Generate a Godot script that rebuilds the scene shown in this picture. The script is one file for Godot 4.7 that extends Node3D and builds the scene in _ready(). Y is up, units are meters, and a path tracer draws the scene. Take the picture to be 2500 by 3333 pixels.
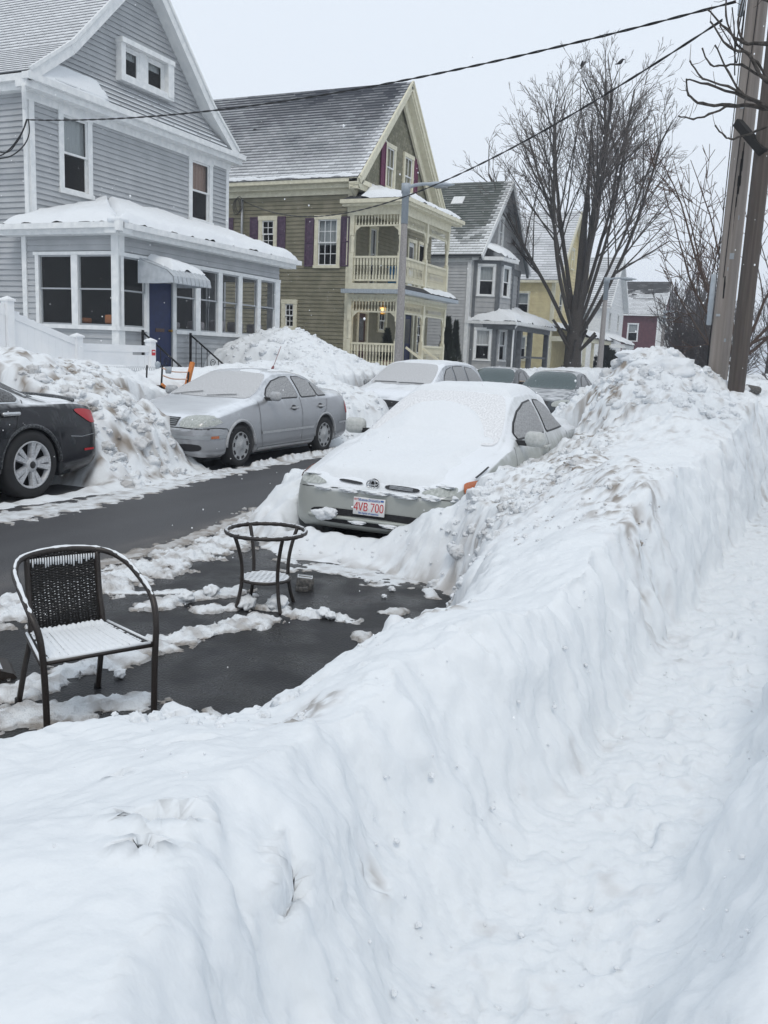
extends Node3D

# ------------------------------------------------------------------ state
var M := {}
var used := {}
var rng := RandomNumberGenerator.new()
var n_big := FastNoiseLite.new()
var n_mid := FastNoiseLite.new()
var n_fine := FastNoiseLite.new()
var n_cell := FastNoiseLite.new()
var n_dirt := FastNoiseLite.new()
var n_grain := FastNoiseLite.new()


func _ready() -> void:
	# camera ----------------------------------------------------------
	var cam := Camera3D.new()
	cam.name = "camera"
	cam.fov = 59.95
	cam.near = 0.05
	cam.far = 900.0
	var pitch := deg_to_rad(10.15)
	var yaw := deg_to_rad(24.05)
	var roll := 0.0428
	var fw := Vector3(-sin(yaw) * cos(pitch), -sin(pitch), -cos(yaw) * cos(pitch))
	var r0 := fw.cross(Vector3.UP).normalized()
	var u0 := r0.cross(fw)
	cam.transform = Transform3D(Basis(r0 * cos(roll) + u0 * sin(roll), u0 * cos(roll) - r0 * sin(roll), -fw), Vector3(0, 1.72, 0))
	add_child(cam)
	cam.current = true
	# sky: flat overcast, snowing ---------------------------------------
	var we := WorldEnvironment.new()
	we.name = "world_environment"
	var env := Environment.new()
	env.background_mode = Environment.BG_SKY
	var sky := Sky.new()
	var psm := ProceduralSkyMaterial.new()
	psm.sky_top_color = Color(0.868, 0.906, 0.950)
	psm.sky_horizon_color = Color(0.882, 0.912, 0.950)
	psm.ground_horizon_color = Color(0.882, 0.912, 0.950)
	psm.ground_bottom_color = Color(0.6, 0.62, 0.65)
	psm.sky_curve = 0.3
	psm.sun_angle_max = 1.0
	sky.sky_material = psm
	env.sky = sky
	env.background_energy_multiplier = 1.12
	env.tonemap_mode = Environment.TONE_MAPPER_LINEAR
	env.tonemap_exposure = 1.0
	env.fog_enabled = true
	env.fog_density = 0.0014
	env.fog_light_color = Color(0.84, 0.87, 0.92)
	env.sdfgi_enabled = true
	env.ssao_enabled = true
	env.ssil_enabled = true
	we.environment = env
	add_child(we)
	# veiled sun behind the cloud -----------------------------------------
	var sun := DirectionalLight3D.new()
	sun.name = "sun"
	sun.light_energy = 0.36
	sun.light_color = Color(1.0, 0.98, 0.95)
	sun.light_angular_distance = 20.0
	sun.shadow_enabled = true
	sun.rotation_degrees = Vector3(-52, 28, 0)
	add_child(sun)

	setup_noise()
	setup_materials()
	build_ground()
	build_banks()
	build_house_one()
	build_house_two()
	build_house_three()
	build_far_houses()
	build_cars()
	build_furniture()
	build_street()
	build_trees()
	build_clutter()


# ------------------------------------------------------------------ naming
func numbered(called: String) -> String:
	if not used.has(called):
		used[called] = 0
		return called
	used[called] += 1
	return "%s_%03d" % [called, used[called]]


func thing(called: String, label: String, category: String, at := Vector3.ZERO, turn := 0.0, group := "") -> Node3D:
	var o := Node3D.new()
	o.name = numbered(called)
	add_child(o)
	o.position = at
	o.rotation.y = turn
	tag(o, label, category, group)
	return o


func tag(o: Node3D, label: String, category: String, group := "") -> void:
	o.set_meta("label", label)
	o.set_meta("category", category)
	if group != "":
		o.set_meta("group", group)


func put(mesh: Mesh, called: String, m: Material, parent: Node3D = null) -> MeshInstance3D:
	var o := MeshInstance3D.new()
	o.mesh = mesh
	o.material_override = m
	if parent == null:
		o.name = numbered(called)
		add_child(o)
	else:
		o.name = called
		parent.add_child(o, true)
	return o


func node(called: String, parent: Node3D) -> Node3D:
	var o := Node3D.new()
	o.name = called
	parent.add_child(o, true)
	return o


func struct(mesh: Mesh, called: String, m: Material, label: String) -> MeshInstance3D:
	var o := put(mesh, called, m)
	o.set_meta("kind", "structure")
	o.set_meta("label", label)
	return o


# ------------------------------------------------------------------ materials
func lin(r: float, g: float, b: float) -> Color:
	return Color(r, g, b).linear_to_srgb()


func mat(r: float, g: float, b: float, rough := 0.7, metal := 0.0, vc := false) -> StandardMaterial3D:
	var m := StandardMaterial3D.new()
	m.albedo_color = lin(r, g, b)
	m.roughness = rough
	m.metallic = metal
	m.vertex_color_use_as_albedo = vc
	return m


func noise_tex(freq: float, octaves := 4, seed_ := 1, ramp: Gradient = null, size := 512, kind := FastNoiseLite.TYPE_SIMPLEX_SMOOTH) -> NoiseTexture2D:
	var t := NoiseTexture2D.new()
	var n := FastNoiseLite.new()
	n.noise_type = kind
	n.frequency = freq
	n.fractal_octaves = octaves
	n.seed = seed_
	t.noise = n
	t.width = size
	t.height = size
	t.seamless = true
	if ramp:
		t.color_ramp = ramp
	return t


func ramp2(a: Color, b: Color, p0 := 0.0, p1 := 1.0) -> Gradient:
	var g := Gradient.new()
	g.offsets = PackedFloat32Array([p0, p1])
	g.colors = PackedColorArray([a, b])
	return g


func tri(m: StandardMaterial3D, scale: float, world := true) -> StandardMaterial3D:
	m.uv1_triplanar = true
	m.uv1_world_triplanar = world
	m.uv1_scale = Vector3(scale, scale, scale)
	return m


func relief(m: StandardMaterial3D, t: Texture2D, cm: float, scale: float, world := true) -> StandardMaterial3D:
	m.heightmap_enabled = true
	m.heightmap_texture = t
	m.heightmap_scale = cm
	return tri(m, scale, world)


func mottled(a: Color, b: Color, rough: float, freq: float, scale: float, p0 := 0.25, p1 := 0.75, world := false, seed_ := 3) -> StandardMaterial3D:
	var m := StandardMaterial3D.new()
	m.albedo_texture = noise_tex(freq, 5, seed_, ramp2(a, b, p0, p1), 256)
	m.roughness = rough
	return tri(m, scale, world)


func setup_noise() -> void:
	rng.seed = 7
	for a in [[n_big, 0.9, 11, 3], [n_mid, 3.2, 12, 4], [n_fine, 13.0, 13, 3], [n_dirt, 1.6, 15, 5], [n_grain, 38.0, 16, 2]]:
		var n: FastNoiseLite = a[0]
		n.noise_type = FastNoiseLite.TYPE_SIMPLEX_SMOOTH
		n.frequency = a[1]
		n.seed = a[2]
		n.fractal_octaves = a[3]
	n_cell.noise_type = FastNoiseLite.TYPE_CELLULAR
	n_cell.frequency = 2.6
	n_cell.seed = 14
	n_cell.fractal_octaves = 2
	n_cell.cellular_return_type = FastNoiseLite.RETURN_DISTANCE


func setup_materials() -> void:
	var grain := noise_tex(0.05, 5, 21)
	var s := mat(1, 1, 1, 0.95, 0.0, true)
	s.metallic_specular = 0.25
	M.snow = relief(s, noise_tex(0.02, 6, 22), 0.5, 1.1)
	var s2 := mat(0.725, 0.75, 0.775, 0.95)
	s2.metallic_specular = 0.25
	M.snow_plain = relief(s2, noise_tex(0.02, 6, 22), 0.45, 1.3)
	var road := StandardMaterial3D.new()
	var speck := Gradient.new()
	speck.offsets = PackedFloat32Array([0.2, 0.66, 0.74, 0.8])
	speck.colors = PackedColorArray([lin(0.26, 0.27, 0.28), lin(0.62, 0.62, 0.64), lin(0.85, 0.85, 0.86), lin(1, 1, 1)])
	road.albedo_texture = noise_tex(0.2, 4, 31, speck, 1024)
	road.roughness = 0.56
	road.vertex_color_use_as_albedo = true
	road.metallic_specular = 0.4
	M.road = relief(road, noise_tex(0.22, 3, 33), 0.5, 0.5)
	var wet: StandardMaterial3D = M.road.duplicate()
	wet.roughness = 1.0
	wet.roughness_texture = noise_tex(0.006, 4, 34, ramp2(Color(0.27, 0.27, 0.27), Color(0.56, 0.56, 0.56), 0.3, 0.7), 512)
	M.wet_road = wet
	M.slush = relief(mat(1, 1, 1, 0.75, 0.0, true), grain, 0.7, 3.0)
	M.white = mottled(lin(0.66, 0.68, 0.69), lin(0.76, 0.77, 0.77), 0.55, 0.02, 0.7)
	M.cream = mottled(lin(0.60, 0.57, 0.44), lin(0.70, 0.67, 0.53), 0.6, 0.02, 0.7)
	M.grey_siding = mottled(lin(0.345, 0.36, 0.375), lin(0.41, 0.425, 0.44), 0.6, 0.012, 0.35)
	M.olive_siding = mottled(lin(0.165, 0.155, 0.105), lin(0.225, 0.21, 0.15), 0.7, 0.015, 0.4)
	M.olive_shingle = mottled(lin(0.15, 0.145, 0.095), lin(0.25, 0.235, 0.165), 0.8, 0.03, 0.8)
	M.blue_siding = mottled(lin(0.42, 0.43, 0.44), lin(0.50, 0.51, 0.52), 0.7, 0.015, 0.4)
	M.slate_trim = mottled(lin(0.095, 0.105, 0.115), lin(0.135, 0.145, 0.155), 0.6, 0.02, 0.5)
	M.slate_panel = mottled(lin(0.32, 0.325, 0.33), lin(0.39, 0.395, 0.40), 0.7, 0.02, 0.5)
	M.yellow_siding = mottled(lin(0.55, 0.47, 0.27), lin(0.64, 0.56, 0.33), 0.7, 0.015, 0.4)
	M.maroon_siding = mottled(lin(0.075, 0.026, 0.036), lin(0.115, 0.042, 0.054), 0.7, 0.02, 0.5)
	M.purple = mottled(lin(0.06, 0.035, 0.065), lin(0.095, 0.055, 0.095), 0.6, 0.03, 1.0)
	M.wine = mottled(lin(0.10, 0.012, 0.05), lin(0.14, 0.025, 0.07), 0.6, 0.03, 1.0)
	M.blue_door = mottled(lin(0.004, 0.013, 0.060), lin(0.007, 0.018, 0.080), 0.55, 0.02, 0.8)
	M.brass = mat(0.45, 0.28, 0.08, 0.35, 0.8)
	M.alu = mat(0.34, 0.36, 0.38, 0.45, 0.3)
	M.awning = mottled(lin(0.36, 0.39, 0.42), lin(0.46, 0.49, 0.52), 0.5, 0.02, 0.8)
	M.roof_base = mat(0.03, 0.032, 0.036, 0.95)
	M.vcol = mat(1, 1, 1, 0.85, 0.0, true)
	M.dark = mat(0.012, 0.012, 0.014, 0.8)
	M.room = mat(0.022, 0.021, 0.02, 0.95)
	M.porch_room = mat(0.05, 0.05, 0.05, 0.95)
	M.curtain = mat(0.42, 0.44, 0.45, 0.95)
	M.curtain_warm = mat(0.24, 0.17, 0.14, 0.95)
	M.curtain_sheer = mat(0.30, 0.33, 0.34, 0.95)
	M.green_curtain = mat(0.10, 0.16, 0.14, 0.95)
	var g := StandardMaterial3D.new()
	g.transparency = BaseMaterial3D.TRANSPARENCY_ALPHA
	g.albedo_color = Color(0.25, 0.28, 0.3, 0.03)
	g.roughness = 0.03
	g.metallic_specular = 0.3
	M.glass = g
	M.iron = mat(0.012, 0.012, 0.013, 0.5, 0.3)
	M.vinyl = mottled(lin(0.74, 0.76, 0.78), lin(0.80, 0.81, 0.82), 0.45, 0.01, 0.5)
	M.concrete = mottled(lin(0.20, 0.19, 0.19), lin(0.31, 0.30, 0.295), 0.85, 0.04, 1.5)
	M.lamp_metal = mottled(lin(0.30, 0.34, 0.38), lin(0.38, 0.42, 0.46), 0.5, 0.03, 1.2)
	M.rubber = mat(0.012, 0.012, 0.013, 0.75)
	M.chrome = mat(0.55, 0.56, 0.57, 0.22, 0.85)
	M.hubcap = mottled(lin(0.28, 0.29, 0.30), lin(0.42, 0.43, 0.44), 0.4, 0.04, 3.0)
	M.alloy = mottled(lin(0.36, 0.37, 0.39), lin(0.52, 0.53, 0.55), 0.35, 0.04, 3.0)
	M.black_plastic = mat(0.012, 0.012, 0.013, 0.45)
	M.frost_light = frost(0.60, 0.80, 0.6, 41)
	M.frost_grey = frost(0.40, 0.58, 0.55, 44)
	M.frost_mid = frost(0.16, 0.40, 0.4, 42)
	M.frost_dark = frost(0.02, 0.14, 0.2, 43)
	M.teal_glass = mottled(lin(0.02, 0.04, 0.042), lin(0.07, 0.10, 0.10), 0.15, 0.03, 3.0)
	M.amber = mottled(lin(0.40, 0.10, 0.03), lin(0.52, 0.17, 0.06), 0.25, 0.05, 4.0)
	M.red_lens = mat(0.42, 0.012, 0.02, 0.2)
	M.lens = mottled(lin(0.30, 0.32, 0.30), lin(0.5, 0.52, 0.5), 0.2, 0.03, 4.0)
	M.bronze = mottled(lin(0.016, 0.012, 0.010), lin(0.034, 0.026, 0.022), 0.42, 0.05, 6.0)
	M.wicker = mat(0.012, 0.011, 0.011, 0.5)
	M.orange = mottled(lin(0.50, 0.16, 0.035), lin(0.62, 0.22, 0.05), 0.6, 0.05, 4.0)
	M.orange_cloth = mottled(lin(0.62, 0.40, 0.30), lin(0.74, 0.56, 0.47), 0.9, 0.05, 4.0)
	M.bark = relief(mottled(lin(0.035, 0.031, 0.028), lin(0.095, 0.084, 0.076), 0.95, 0.05, 2.0), noise_tex(0.06, 4, 51), 1.5, 1.2)
	M.twig = mat(0.125, 0.108, 0.098, 0.95)
	M.twig_red = mat(0.085, 0.05, 0.036, 0.95)
	M.twig_far = mat(0.07, 0.055, 0.055, 0.95)
	M.evergreen = mat(1, 1, 1, 0.9, 0.0, true)
	M.tar = mottled(lin(0.006, 0.006, 0.006), lin(0.02, 0.018, 0.017), 0.85, 0.08, 6.0)
	M.red_print = mat(0.5, 0.02, 0.03, 0.5)
	M.blue_print = mat(0.03, 0.12, 0.4, 0.5)
	M.plate_white = mat(0.72, 0.72, 0.72, 0.4)
	M.cardboard = mottled(lin(0.42, 0.34, 0.27), lin(0.5, 0.42, 0.34), 0.8, 0.03, 2.0)
	M.stone = mottled(lin(0.05, 0.05, 0.05), lin(0.16, 0.15, 0.14), 0.9, 0.05, 3.0)


func frost(lo: float, hi: float, rough: float, seed_: int) -> StandardMaterial3D:
	var m := StandardMaterial3D.new()
	m.albedo_texture = noise_tex(0.035, 6, seed_, ramp2(lin(lo, lo * 1.01, lo * 1.03), lin(hi, hi * 1.01, hi * 1.03), 0.3, 0.7), 512)
	m.roughness = rough
	return tri(m, 2.2, false)


# ------------------------------------------------------------------ mesh helpers
func start() -> SurfaceTool:
	var st := SurfaceTool.new()
	st.begin(Mesh.PRIMITIVE_TRIANGLES)
	st.set_smooth_group(-1)
	return st


func done(st: SurfaceTool) -> ArrayMesh:
	st.generate_normals()
	return st.commit()


# a, b, c, d counter-clockwise seen from outside
func quad(st: SurfaceTool, a: Vector3, b: Vector3, c: Vector3, d: Vector3) -> void:
	for p in [a, c, b, a, d, c]:
		st.add_vertex(p)


func tri3(st: SurfaceTool, a: Vector3, b: Vector3, c: Vector3) -> void:
	for p in [a, c, b]:
		st.add_vertex(p)


# eight corners: bottom ring 0-3 counter-clockwise from above, top ring 4-7
func hexa(st: SurfaceTool, p: Array) -> void:
	quad(st, p[3], p[2], p[1], p[0])
	quad(st, p[4], p[5], p[6], p[7])
	for i in 4:
		var j := (i + 1) % 4
		quad(st, p[i], p[j], p[j + 4], p[i + 4])


func box(st: SurfaceTool, c: Vector3, size: Vector3, b := Basis.IDENTITY) -> void:
	var h := size * 0.5
	var p := []
	for y in [-h.y, h.y]:
		for q in [Vector2(-h.x, h.z), Vector2(h.x, h.z), Vector2(h.x, -h.z), Vector2(-h.x, -h.z)]:
			p.append(c + b * Vector3(q.x, y, q.y))
	hexa(st, p)


# box between two points in a frame: along u, up, along n
func fbox(st: SurfaceTool, o: Vector3, u: Vector3, n: Vector3, u0: float, u1: float, y0: float, y1: float, n0: float, n1: float) -> void:
	var p := []
	for y in [y0, y1]:
		for q in [Vector2(u0, n1), Vector2(u1, n1), Vector2(u1, n0), Vector2(u0, n0)]:
			p.append(o + u * q.x + Vector3.UP * y + n * q.y)
	hexa(st, p)


func bar(st: SurfaceTool, a: Vector3, b: Vector3, w: float, h: float, up := Vector3.UP) -> void:
	var d := (b - a).normalized()
	var s := d.cross(up).normalized()
	if s.length() < 0.5:
		s = Vector3.RIGHT
	var v := s.cross(d)
	var bs := Basis(s, v, -d)
	box(st, (a + b) * 0.5, Vector3(w, h, a.distance_to(b)), bs)


# smooth tube through points; radii one per point
func tube(st: SurfaceTool, pts: PackedVector3Array, radii: PackedFloat32Array, n := 8, cap := true, smooth := true) -> void:
	st.set_smooth_group(0 if smooth else -1)
	var rings := []
	var ref := Vector3.UP
	for i in pts.size():
		var d := (pts[mini(i + 1, pts.size() - 1)] - pts[maxi(i - 1, 0)]).normalized()
		if i == 0:
			ref = Vector3.RIGHT if absf(d.y) > 0.9 else Vector3.UP
		var s := d.cross(ref).normalized()
		var v := s.cross(d).normalized()
		ref = v
		var ring := PackedVector3Array()
		for k in n:
			var a := TAU * k / n
			ring.append(pts[i] + (s * cos(a) + v * sin(a)) * radii[i])
		rings.append(ring)
	for i in pts.size() - 1:
		for k in n:
			var k2 := (k + 1) % n
			quad(st, rings[i][k], rings[i][k2], rings[i + 1][k2], rings[i + 1][k])
	if cap:
		for e in [0, pts.size() - 1]:
			for k in n:
				if e == 0:
					tri3(st, pts[0], rings[0][(k + 1) % n], rings[0][k])
				else:
					tri3(st, pts[e], rings[e][k], rings[e][(k + 1) % n])
	st.set_smooth_group(-1)


func tube_u(st: SurfaceTool, pts: PackedVector3Array, r: float, n := 8) -> void:
	var rr := PackedFloat32Array()
	rr.resize(pts.size())
	rr.fill(r)
	tube(st, pts, rr, n)


func curve_pts(ctrl: Array, steps := 8) -> PackedVector3Array:
	var out := PackedVector3Array()
	for i in ctrl.size() - 1:
		var p0: Vector3 = ctrl[maxi(i - 1, 0)]
		var p1: Vector3 = ctrl[i]
		var p2: Vector3 = ctrl[i + 1]
		var p3: Vector3 = ctrl[mini(i + 2, ctrl.size() - 1)]
		for k in steps:
			out.append(p1.cubic_interpolate(p2, p0, p3, float(k) / steps))
	out.append(ctrl[-1])
	return out


# profile of (radius, along axis) turned about an axis through o
func lathe(st: SurfaceTool, o: Vector3, axis: Vector3, prof: Array, n := 24, smooth := true) -> void:
	st.set_smooth_group(0 if smooth else -1)
	var ref := Vector3.UP if absf(axis.y) < 0.9 else Vector3.RIGHT
	var s := axis.cross(ref).normalized()
	var v := axis.cross(s).normalized()
	for i in prof.size() - 1:
		var a: Vector2 = prof[i]
		var b: Vector2 = prof[i + 1]
		for k in n:
			var t0 := TAU * k / n
			var t1 := TAU * (k + 1) / n
			var d0 := s * cos(t0) + v * sin(t0)
			var d1 := s * cos(t1) + v * sin(t1)
			quad(st, o + d0 * a.x + axis * a.y, o + d1 * a.x + axis * a.y, o + d1 * b.x + axis * b.y, o + d0 * b.x + axis * b.y)
	st.set_smooth_group(-1)


# box with rounded edges
func rbox(st: SurfaceTool, c: Vector3, size: Vector3, r: float, b := Basis.IDENTITY, n := 12) -> void:
	st.set_smooth_group(0)
	var h := size * 0.5 - Vector3(r, r, r)
	var grid := []
	for i in n + 1:
		var la := PI * i / n - PI / 2
		var row := PackedVector3Array()
		for k in n * 2 + 1:
			var lo := TAU * (k + 0.5) / (n * 2)
			var d := Vector3(cos(la) * cos(lo), sin(la), cos(la) * sin(lo))
			row.append(c + b * (Vector3(signf(d.x) * h.x, clampf(d.y * 50.0, -1, 1) * h.y, signf(d.z) * h.z) + d * r))
		grid.append(row)
	for i in n:
		for k in n * 2:
			quad(st, grid[i][k + 1], grid[i][k], grid[i + 1][k], grid[i + 1][k + 1])
	st.set_smooth_group(-1)


# flat polygon pushed out along n by depth
func prism(st: SurfaceTool, poly: PackedVector2Array, o: Vector3, u: Vector3, v: Vector3, n: Vector3, depth: float) -> void:
	var pl := poly
	if Geometry2D.is_polygon_clockwise(pl):
		pl.reverse()
	var idx := Geometry2D.triangulate_polygon(pl)
	var flip := u.cross(v).dot(n) < 0.0
	for i in range(0, idx.size(), 3):
		var a := o + u * pl[idx[i]].x + v * pl[idx[i]].y
		var b := o + u * pl[idx[i + 1]].x + v * pl[idx[i + 1]].y
		var c := o + u * pl[idx[i + 2]].x + v * pl[idx[i + 2]].y
		if (b - a).cross(c - a).dot(n) < 0.0:
			var t := b
			b = c
			c = t
		tri3(st, a + n * depth, b + n * depth, c + n * depth)
		tri3(st, a, c, b)
	for i in pl.size():
		var a := o + u * pl[i].x + v * pl[i].y
		var b := o + u * pl[(i + 1) % pl.size()].x + v * pl[(i + 1) % pl.size()].y
		if flip:
			quad(st, b, a, a + n * depth, b + n * depth)
		else:
			quad(st, a, b, b + n * depth, a + n * depth)


# a smooth grid of points as one mesh, with colours; cells whose corners are all in «drop» are left out
func grid_mesh(P: PackedVector3Array, nu: int, nv: int, C := PackedColorArray(), drop := PackedByteArray()) -> ArrayMesh:
	var N := PackedVector3Array()
	N.resize(P.size())
	for j in nv:
		for i in nu:
			var a := P[j * nu + mini(i + 1, nu - 1)] - P[j * nu + maxi(i - 1, 0)]
			var b := P[mini(j + 1, nv - 1) * nu + i] - P[maxi(j - 1, 0) * nu + i]
			N[j * nu + i] = b.cross(a).normalized()
	var I := PackedInt32Array()
	for j in nv - 1:
		for i in nu - 1:
			var k := j * nu + i
			if drop.size() and drop[k] and drop[k + 1] and drop[k + nu] and drop[k + nu + 1]:
				continue
			# clockwise seen from the side the normals point to
			I.append_array(PackedInt32Array([k, k + 1, k + nu, k + 1, k + nu + 1, k + nu]))
	var A := []
	A.resize(Mesh.ARRAY_MAX)
	A[Mesh.ARRAY_VERTEX] = P
	A[Mesh.ARRAY_NORMAL] = N
	if C.size():
		A[Mesh.ARRAY_COLOR] = C
	A[Mesh.ARRAY_INDEX] = I
	var m := ArrayMesh.new()
	m.add_surface_from_arrays(Mesh.PRIMITIVE_TRIANGLES, A)
	return m


func sstep(a: float, b: float, x: float) -> float:
	return smoothstep(a, b, x)


# ------------------------------------------------------------------ snow terrain
class Field:
	var x0 := 0.0
	var z0 := 0.0
	var step := 0.1
	var nx := 0
	var nz := 0
	var v := PackedFloat32Array()

	func at(x: float, z: float) -> float:
		var fx := clampf((x - x0) / step, 0.0, nx - 1.001)
		var fz := clampf((z - z0) / step, 0.0, nz - 1.001)
		var i := int(fx)
		var j := int(fz)
		fx -= i
		fz -= j
		var k := j * nx + i
		return lerpf(lerpf(v[k], v[k + 1], fx), lerpf(v[k + nx], v[k + nx + 1], fx), fz)


# a smooth surface through scattered spot heights (thin plate)
func plate_field(pts: Array, x0: float, x1: float, z0: float, z1: float, step: float) -> Field:
	var n := pts.size()
	var m := n + 3
	var A := []
	for i in m:
		var row := PackedFloat64Array()
		row.resize(m + 1)
		A.append(row)
	for i in n:
		for j in n:
			A[i][j] = ker(pts[i].x - pts[j].x, pts[i].z - pts[j].z) + (0.02 if i == j else 0.0)
		A[i][n] = 1.0
		A[i][n + 1] = pts[i].x
		A[i][n + 2] = pts[i].z
		A[n][i] = 1.0
		A[n + 1][i] = pts[i].x
		A[n + 2][i] = pts[i].z
		A[i][m] = pts[i].y
	for c in m:
		var piv := c
		for r in range(c, m):
			if absf(A[r][c]) > absf(A[piv][c]):
				piv = r
		var t = A[c]
		A[c] = A[piv]
		A[piv] = t
		for r in range(c + 1, m):
			var f: float = A[r][c] / A[c][c]
			if f != 0.0:
				for k in range(c, m + 1):
					A[r][k] -= f * A[c][k]
	var w := PackedFloat64Array()
	w.resize(m)
	for c in range(m - 1, -1, -1):
		var s: float = A[c][m]
		for k in range(c + 1, m):
			s -= A[c][k] * w[k]
		w[c] = s / A[c][c]
	var f := Field.new()
	f.x0 = x0
	f.z0 = z0
	f.step = step
	f.nx = int((x1 - x0) / step) + 2
	f.nz = int((z1 - z0) / step) + 2
	for j in f.nz:
		for i in f.nx:
			var x := x0 + i * step
			var z := z0 + j * step
			var h := w[n] + w[n + 1] * x + w[n + 2] * z
			for k in n:
				h += w[k] * ker(x - pts[k].x, z - pts[k].z)
			f.v.append(clampf(h, 0.0, 2.6))
	return f


func ker(dx: float, dz: float) -> float:
	var r2 := dx * dx + dz * dz
	return 0.0 if r2 < 1e-9 else 0.5 * r2 * log(r2)


# signed distance to an outline, positive inside
func edge_field(poly: PackedVector2Array, x0: float, x1: float, z0: float, z1: float, step: float) -> Field:
	var f := Field.new()
	f.x0 = x0
	f.z0 = z0
	f.step = step
	f.nx = int((x1 - x0) / step) + 2
	f.nz = int((z1 - z0) / step) + 2
	for j in f.nz:
		for i in f.nx:
			var p := Vector2(x0 + i * step, z0 + j * step)
			var d := 1e9
			for k in poly.size():
				d = minf(d, p.distance_squared_to(Geometry2D.get_closest_point_to_segment(p, poly[k], poly[(k + 1) % poly.size()])))
			d = sqrt(d)
			f.v.append(d if Geometry2D.is_point_in_polygon(p, poly) else -d)
	return f


func outside_box(x: float, z: float, cx: float, cz: float, hx: float, hz: float) -> float:
	var q := Vector2(absf(x - cx) - hx, absf(z - cz) - hz)
	return Vector2(maxf(q.x, 0), maxf(q.y, 0)).length() + minf(maxf(q.x, q.y), 0.0)


func v2(a: Array) -> PackedVector2Array:
	var o := PackedVector2Array()
	for i in range(0, a.size(), 2):
		o.append(Vector2(a[i], a[i + 1]))
	return o


func v3(a: Array) -> Array:
	var o := []
	for i in range(0, a.size(), 3):
		o.append(Vector3(a[i], a[i + 1], a[i + 2]))
	return o


var near_top: Field
var near_edge: Field
var left_top: Field
var left_edge: Field


func trench_left(z: float) -> float:
	return -0.70 - z * 0.055 + n_big.get_noise_2d(z * 1.3, 5.0) * 0.07 + n_mid.get_noise_2d(z * 0.8, 9.0) * 0.012


func trench_right(z: float) -> float:
	return -0.35 - z * 0.088 + n_big.get_noise_2d(z * 1.2, 55.0) * 0.09


const SNOW_C := Vector3(0.725, 0.75, 0.775)
const DIRT_C := Vector3(0.235, 0.20, 0.168)


func snow_tint(dirt: float) -> Color:
	var c := SNOW_C.lerp(DIRT_C, clampf(dirt, 0.0, 0.95))
	return Color(c.x, c.y, c.z)


# x, z, radii, turn, depth of the holes kicked into the foreground
const PITS := [[-1.00, -1.25, 0.085, 0.042, 0.6, 0.10], [-0.95, -1.14, 0.045, 0.035, 0.3, 0.08], [-1.30, -1.48, 0.028, 0.024, 0.0, 0.035], [-0.82, -1.42, 0.035, 0.10, 0.4, 0.09], [-0.82, -1.9, 0.06, 0.04, 0.4, 0.05], [-0.80, -1.25, 0.03, 0.025, 0.0, 0.03], [-0.80, -1.58, 0.05, 0.03, 0.4, 0.035], [-0.73, -1.06, 0.03, 0.02, 0.3, 0.03], [-1.3, -1.75, 0.07, 0.04, 0.9, 0.03], [-0.62, -1.3, 0.05, 0.04, 0.2, 0.04], [-0.85, -2.2, 0.08, 0.05, 0.7, 0.04], [-0.9, -2.9, 0.1, 0.06, 0.2, 0.04], [-1.0, -3.1, 0.06, 0.06, 0.1, 0.035], [-0.55, -1.55, 0.06, 0.05, 0.8, 0.05]]
# x, z, radius of soiled spots
const DIRTY := [Vector3(-1.22, -2.12, 0.13), Vector3(-1.22, -2.28, 0.11), Vector3(-1.3, -3.5, 0.2), Vector3(-0.82, -1.89, 0.06), Vector3(-0.95, -1.13, 0.03), Vector3(-0.65, -0.93, 0.035)]


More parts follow.
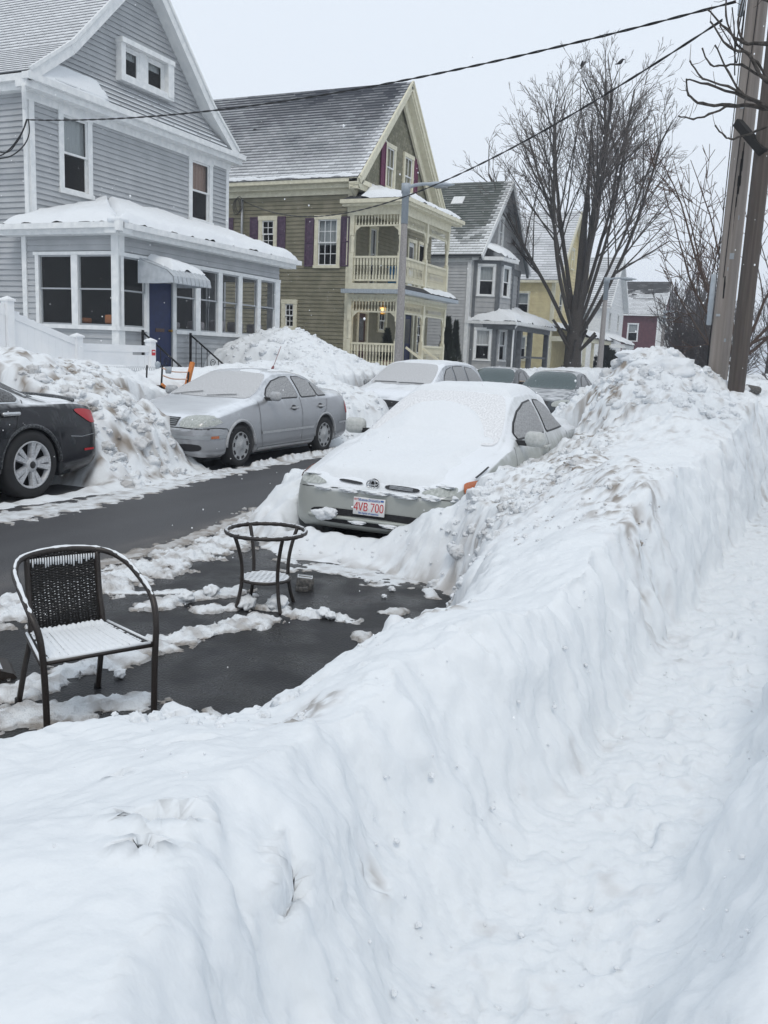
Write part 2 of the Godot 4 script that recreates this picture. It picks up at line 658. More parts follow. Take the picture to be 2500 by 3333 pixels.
# height and dirt of the snow between the pavement and the near kerb
func near_snow(x: float, z: float) -> Vector2:
	var top := near_top.at(x, z)
	var e := near_edge.at(x, z)
	e += n_big.get_noise_2d(x * 1.6, z * 1.6) * 0.09 + n_mid.get_noise_2d(x, z) * 0.06
	if e < -0.02:
		return Vector2(-0.06, 0.0)
	# the ploughed-up heap behind the car and the rough ridge beside it are lumpy
	var heap := sstep(2.6, 0.7, Vector2((x + 1.6) / 1.25, (z + 12.0) / 1.9).length())
	var ridge := sstep(0.55, 0.1, absf(x + 1.85 - 0.06 * (z + 8.0))) * sstep(-4.9, -6.0, z)
	var band := sstep(0.40, 0.05, absf((x + 1.5) * 0.954 - (z + 7.5) * 0.3)) * sstep(-8.2, -7.4, z) * sstep(-4.5, -5.2, z)
	var lumpy := clampf(heap + ridge * 0.7 + band * 0.5, 0.0, 1.0)
	var soft := 1.0 - lumpy
	var mound_front := sstep(-1.75, -2.35, x) * sstep(-5.6, -6.1, z)
	top += n_big.get_noise_2d(x, z) * (0.05 + 0.05 * lumpy)
	top += n_mid.get_noise_2d(x * 0.8, z * 0.8) * (0.018 + 0.05 * lumpy + 0.05 * mound_front)
	var c := n_cell.get_noise_2d(x * 0.9, z * 0.9)
	top += (absf(c) - 0.35) * 0.10 * lumpy
	# trodden, hand-shovelled edge of the foreground
	var rough := sstep(0.75, 0.0, e) * (1.0 - mound_front * 0.5)
	top += n_mid.get_noise_2d(x * 1.5 + 40.0, z * 1.5) * 0.05 * rough
	# shovel marks on the foreground: soft scallops
	var fg := sstep(-4.5, -3.2, z) * soft
	var flat := sstep(0.12, -0.10, x - (-1.06 + (z + 1.79) * 0.45)) * sstep(-2.5, -1.9, z)
	fg *= 1.0 - 0.8 * flat
	var sc := n_cell.get_noise_2d(x * 0.45 + 9.0, z * 0.5 + 3.0)
	top += (absf(sc) - 0.4) * 0.15 * fg
	if z > -3.0:
		for p in PITS:
			var q := Vector2(x - p[0], z - p[1]).rotated(p[4])
			var l := Vector2(q.x / p[2], q.y / p[3]).length() + n_mid.get_noise_2d(x * 2.0, z * 2.0) * 0.3
			top += -p[5] * sstep(1.0, 0.45, l) + p[5] * 0.18 * sstep(1.5, 1.1, l) * sstep(0.9, 1.1, l)
	var dirt := 0.0
	var dn := n_dirt.get_noise_2d(x * 3.0, z * 3.0)
	var df := n_fine.get_noise_2d(x, z)
	dirt += heap * clampf(dn * 1.1 - 0.12, 0.0, 0.7)
	dirt += ridge * clampf(dn * 1.3 + df * 1.1 - 0.02, 0.0, 0.85) + band * clampf(dn * 1.6 + df * 1.2 + 0.05, 0.0, 0.9)
	dirt += sstep(0.26, 0.0, e) * mound_front * clampf(dn * 1.2 + 0.3, 0.0, 0.6)
	dirt += sstep(0.17, 0.05, e) * (1.0 - mound_front) * clampf(dn + 0.1, 0.0, 0.4)
	for s in DIRTY:
		var k: float = sstep(s.z, s.z * 0.3, Vector2(x - s.x, z - s.y).length())
		if k > 0.0:
			dirt += k * clampf(df * 1.4 + 0.22, 0.0, 0.7)
			top += absf(df) * 0.02 * k
	var gr := n_grain.get_noise_2d(x, z)
	top += df * (0.0045 + 0.012 * lumpy) + gr * (0.0022 + 0.003 * rough)
	var crumb := n_mid.get_noise_2d(x * 1.7 + 60.0, z * 1.7)
	top += sstep(0.12, 0.45, crumb) * absf(df) * 0.02 * fg
	var w := 0.30 + 0.14 * n_big.get_noise_2d(x * 2.0 + 31.0, z * 2.0) + 0.15 * mound_front
	var h := top * pow(sstep(-0.02, w, e), 0.8)
	# the space kept by the car
	var inside := outside_box(x, z, -3.13, -9.05, 0.76, 2.2)
	if inside < 0.28:
		h = lerpf(-0.03, h, sstep(-0.02, 0.22 if z > -6.9 else 0.10, inside))
	# the path cut to the pavement
	var base_l := trench_left(z) - 0.03 + 0.38 * maxf(0.0, z + 1.85)
	var slope_w := lerpf(0.29, 0.48, sstep(-3.8, -1.9, z)) * (1.0 + 0.35 * n_big.get_noise_2d(x * 0.5 + 80.0, z * 1.4))
	var xl := base_l - slope_w
	var xr := trench_right(z)
	var foot := 0.0
	if x > xl and x < 0.6 and z < -1.0:
		var fz := -z / 0.31
		for o in 2:
			var fi := floorf(fz) + o
			var cx := (trench_left(-fi * 0.31) + trench_right(-fi * 0.31)) * 0.5 + (0.075 if int(fi) % 2 else -0.075) + 0.05 * sin(fi * 7.3)
			var q := Vector2((x - cx) / 0.052, (z + fi * 0.31 + 0.05 * sin(fi * 3.7)) / 0.135).length()
			foot += -0.022 * sstep(1.05, 0.6, q) + 0.007 * sstep(1.5, 1.15, q) * sstep(1.0, 1.15, q)
	var walk := 0.2 + foot + gr * 0.004 + n_mid.get_noise_2d(x * 2.0, z * 2.0) * 0.022 + df * 0.010 + n_big.get_noise_2d(x * 2.0, z) * 0.02
	var t := clampf((x - xl) / slope_w, 0.0, 1.0)
	t = lerpf(sstep(0.0, 1.0, t), pow(t, 0.8), 0.5)
	var mid_t := sstep(0.0, 0.25, t) * sstep(1.0, 0.75, t)
	t = clampf(t + (n_mid.get_noise_2d(x * 0.9 + 7.0, z * 0.9) * 0.06 + (absf(n_cell.get_noise_2d(x * 0.6, z * 0.6)) - 0.35) * -0.10) * mid_t, 0.0, 1.0)
	var right := near_top.at(maxf(x, xr + 0.3), z) + n_big.get_noise_2d(x, z) * 0.07 + n_mid.get_noise_2d(x, z) * 0.02
	var t2 := sstep(xr - 0.03, xr + 0.34, x)
	if x > xl:
		h = lerpf(h, lerpf(walk, right, t2), t)
		if t > 0.8 and t2 < 0.3:
			dirt += clampf(dn * 0.7 - 0.22, 0.0, 0.28)
	return Vector2(h, dirt)


# height and dirt of the snow on the far side of the road
func left_snow(x: float, z: float) -> Vector2:
	var top := left_top.at(x, z)
	var e := left_edge.at(x, z)
	e += n_big.get_noise_2d(x * 1.5, z * 1.5) * 0.10 + n_mid.get_noise_2d(x, z) * 0.05
	if e < -0.03:
		return Vector2(-0.06, 0.0)
	var plough := sstep(-10.9, -9.2, x)
	var pile := sstep(2.4, 0.6, Vector2((x + 8.3) / 1.0, (z + 9.1) / 0.9).length())
	var big := sstep(3.2, 1.0, Vector2((x + 11.5) / 1.3, (z + 20.0) / 2.2).length())
	var lumpy := clampf(plough * 0.7 + pile * 0.6 + big * 0.55, 0.0, 1.0)
	top += n_big.get_noise_2d(x, z) * (0.07 + 0.08 * lumpy)
	top += n_mid.get_noise_2d(x, z) * (0.02 + 0.07 * lumpy)
	top += (absf(n_cell.get_noise_2d(x, z)) - 0.35) * 0.11 * lumpy
	var df := n_fine.get_noise_2d(x, z)
	top += df * (0.004 + 0.014 * lumpy)
	var dn := n_dirt.get_noise_2d(x * 2.4, z * 2.4)
	var dirt := plough * clampf(dn * 1.1 - 0.22, 0.0, 0.6) + pile * clampf(dn * 2.0 + 0.02 + df * 0.5, 0.0, 0.9)
	dirt += sstep(1.1, 0.2, Vector2(x + 9.5, (z + 10.1) * 0.8).length()) * clampf(dn * 2.2 - 0.25, 0.0, 0.9)
	var w := 0.75 + 0.35 * n_big.get_noise_2d(x * 1.2 + 31.0, z * 1.2)
	var h := top * pow(sstep(-0.05, w, e), 0.9)
	h = maxf(h, 0.012 + df * 0.012 if e < 0.5 else h)
	for c in [Vector4(-8.35, -5.4, 0.98, 2.65), Vector4(-7.97, -12.3, 0.86, 1.95), Vector4(-8.0, -19.8, 0.92, 2.3), Vector4(-8.1, -26.6, 0.9, 2.2)]:
		var k := outside_box(x, z, c.x, c.y, c.z, c.w)
		if k < 0.34:
			h = lerpf(-0.03, h, sstep(-0.06, 0.34, k))
	# steps up to the blue door are dug out
	var st := outside_box(x, z, -12.4, -17.15, 1.0, 0.75)
	if st < 1.1:
		h = lerpf(0.3, h, sstep(0.0, 1.1, st))
	return Vector2(h, dirt)


# grid lines from a to b, the spacing changing at each [up to, step]
func lines(a: float, spans: Array) -> PackedFloat32Array:
	var o := PackedFloat32Array([a - spans[0][1], a])
	var x := a
	for s in spans:
		var n := maxi(1, int(roundf((s[0] - x) / s[1])))
		var x0 := x
		for i in n:
			x = lerpf(x0, s[0], (i + 1.0) / n)
			o.append(x)
	o.append(x + spans[-1][1])
	return o


func snow_sheet(x0: float, x1: float, z0: float, z1: float, step: float, fn: Callable) -> ArrayMesh:
	return snow_grid(lines(x0, [[x1, step]]), lines(z0, [[z1, step]]), fn)


# one extra line all round, so that the edges of neighbouring sheets get the same ragged surface
func snow_grid(xs: PackedFloat32Array, zs: PackedFloat32Array, fn: Callable) -> ArrayMesh:
	var nu := xs.size()
	var nv := zs.size()
	var P := PackedVector3Array()
	var C := PackedColorArray()
	var D := PackedByteArray()
	P.resize(nu * nv)
	C.resize(nu * nv)
	D.resize(nu * nv)
	for j in nv:
		for i in nu:
			var r: Vector2 = fn.call(xs[i], zs[j])
			var k := j * nu + i
			P[k] = Vector3(xs[i], r.x, zs[j])
			C[k] = snow_tint(r.y)
			D[k] = 1 if r.x < 0.002 else 0
	# ragged faces: push the surface in and out along its own normal
	var Q := PackedVector3Array()
	var E := PackedColorArray()
	var F := PackedByteArray()
	for j in range(1, nv - 1):
		for i in range(1, nu - 1):
			var k := j * nu + i
			var p := P[k]
			if not D[k]:
				var n := (P[k + nu] - P[k - nu]).cross(P[k + 1] - P[k - 1]).normalized()
				var steep := 1.0 - n.y
				p += n * (n_mid.get_noise_3dv(p * 0.9) * (0.010 + 0.045 * steep) + n_mid.get_noise_3dv(p * 0.4) * 0.07 * steep + n_mid.get_noise_3dv(p * 2.6) * (0.005 + 0.022 * steep))
			Q.append(p)
			E.append(C[k])
			F.append(D[k])
	return grid_mesh(Q, nu - 2, nv - 2, E, F)


func build_ground() -> void:
	var st := start()
	quad(st, Vector3(-420, -0.03, 60), Vector3(420, -0.03, 60), Vector3(420, -0.03, -640), Vector3(-420, -0.03, -640))
	struct(done(st), "ground", M.snow_plain, "snow covered ground of the whole neighbourhood")
	# travelled lanes are grey with salt, the freshly dug space is dark and wet
	var P := PackedVector3Array()
	var C := PackedColorArray()
	for j in 640:
		for i in 90:
			var x := lerpf(-7.9, -1.2, i / 89.0)
			var z: float = 12.0 - j * 0.06 if j < 560 else -21.54 - (j - 559) * 2.8
			P.append(Vector3(x, 0, z))
			var k := sstep(-4.3, -5.1, x + n_big.get_noise_2d(x, z * 0.3) * 0.3)
			var salt := n_big.get_noise_2d(x * 2.2, z * 0.12) * 0.5 + n_mid.get_noise_2d(x, z) * 0.25
			var c := lerpf(0.042 + 0.014 * n_big.get_noise_2d(x * 0.8, z * 0.8), 0.125 + 0.04 * salt, k)
			var tan_ := 0.10 * exp(-pow((x + 4.95) / 0.16, 2.0)) * (0.7 + n_mid.get_noise_2d(x * 2.0, z * 0.6))
			C.append(Color(c + tan_, c * 1.0 + tan_ * 0.86, c * 1.03 + tan_ * 0.72))
	var Q := PackedVector3Array()
	var E := PackedColorArray()
	for j in range(639, -1, -1):
		Q.append_array(P.slice(j * 90, j * 90 + 90))
		E.append_array(C.slice(j * 90, j * 90 + 90))
	var R := PackedVector3Array()
	var F := PackedColorArray()
	for j in range(200, 640):
		for i in range(45, 90):
			R.append(Q[j * 90 + i] + Vector3(0, 0.004, 0))
			F.append(E[j * 90 + i])
	struct(grid_mesh(R, 45, 440, F), "parking_lane", M.wet_road, "dark wet asphalt of the dug-out parking space")
	struct(grid_mesh(Q, 90, 640, E), "road", M.road, "wet dark asphalt street cleared between the snow banks")


func build_banks() -> void:
	var near_pts := v3([-0.8, 0.86, -0.7, -1.2, 0.82, -1.1, -1.0, 0.88, -0.2, -1.7, 0.7, -0.8, -1.5, 0.69, -1.4, -1.93, 0.60, -1.72, -1.75, 0.60, -1.9, -1.62, 0.57, -2.12, -1.5, 0.42, -2.35,
		-1.42, 0.58, -2.72, -1.0, 0.76, -1.7, -0.8, 0.76, -2.0, -0.8, 0.74, -2.6, -1.1, 0.7, -2.6, -1.1, 0.67, -3.3, -0.75, 0.76, -3.3, -0.6, 0.80, -4.4, -1.3, 0.56, -3.6, -1.42, 0.56, -4.3,
		-1.0, 0.78, -4.3, -0.9, 0.86, -5.2, -1.4, 0.68, -5.2, -1.85, 0.42, -5.5, -1.8, 0.68, -6.2, -2.4, 0.52, -6.5, -2.45, 0.40, -6.25, -2.3, 0.74, -7.1, -2.2, 0.66, -8.0, -2.2, 0.70, -9.0, -2.2, 0.82, -10.3,
		-1.65, 0.80, -6.6, -1.8, 0.84, -7.6, -1.75, 0.88, -9.0, -1.1, 1.0, -6.2, -0.85, 1.02, -8.6, -0.55, 0.95, -7.2, -0.4, 0.98, -9.0, -0.75, 1.18, -10.2, -0.35, 1.15, -10.6,
		-1.6, 1.86, -11.7, -2.1, 1.66, -11.8, -2.6, 1.1, -11.8, -1.1, 1.62, -11.4, -1.5, 1.4, -10.5, -2.0, 1.15, -10.4, -1.6, 1.5, -13.2, -0.6, 1.3, -12.6, -2.6, 0.9, -14.0, -1.2, 1.15, -15.5,
		-3.0, 0.13, -6.45, -3.7, 0.20, -6.6, -4.1, 0.42, -6.95, -4.35, 0.50, -7.6, -4.6, 0.45, -8.6, -4.5, 0.45, -9.6, -4.7, 0.4, -12.0, -4.0, 0.5, -13.5, -2.0, 0.9, -20.0, -4.5, 0.4, -20.0, -2.0, 0.75, 1.5, -0.5, 0.9, 1.5,
		0.35, 0.62, -1.6, 0.4, 0.72, -2.6, 0.6, 0.8, -4.0, 1.2, 0.8, -2.0, 0.5, 0.7, 0.0, 2.2, 0.75, 0.5, 2.2, 0.9, -5.0, 1.0, 0.95, -7.0, 1.2, 1.05, -10.0, 2.5, 1.0, -12.0, 1.0, 1.1, -16.0, 3.0, 0.9, -20.0])
	var edge := v2([-2.45, 4, -2.4, -1.0, -2.28, -1.75, -1.98, -2.15, -1.78, -2.52, -1.72, -2.95, -1.63, -3.5, -1.61, -4.1, -1.73, -4.7, -1.93, -5.3, -2.02, -5.85, -2.4, -6.12, -2.85, -6.26, -3.57, -6.22, -4.1, -6.5, -4.62, -7.05, -5.05, -8.3, -5.4, -9.8, -5.5, -12, -5.3, -14, -4.6, -16, -4.5, -19, -4.6, -24, -4.6, -30, 8, -30, 8, 4])
	near_top = plate_field(near_pts, -5.9, 3.2, -15.2, 1.6, 0.1)
	near_edge = edge_field(edge, -5.9, 3.2, -15.2, 1.6, 0.06)
	struct(snow_grid(lines(-5.8, [[-2.7, 0.03], [1.2, 0.0145], [2.6, 0.045]]), lines(-14.6, [[-4.6, 0.029], [-3.6, 0.02], [-0.4, 0.0135], [1.3, 0.06]]), near_snow), "snow_bank", M.snow, "deep shovelled snow bank between the trodden path and the parked sedan")
	struct(snow_sheet(-5.4, 16.0, -95.0, -14.56, 0.16, near_far_snow), "snow_bank", M.snow, "snow banks and trodden path running on behind the utility poles")
	var left_pts := v3([-7.1, 0.16, -8.8, -7.2, 0.22, -9.5, -7.6, 0.7, -9.1, -8.0, 0.98, -9.1, -7.6, 0.62, -9.7, -8.2, 1.0, -9.8, -8.7, 1.1, -9.8, -8.6, 1.22, -9.0, -9.6, 1.45, -9.0, -10.5, 1.42, -10.0, -9.5, 1.25, -10.7, -10.2, 1.3, -11.5, -9.5, 0.95, -12.1, -9.4, 0.88, -12.6, -10.1, 1.22, -11.9, -10.15, 1.2, -12.8, -9.5, 1.35, -5.0, -10.5, 1.45, -5.0, -12.0, 1.4, -8.0,
		-9.3, 1.05, -13.5, -9.5, 1.3, -14.8, -10.5, 1.35, -16.0, -11.2, 1.5, -18.2, -11.8, 2.2, -20.4, -13.3, 1.4, -18.8, -13.2, 2.0, -22.2, -11.2, 1.7, -21.5, -9.4, 1.3, -17.0, -9.5, 1.25, -20.0, -11.0, 1.3, -24.0, -9.5, 1.2, -25.0, -10.0, 1.2, -30.0, -12.2, 1.0, -30.0, -10.5, 1.3, -40.0, -13.0, 1.1, -40.0,
		-10.0, 1.3, -55.0, -13.0, 1.1, -55.0, -12.0, 1.1, -14.2, -14.0, 1.2, -10.0, -11.4, 0.95, -15.9, -12.6, 0.9, -15.6, -14.2, 1.3, -25.5, -14.3, 1.2, -30.0, -8.5, 0.9, -16.0, -8.4, 0.9, -24.0, -14.0, 1.0, 0.0, -9.5, 1.3, 0.5, -10, 1.2, -75, -13, 1.1, -75, -10, 1.2, -98, -13, 1.1, -98])
	var ledge := v2([-7.25, 4, -7.22, -3, -7.1, -6.6, -6.95, -8.2, -6.95, -9.2, -7.1, -9.7, -7.12, -11.5, -7.2, -14.2, -7.15, -15.5, -7.1, -17, -7.0, -30, -7.0, -110, -20, -110, -20, 4])
	left_top = plate_field(left_pts, -14.8, -6.5, -100.5, 1.5, 0.25)
	left_edge = edge_field(ledge, -14.8, -6.5, -30.0, 1.5, 0.12)
	struct(snow_sheet(-14.6, -6.7, -26.0, 1.2, 0.046, left_snow), "snow_bank", M.snow, "ploughed snow bank heaped between the houses and the cars across the road")
	struct(snow_sheet(-14.6, -6.7, -100.0, -25.95, 0.2, left_snow), "snow_bank", M.snow, "low snow bank in front of the farther houses")
	build_slush()
	build_chunks()


func near_far_snow(x: float, z: float) -> Vector2:
	var edge := -4.4 + n_big.get_noise_2d(3.0, z * 0.5) * 0.4 + n_mid.get_noise_2d(x, z) * 0.06
	if x < edge:
		return Vector2(-0.06, 0.0)
	var h := 1.0 + n_big.get_noise_2d(x * 0.6, z * 0.6) * 0.32 + n_mid.get_noise_2d(x, z) * 0.08 + (absf(n_cell.get_noise_2d(x, z)) - 0.35) * 0.22
	h *= sstep(edge, edge + 0.9, x) * sstep(-96.0, -90.0, z)
	h *= lerpf(1.0, 0.62, sstep(3.5, 8.0, x))
	h = lerpf(near_top.at(x, z), h, sstep(-14.6, -17.0, z)) if x < 3.0 else h
	var xl := 0.02 + (-14.6 - z) * 0.01
	h = lerpf(h, 0.25, sstep(xl - 0.1, xl + 0.2, x) * sstep(xl + 1.2, xl + 0.8, x))
	return Vector2(h, clampf(n_dirt.get_noise_2d(x * 2.0, z * 2.0) - 0.25, 0.0, 0.4) * sstep(-1.0, -3.0, x))


# slush and broken snow left on the cleared asphalt
var streaks := []


func slush_height(x: float, z: float) -> Vector2:
	var best := -1.0
	var tall := 0.0
	var brown := 0.0
	for s in streaks:
		var pl: PackedVector2Array = s[0]
		var d := 1e9
		for i in pl.size() - 1:
			d = minf(d, Vector2(x, z).distance_to(Geometry2D.get_closest_point_to_segment(Vector2(x, z), pl[i], pl[i + 1])))
		if d > s[1] * 2.2:
			continue
		var e: float = 1.0 - d / s[1]
		if e > best:
			best = e
			tall = s[2]
			brown = s[3]
	if best < -0.95:
		return Vector2(-0.03, 0)
	var q := best + n_mid.get_noise_2d(x * 1.1, z * 1.1) * 1.0 + n_fine.get_noise_2d(x * 0.8, z * 0.8) * 0.45
	var h := tall * pow(clampf(q, 0.0, 1.3), 0.72) + 0.004
	if q <= 0.0:
		return Vector2(-0.03, 0)
	h += n_mid.get_noise_2d(x * 3.0, z * 3.0) * tall * 0.6 + n_fine.get_noise_2d(x, z) * tall * 0.35 + n_fine.get_noise_2d(x * 2.6, z * 2.6) * tall * 0.2
	var dirt := brown + clampf(n_dirt.get_noise_2d(x * 3.0, z * 3.0) * 0.9, -0.15, 0.5) + sstep(0.40, 0.0, q) * 0.62
	return Vector2(h, clampf(dirt, 0.0, 0.85))


func build_slush() -> void:
	streaks = [
		[v2([-4.45, -3.2, -4.33, -3.95, -4.3, -4.75, -4.35, -5.45, -4.36, -6.26, -4.5, -6.95, -4.9, -7.9]), 0.25, 0.045, 0.12],
		[v2([-3.7, -4.5, -3.6, -4.78, -3.52, -5.06, -3.4, -5.18]), 0.11, 0.028, 0.06],
		[v2([-4.15, -4.66, -3.75, -4.92]), 0.06, 0.014, 0.1],
		[v2([-3.3, -4.66, -3.18, -4.87, -2.96, -4.95, -2.79, -4.92, -2.45, -4.98]), 0.08, 0.036, 0.08],
		[v2([-3.32, -2.85, -3.26, -3.4, -3.2, -3.86, -3.05, -4.3, -2.93, -4.62]), 0.14, 0.034, 0.14],
		[v2([-3.25, -2.45, -3.05, -2.8, -2.9, -3.03, -2.72, -3.25]), 0.13, 0.032, 0.14],
		[v2([-3.55, -2.2, -3.45, -2.8]), 0.2, 0.035, 0.15],
		[v2([-3.4, -6.1, -3.05, -6.22, -2.55, -6.12]), 0.2, 0.006, 0.0],
		[v2([-2.34, -5.25, -2.22, -5.32]), 0.05, 0.03, 0.3],
		[v2([-2.22, -4.7, -2.12, -4.62]), 0.07, 0.04, 0.35],
		[v2([-2.36, -3.34, -2.28, -3.3]), 0.05, 0.015, 0.25],
		[v2([-2.25, -5.95, -2.15, -5.8]), 0.05, 0.02, 0.1],
		[v2([-4.72, -5.0, -4.74, -6.1, -4.84, -7.0, -5.1, -8.2]), 0.10, 0.010, 0.62],
	]
	var m := snow_sheet(-5.3, -1.9, -8.4, -2.0, 0.0135, slush_height)
	streaks = [
		[v2([-7.02, -11.0, -7.06, -12.4, -7.02, -13.8]), 0.12, 0.06, 0.22],
		[v2([-6.85, -8.6, -6.98, -11.0, -7.0, -15.0]), 0.16, 0.007, 0.05],
		[v2([-7.0, -9.7, -7.05, -10.4]), 0.10, 0.03, 0.25],
		[v2([-6.9, -4.0, -6.7, -7.0, -6.85, -8.8]), 0.22, 0.010, 0.03],
	]
	var m2 := snow_sheet(-7.6, -6.3, -15.6, -4.0, 0.028, slush_height)
	var o2 := put(m2, "slush", M.slush)
	o2.set_meta("kind", "stuff")
	o2.set_meta("label", "thin slush along the far edge of the road beside the parked cars")
	var o := put(m, "slush", M.slush)
	o.set_meta("kind", "stuff")
	o.set_meta("label", "broken slush and snow left on the cleared asphalt round the chair and table")


func chunk_mesh(seed_: int) -> ArrayMesh:
	var n := FastNoiseLite.new()
	n.seed = seed_
	n.frequency = 0.9
	n.fractal_octaves = 2
	var P := PackedVector3Array()
	var nu := 21
	var nv := 12
	for j in nv:
		for i in nu:
			var la := PI * j / (nv - 1) - PI / 2
			var lo := TAU * i / (nu - 1)
			var d := Vector3(cos(la) * cos(lo), sin(la), cos(la) * sin(lo))
			var q := d * (1.0 + 0.5 * n.get_noise_3dv(d * 1.2) + 0.22 * n.get_noise_3dv(d * 4.0))
			P.append(Vector3(q.x, q.y * 0.75, q.z))
	return grid_mesh(P, nu, nv)


# loose lumps of ploughed snow, nobody could count them
func build_chunks() -> void:
	var meshes := [chunk_mesh(1), chunk_mesh(2), chunk_mesh(3), chunk_mesh(4)]
	var r := RandomNumberGenerator.new()
	r.seed = 99
	var lists := [[], [], [], []]
	var zones := [
		# x0, x1, z0, z1, count, near?, min size, max size, dirt
		[-2.9, -0.5, -13.0, -10.2, 420, true, 0.025, 0.13, 0.1],
		[-2.15, -1.45, -10.0, -5.6, 420, true, 0.008, 0.06, 0.6],
		[-1.5, -0.2, -3.4, -0.9, 160, true, 0.003, 0.012, 0.03],
		[-0.75, 0.1, -6.5, -1.5, 260, true, 0.003, 0.014, 0.06],
		[-1.75, -0.65, -7.6, -4.9, 420, true, 0.006, 0.03, 0.9],
		[-4.6, -2.1, -6.6, -6.05, 70, true, 0.01, 0.03, 0.2],
		[-2.3, -1.5, -6.6, -4.7, 130, true, 0.02, 0.09, 0.08],
		[-2.0, -1.2, -4.2, -1.9, 90, true, 0.01, 0.05, 0.05],
		[-9.0, -6.95, -9.8, -8.3, 420, false, 0.02, 0.12, 0.4],
		[-10.4, -9.0, -11.2, -9.0, 130, false, 0.015, 0.06, 0.6],
		[-10.5, -6.9, -17.5, -14.4, 300, false, 0.02, 0.11, 0.25],
		[-13.0, -10.2, -23.0, -17.5, 420, false, 0.03, 0.13, 0.03],
		[-7.3, -6.85, -17.0, -9.9, 160, false, 0.012, 0.04, 0.4],
		[-14.0, -9.0, -60.0, -24.0, 400, false, 0.05, 0.2, 0.05],
		[-4.0, 3.0, -40.0, -14.6, 260, false, 0.05, 0.2, 0.05],
	]
	for q in zones:
		for i in q[4]:
			var x := r.randf_range(q[0], q[1])
			var z := r.randf_range(q[2], q[3])
			var hd: Vector2 = near_snow(x, z) if q[5] else (left_snow(x, z) if x < -6.0 else near_far_snow(x, z))
			var s: float = lerpf(q[6], q[7] * 0.8, pow(r.randf(), 4.0))
			var dirt: float = q[8] * (1.3 if r.randf() < 0.3 else 0.25) * r.randf()
			var turn := Basis.from_euler(Vector3(r.randf() * 0.8, r.randf() * TAU, r.randf() * 0.8))
			var k := r.randi() % 4
			if hd.x < 0.02 or outside_box(x, z, -3.13, -9.05, 0.9, 2.38) < s:
				continue
			lists[k].append([Transform3D(turn.scaled(Vector3(s, s, s) * Vector3(1, r.randf_range(0.7, 1.1), 1)), Vector3(x, hd.x - s * 0.15, z)), snow_tint(hd.y * 0.4 + dirt * 0.7)])
	# hand-placed lumps along the rim of the foreground and on the asphalt
	for c in [[-1.66, 0.535, -2.14, 0.08], [-1.75, 0.53, -2.06, 0.05], [-1.60, 0.53, -2.2, 0.05], [-1.40, 0.56, -2.42, 0.05], [-1.33, 0.55, -2.38, 0.04], [-2.96, 0.05, -4.95, 0.07], [-3.13, 0.05, -4.84, 0.06], [-2.62, 0.03, -4.96, 0.05], [-2.55, 0.03, -4.94, 0.035], [-2.72, 0.03, -4.95, 0.03],
			[-3.66, 0.02, -3.0, 0.025], [-3.0, 0.03, -3.45, 0.03], [-2.75, 0.02, -5.9, 0.02], [-2.5, 0.02, -5.8, 0.025], [-2.47, 0.015, -5.6, 0.02], [-3.2, 0.07, -2.62, 0.04], [-3.55, 0.05, -4.75, 0.05], [-3.5, 0.05, -4.95, 0.055]]:
		lists[r.randi() % 4].append([Transform3D(Basis.from_euler(Vector3(0.2, r.randf() * 6.0, 0.3)).scaled(Vector3(c[3], c[3] * 0.9, c[3])), Vector3(c[0], c[1], c[2])), snow_tint(0.04 * r.randf())])
	for k in 4:
		var mm := MultiMesh.new()
		mm.transform_format = MultiMesh.TRANSFORM_3D
		mm.use_colors = true
		mm.mesh = meshes[k]
		mm.instance_count = lists[k].size()
		for i in lists[k].size():
			mm.set_instance_transform(i, lists[k][i][0])
			mm.set_instance_color(i, lists[k][i][1])
		var o := MultiMeshInstance3D.new()
		o.name = numbered("snow_lumps")
		o.multimesh = mm
		o.material_override = M.snow
		add_child(o)
		o.set_meta("kind", "stuff")
		o.set_meta("label", "loose lumps of ploughed snow scattered over the banks")


# ------------------------------------------------------------------ house kit
var board_count := {}
var board_rest := {}


func holes_at(holes: Array, y0: float, y1: float, a: float, b: float) -> Array:
	var spans := [[a, b]]
	for h in holes:
		if minf(y1, h[3]) - maxf(y0, h[1]) <= 0.35 * (y1 - y0):
			continue
		var nxt := []
		for s in spans:
			if h[0] >= s[1] or h[2] <= s[0]:
				nxt.append(s)
				continue
			if h[0] > s[0] + 0.02:
				nxt.append([s[0], h[0]])
			if h[2] < s[1] - 0.02:
				nxt.append([h[2], s[1]])
		spans = nxt
	return spans


# rows: [y, u0, u1, (how far the wall leans out)]
func row_at(rows: Array, y: float) -> Array:
	for i in rows.size() - 1:
		if y <= rows[i + 1][0] or i == rows.size() - 2:
			var t: float = clampf((y - rows[i][0]) / maxf(rows[i + 1][0] - rows[i][0], 1e-5), 0.0, 1.0)
			var n0: float = rows[i][3] if rows[i].size() > 3 else 0.0
			var n1: float = rows[i + 1][3] if rows[i + 1].size() > 3 else 0.0
			return [lerpf(rows[i][1], rows[i + 1][1], t), lerpf(rows[i][2], rows[i + 1][2], t), lerpf(n0, n1, t)]
	return [0, 0, 0]


func piece(house: Node3D, part: Node3D, called: String, m: Material, p: Array) -> void:
	var id := house.get_instance_id()
	board_count[id] = board_count.get(id, 0) + 1
	if board_count[id] <= 298:
		var st := start()
		hexa(st, p)
		put(done(st), called, m, part)
	else:
		var key := [house, called, m]
		if not board_rest.has(key):
			board_rest[key] = start()
		hexa(board_rest[key], p)


func finish(house: Node3D) -> void:
	for key in board_rest.keys():
		if key[0] == house:
			var o := put(done(board_rest[key]), key[1], key[2], house)
			o.set_meta("kind", "stuff")
			board_rest.erase(key)


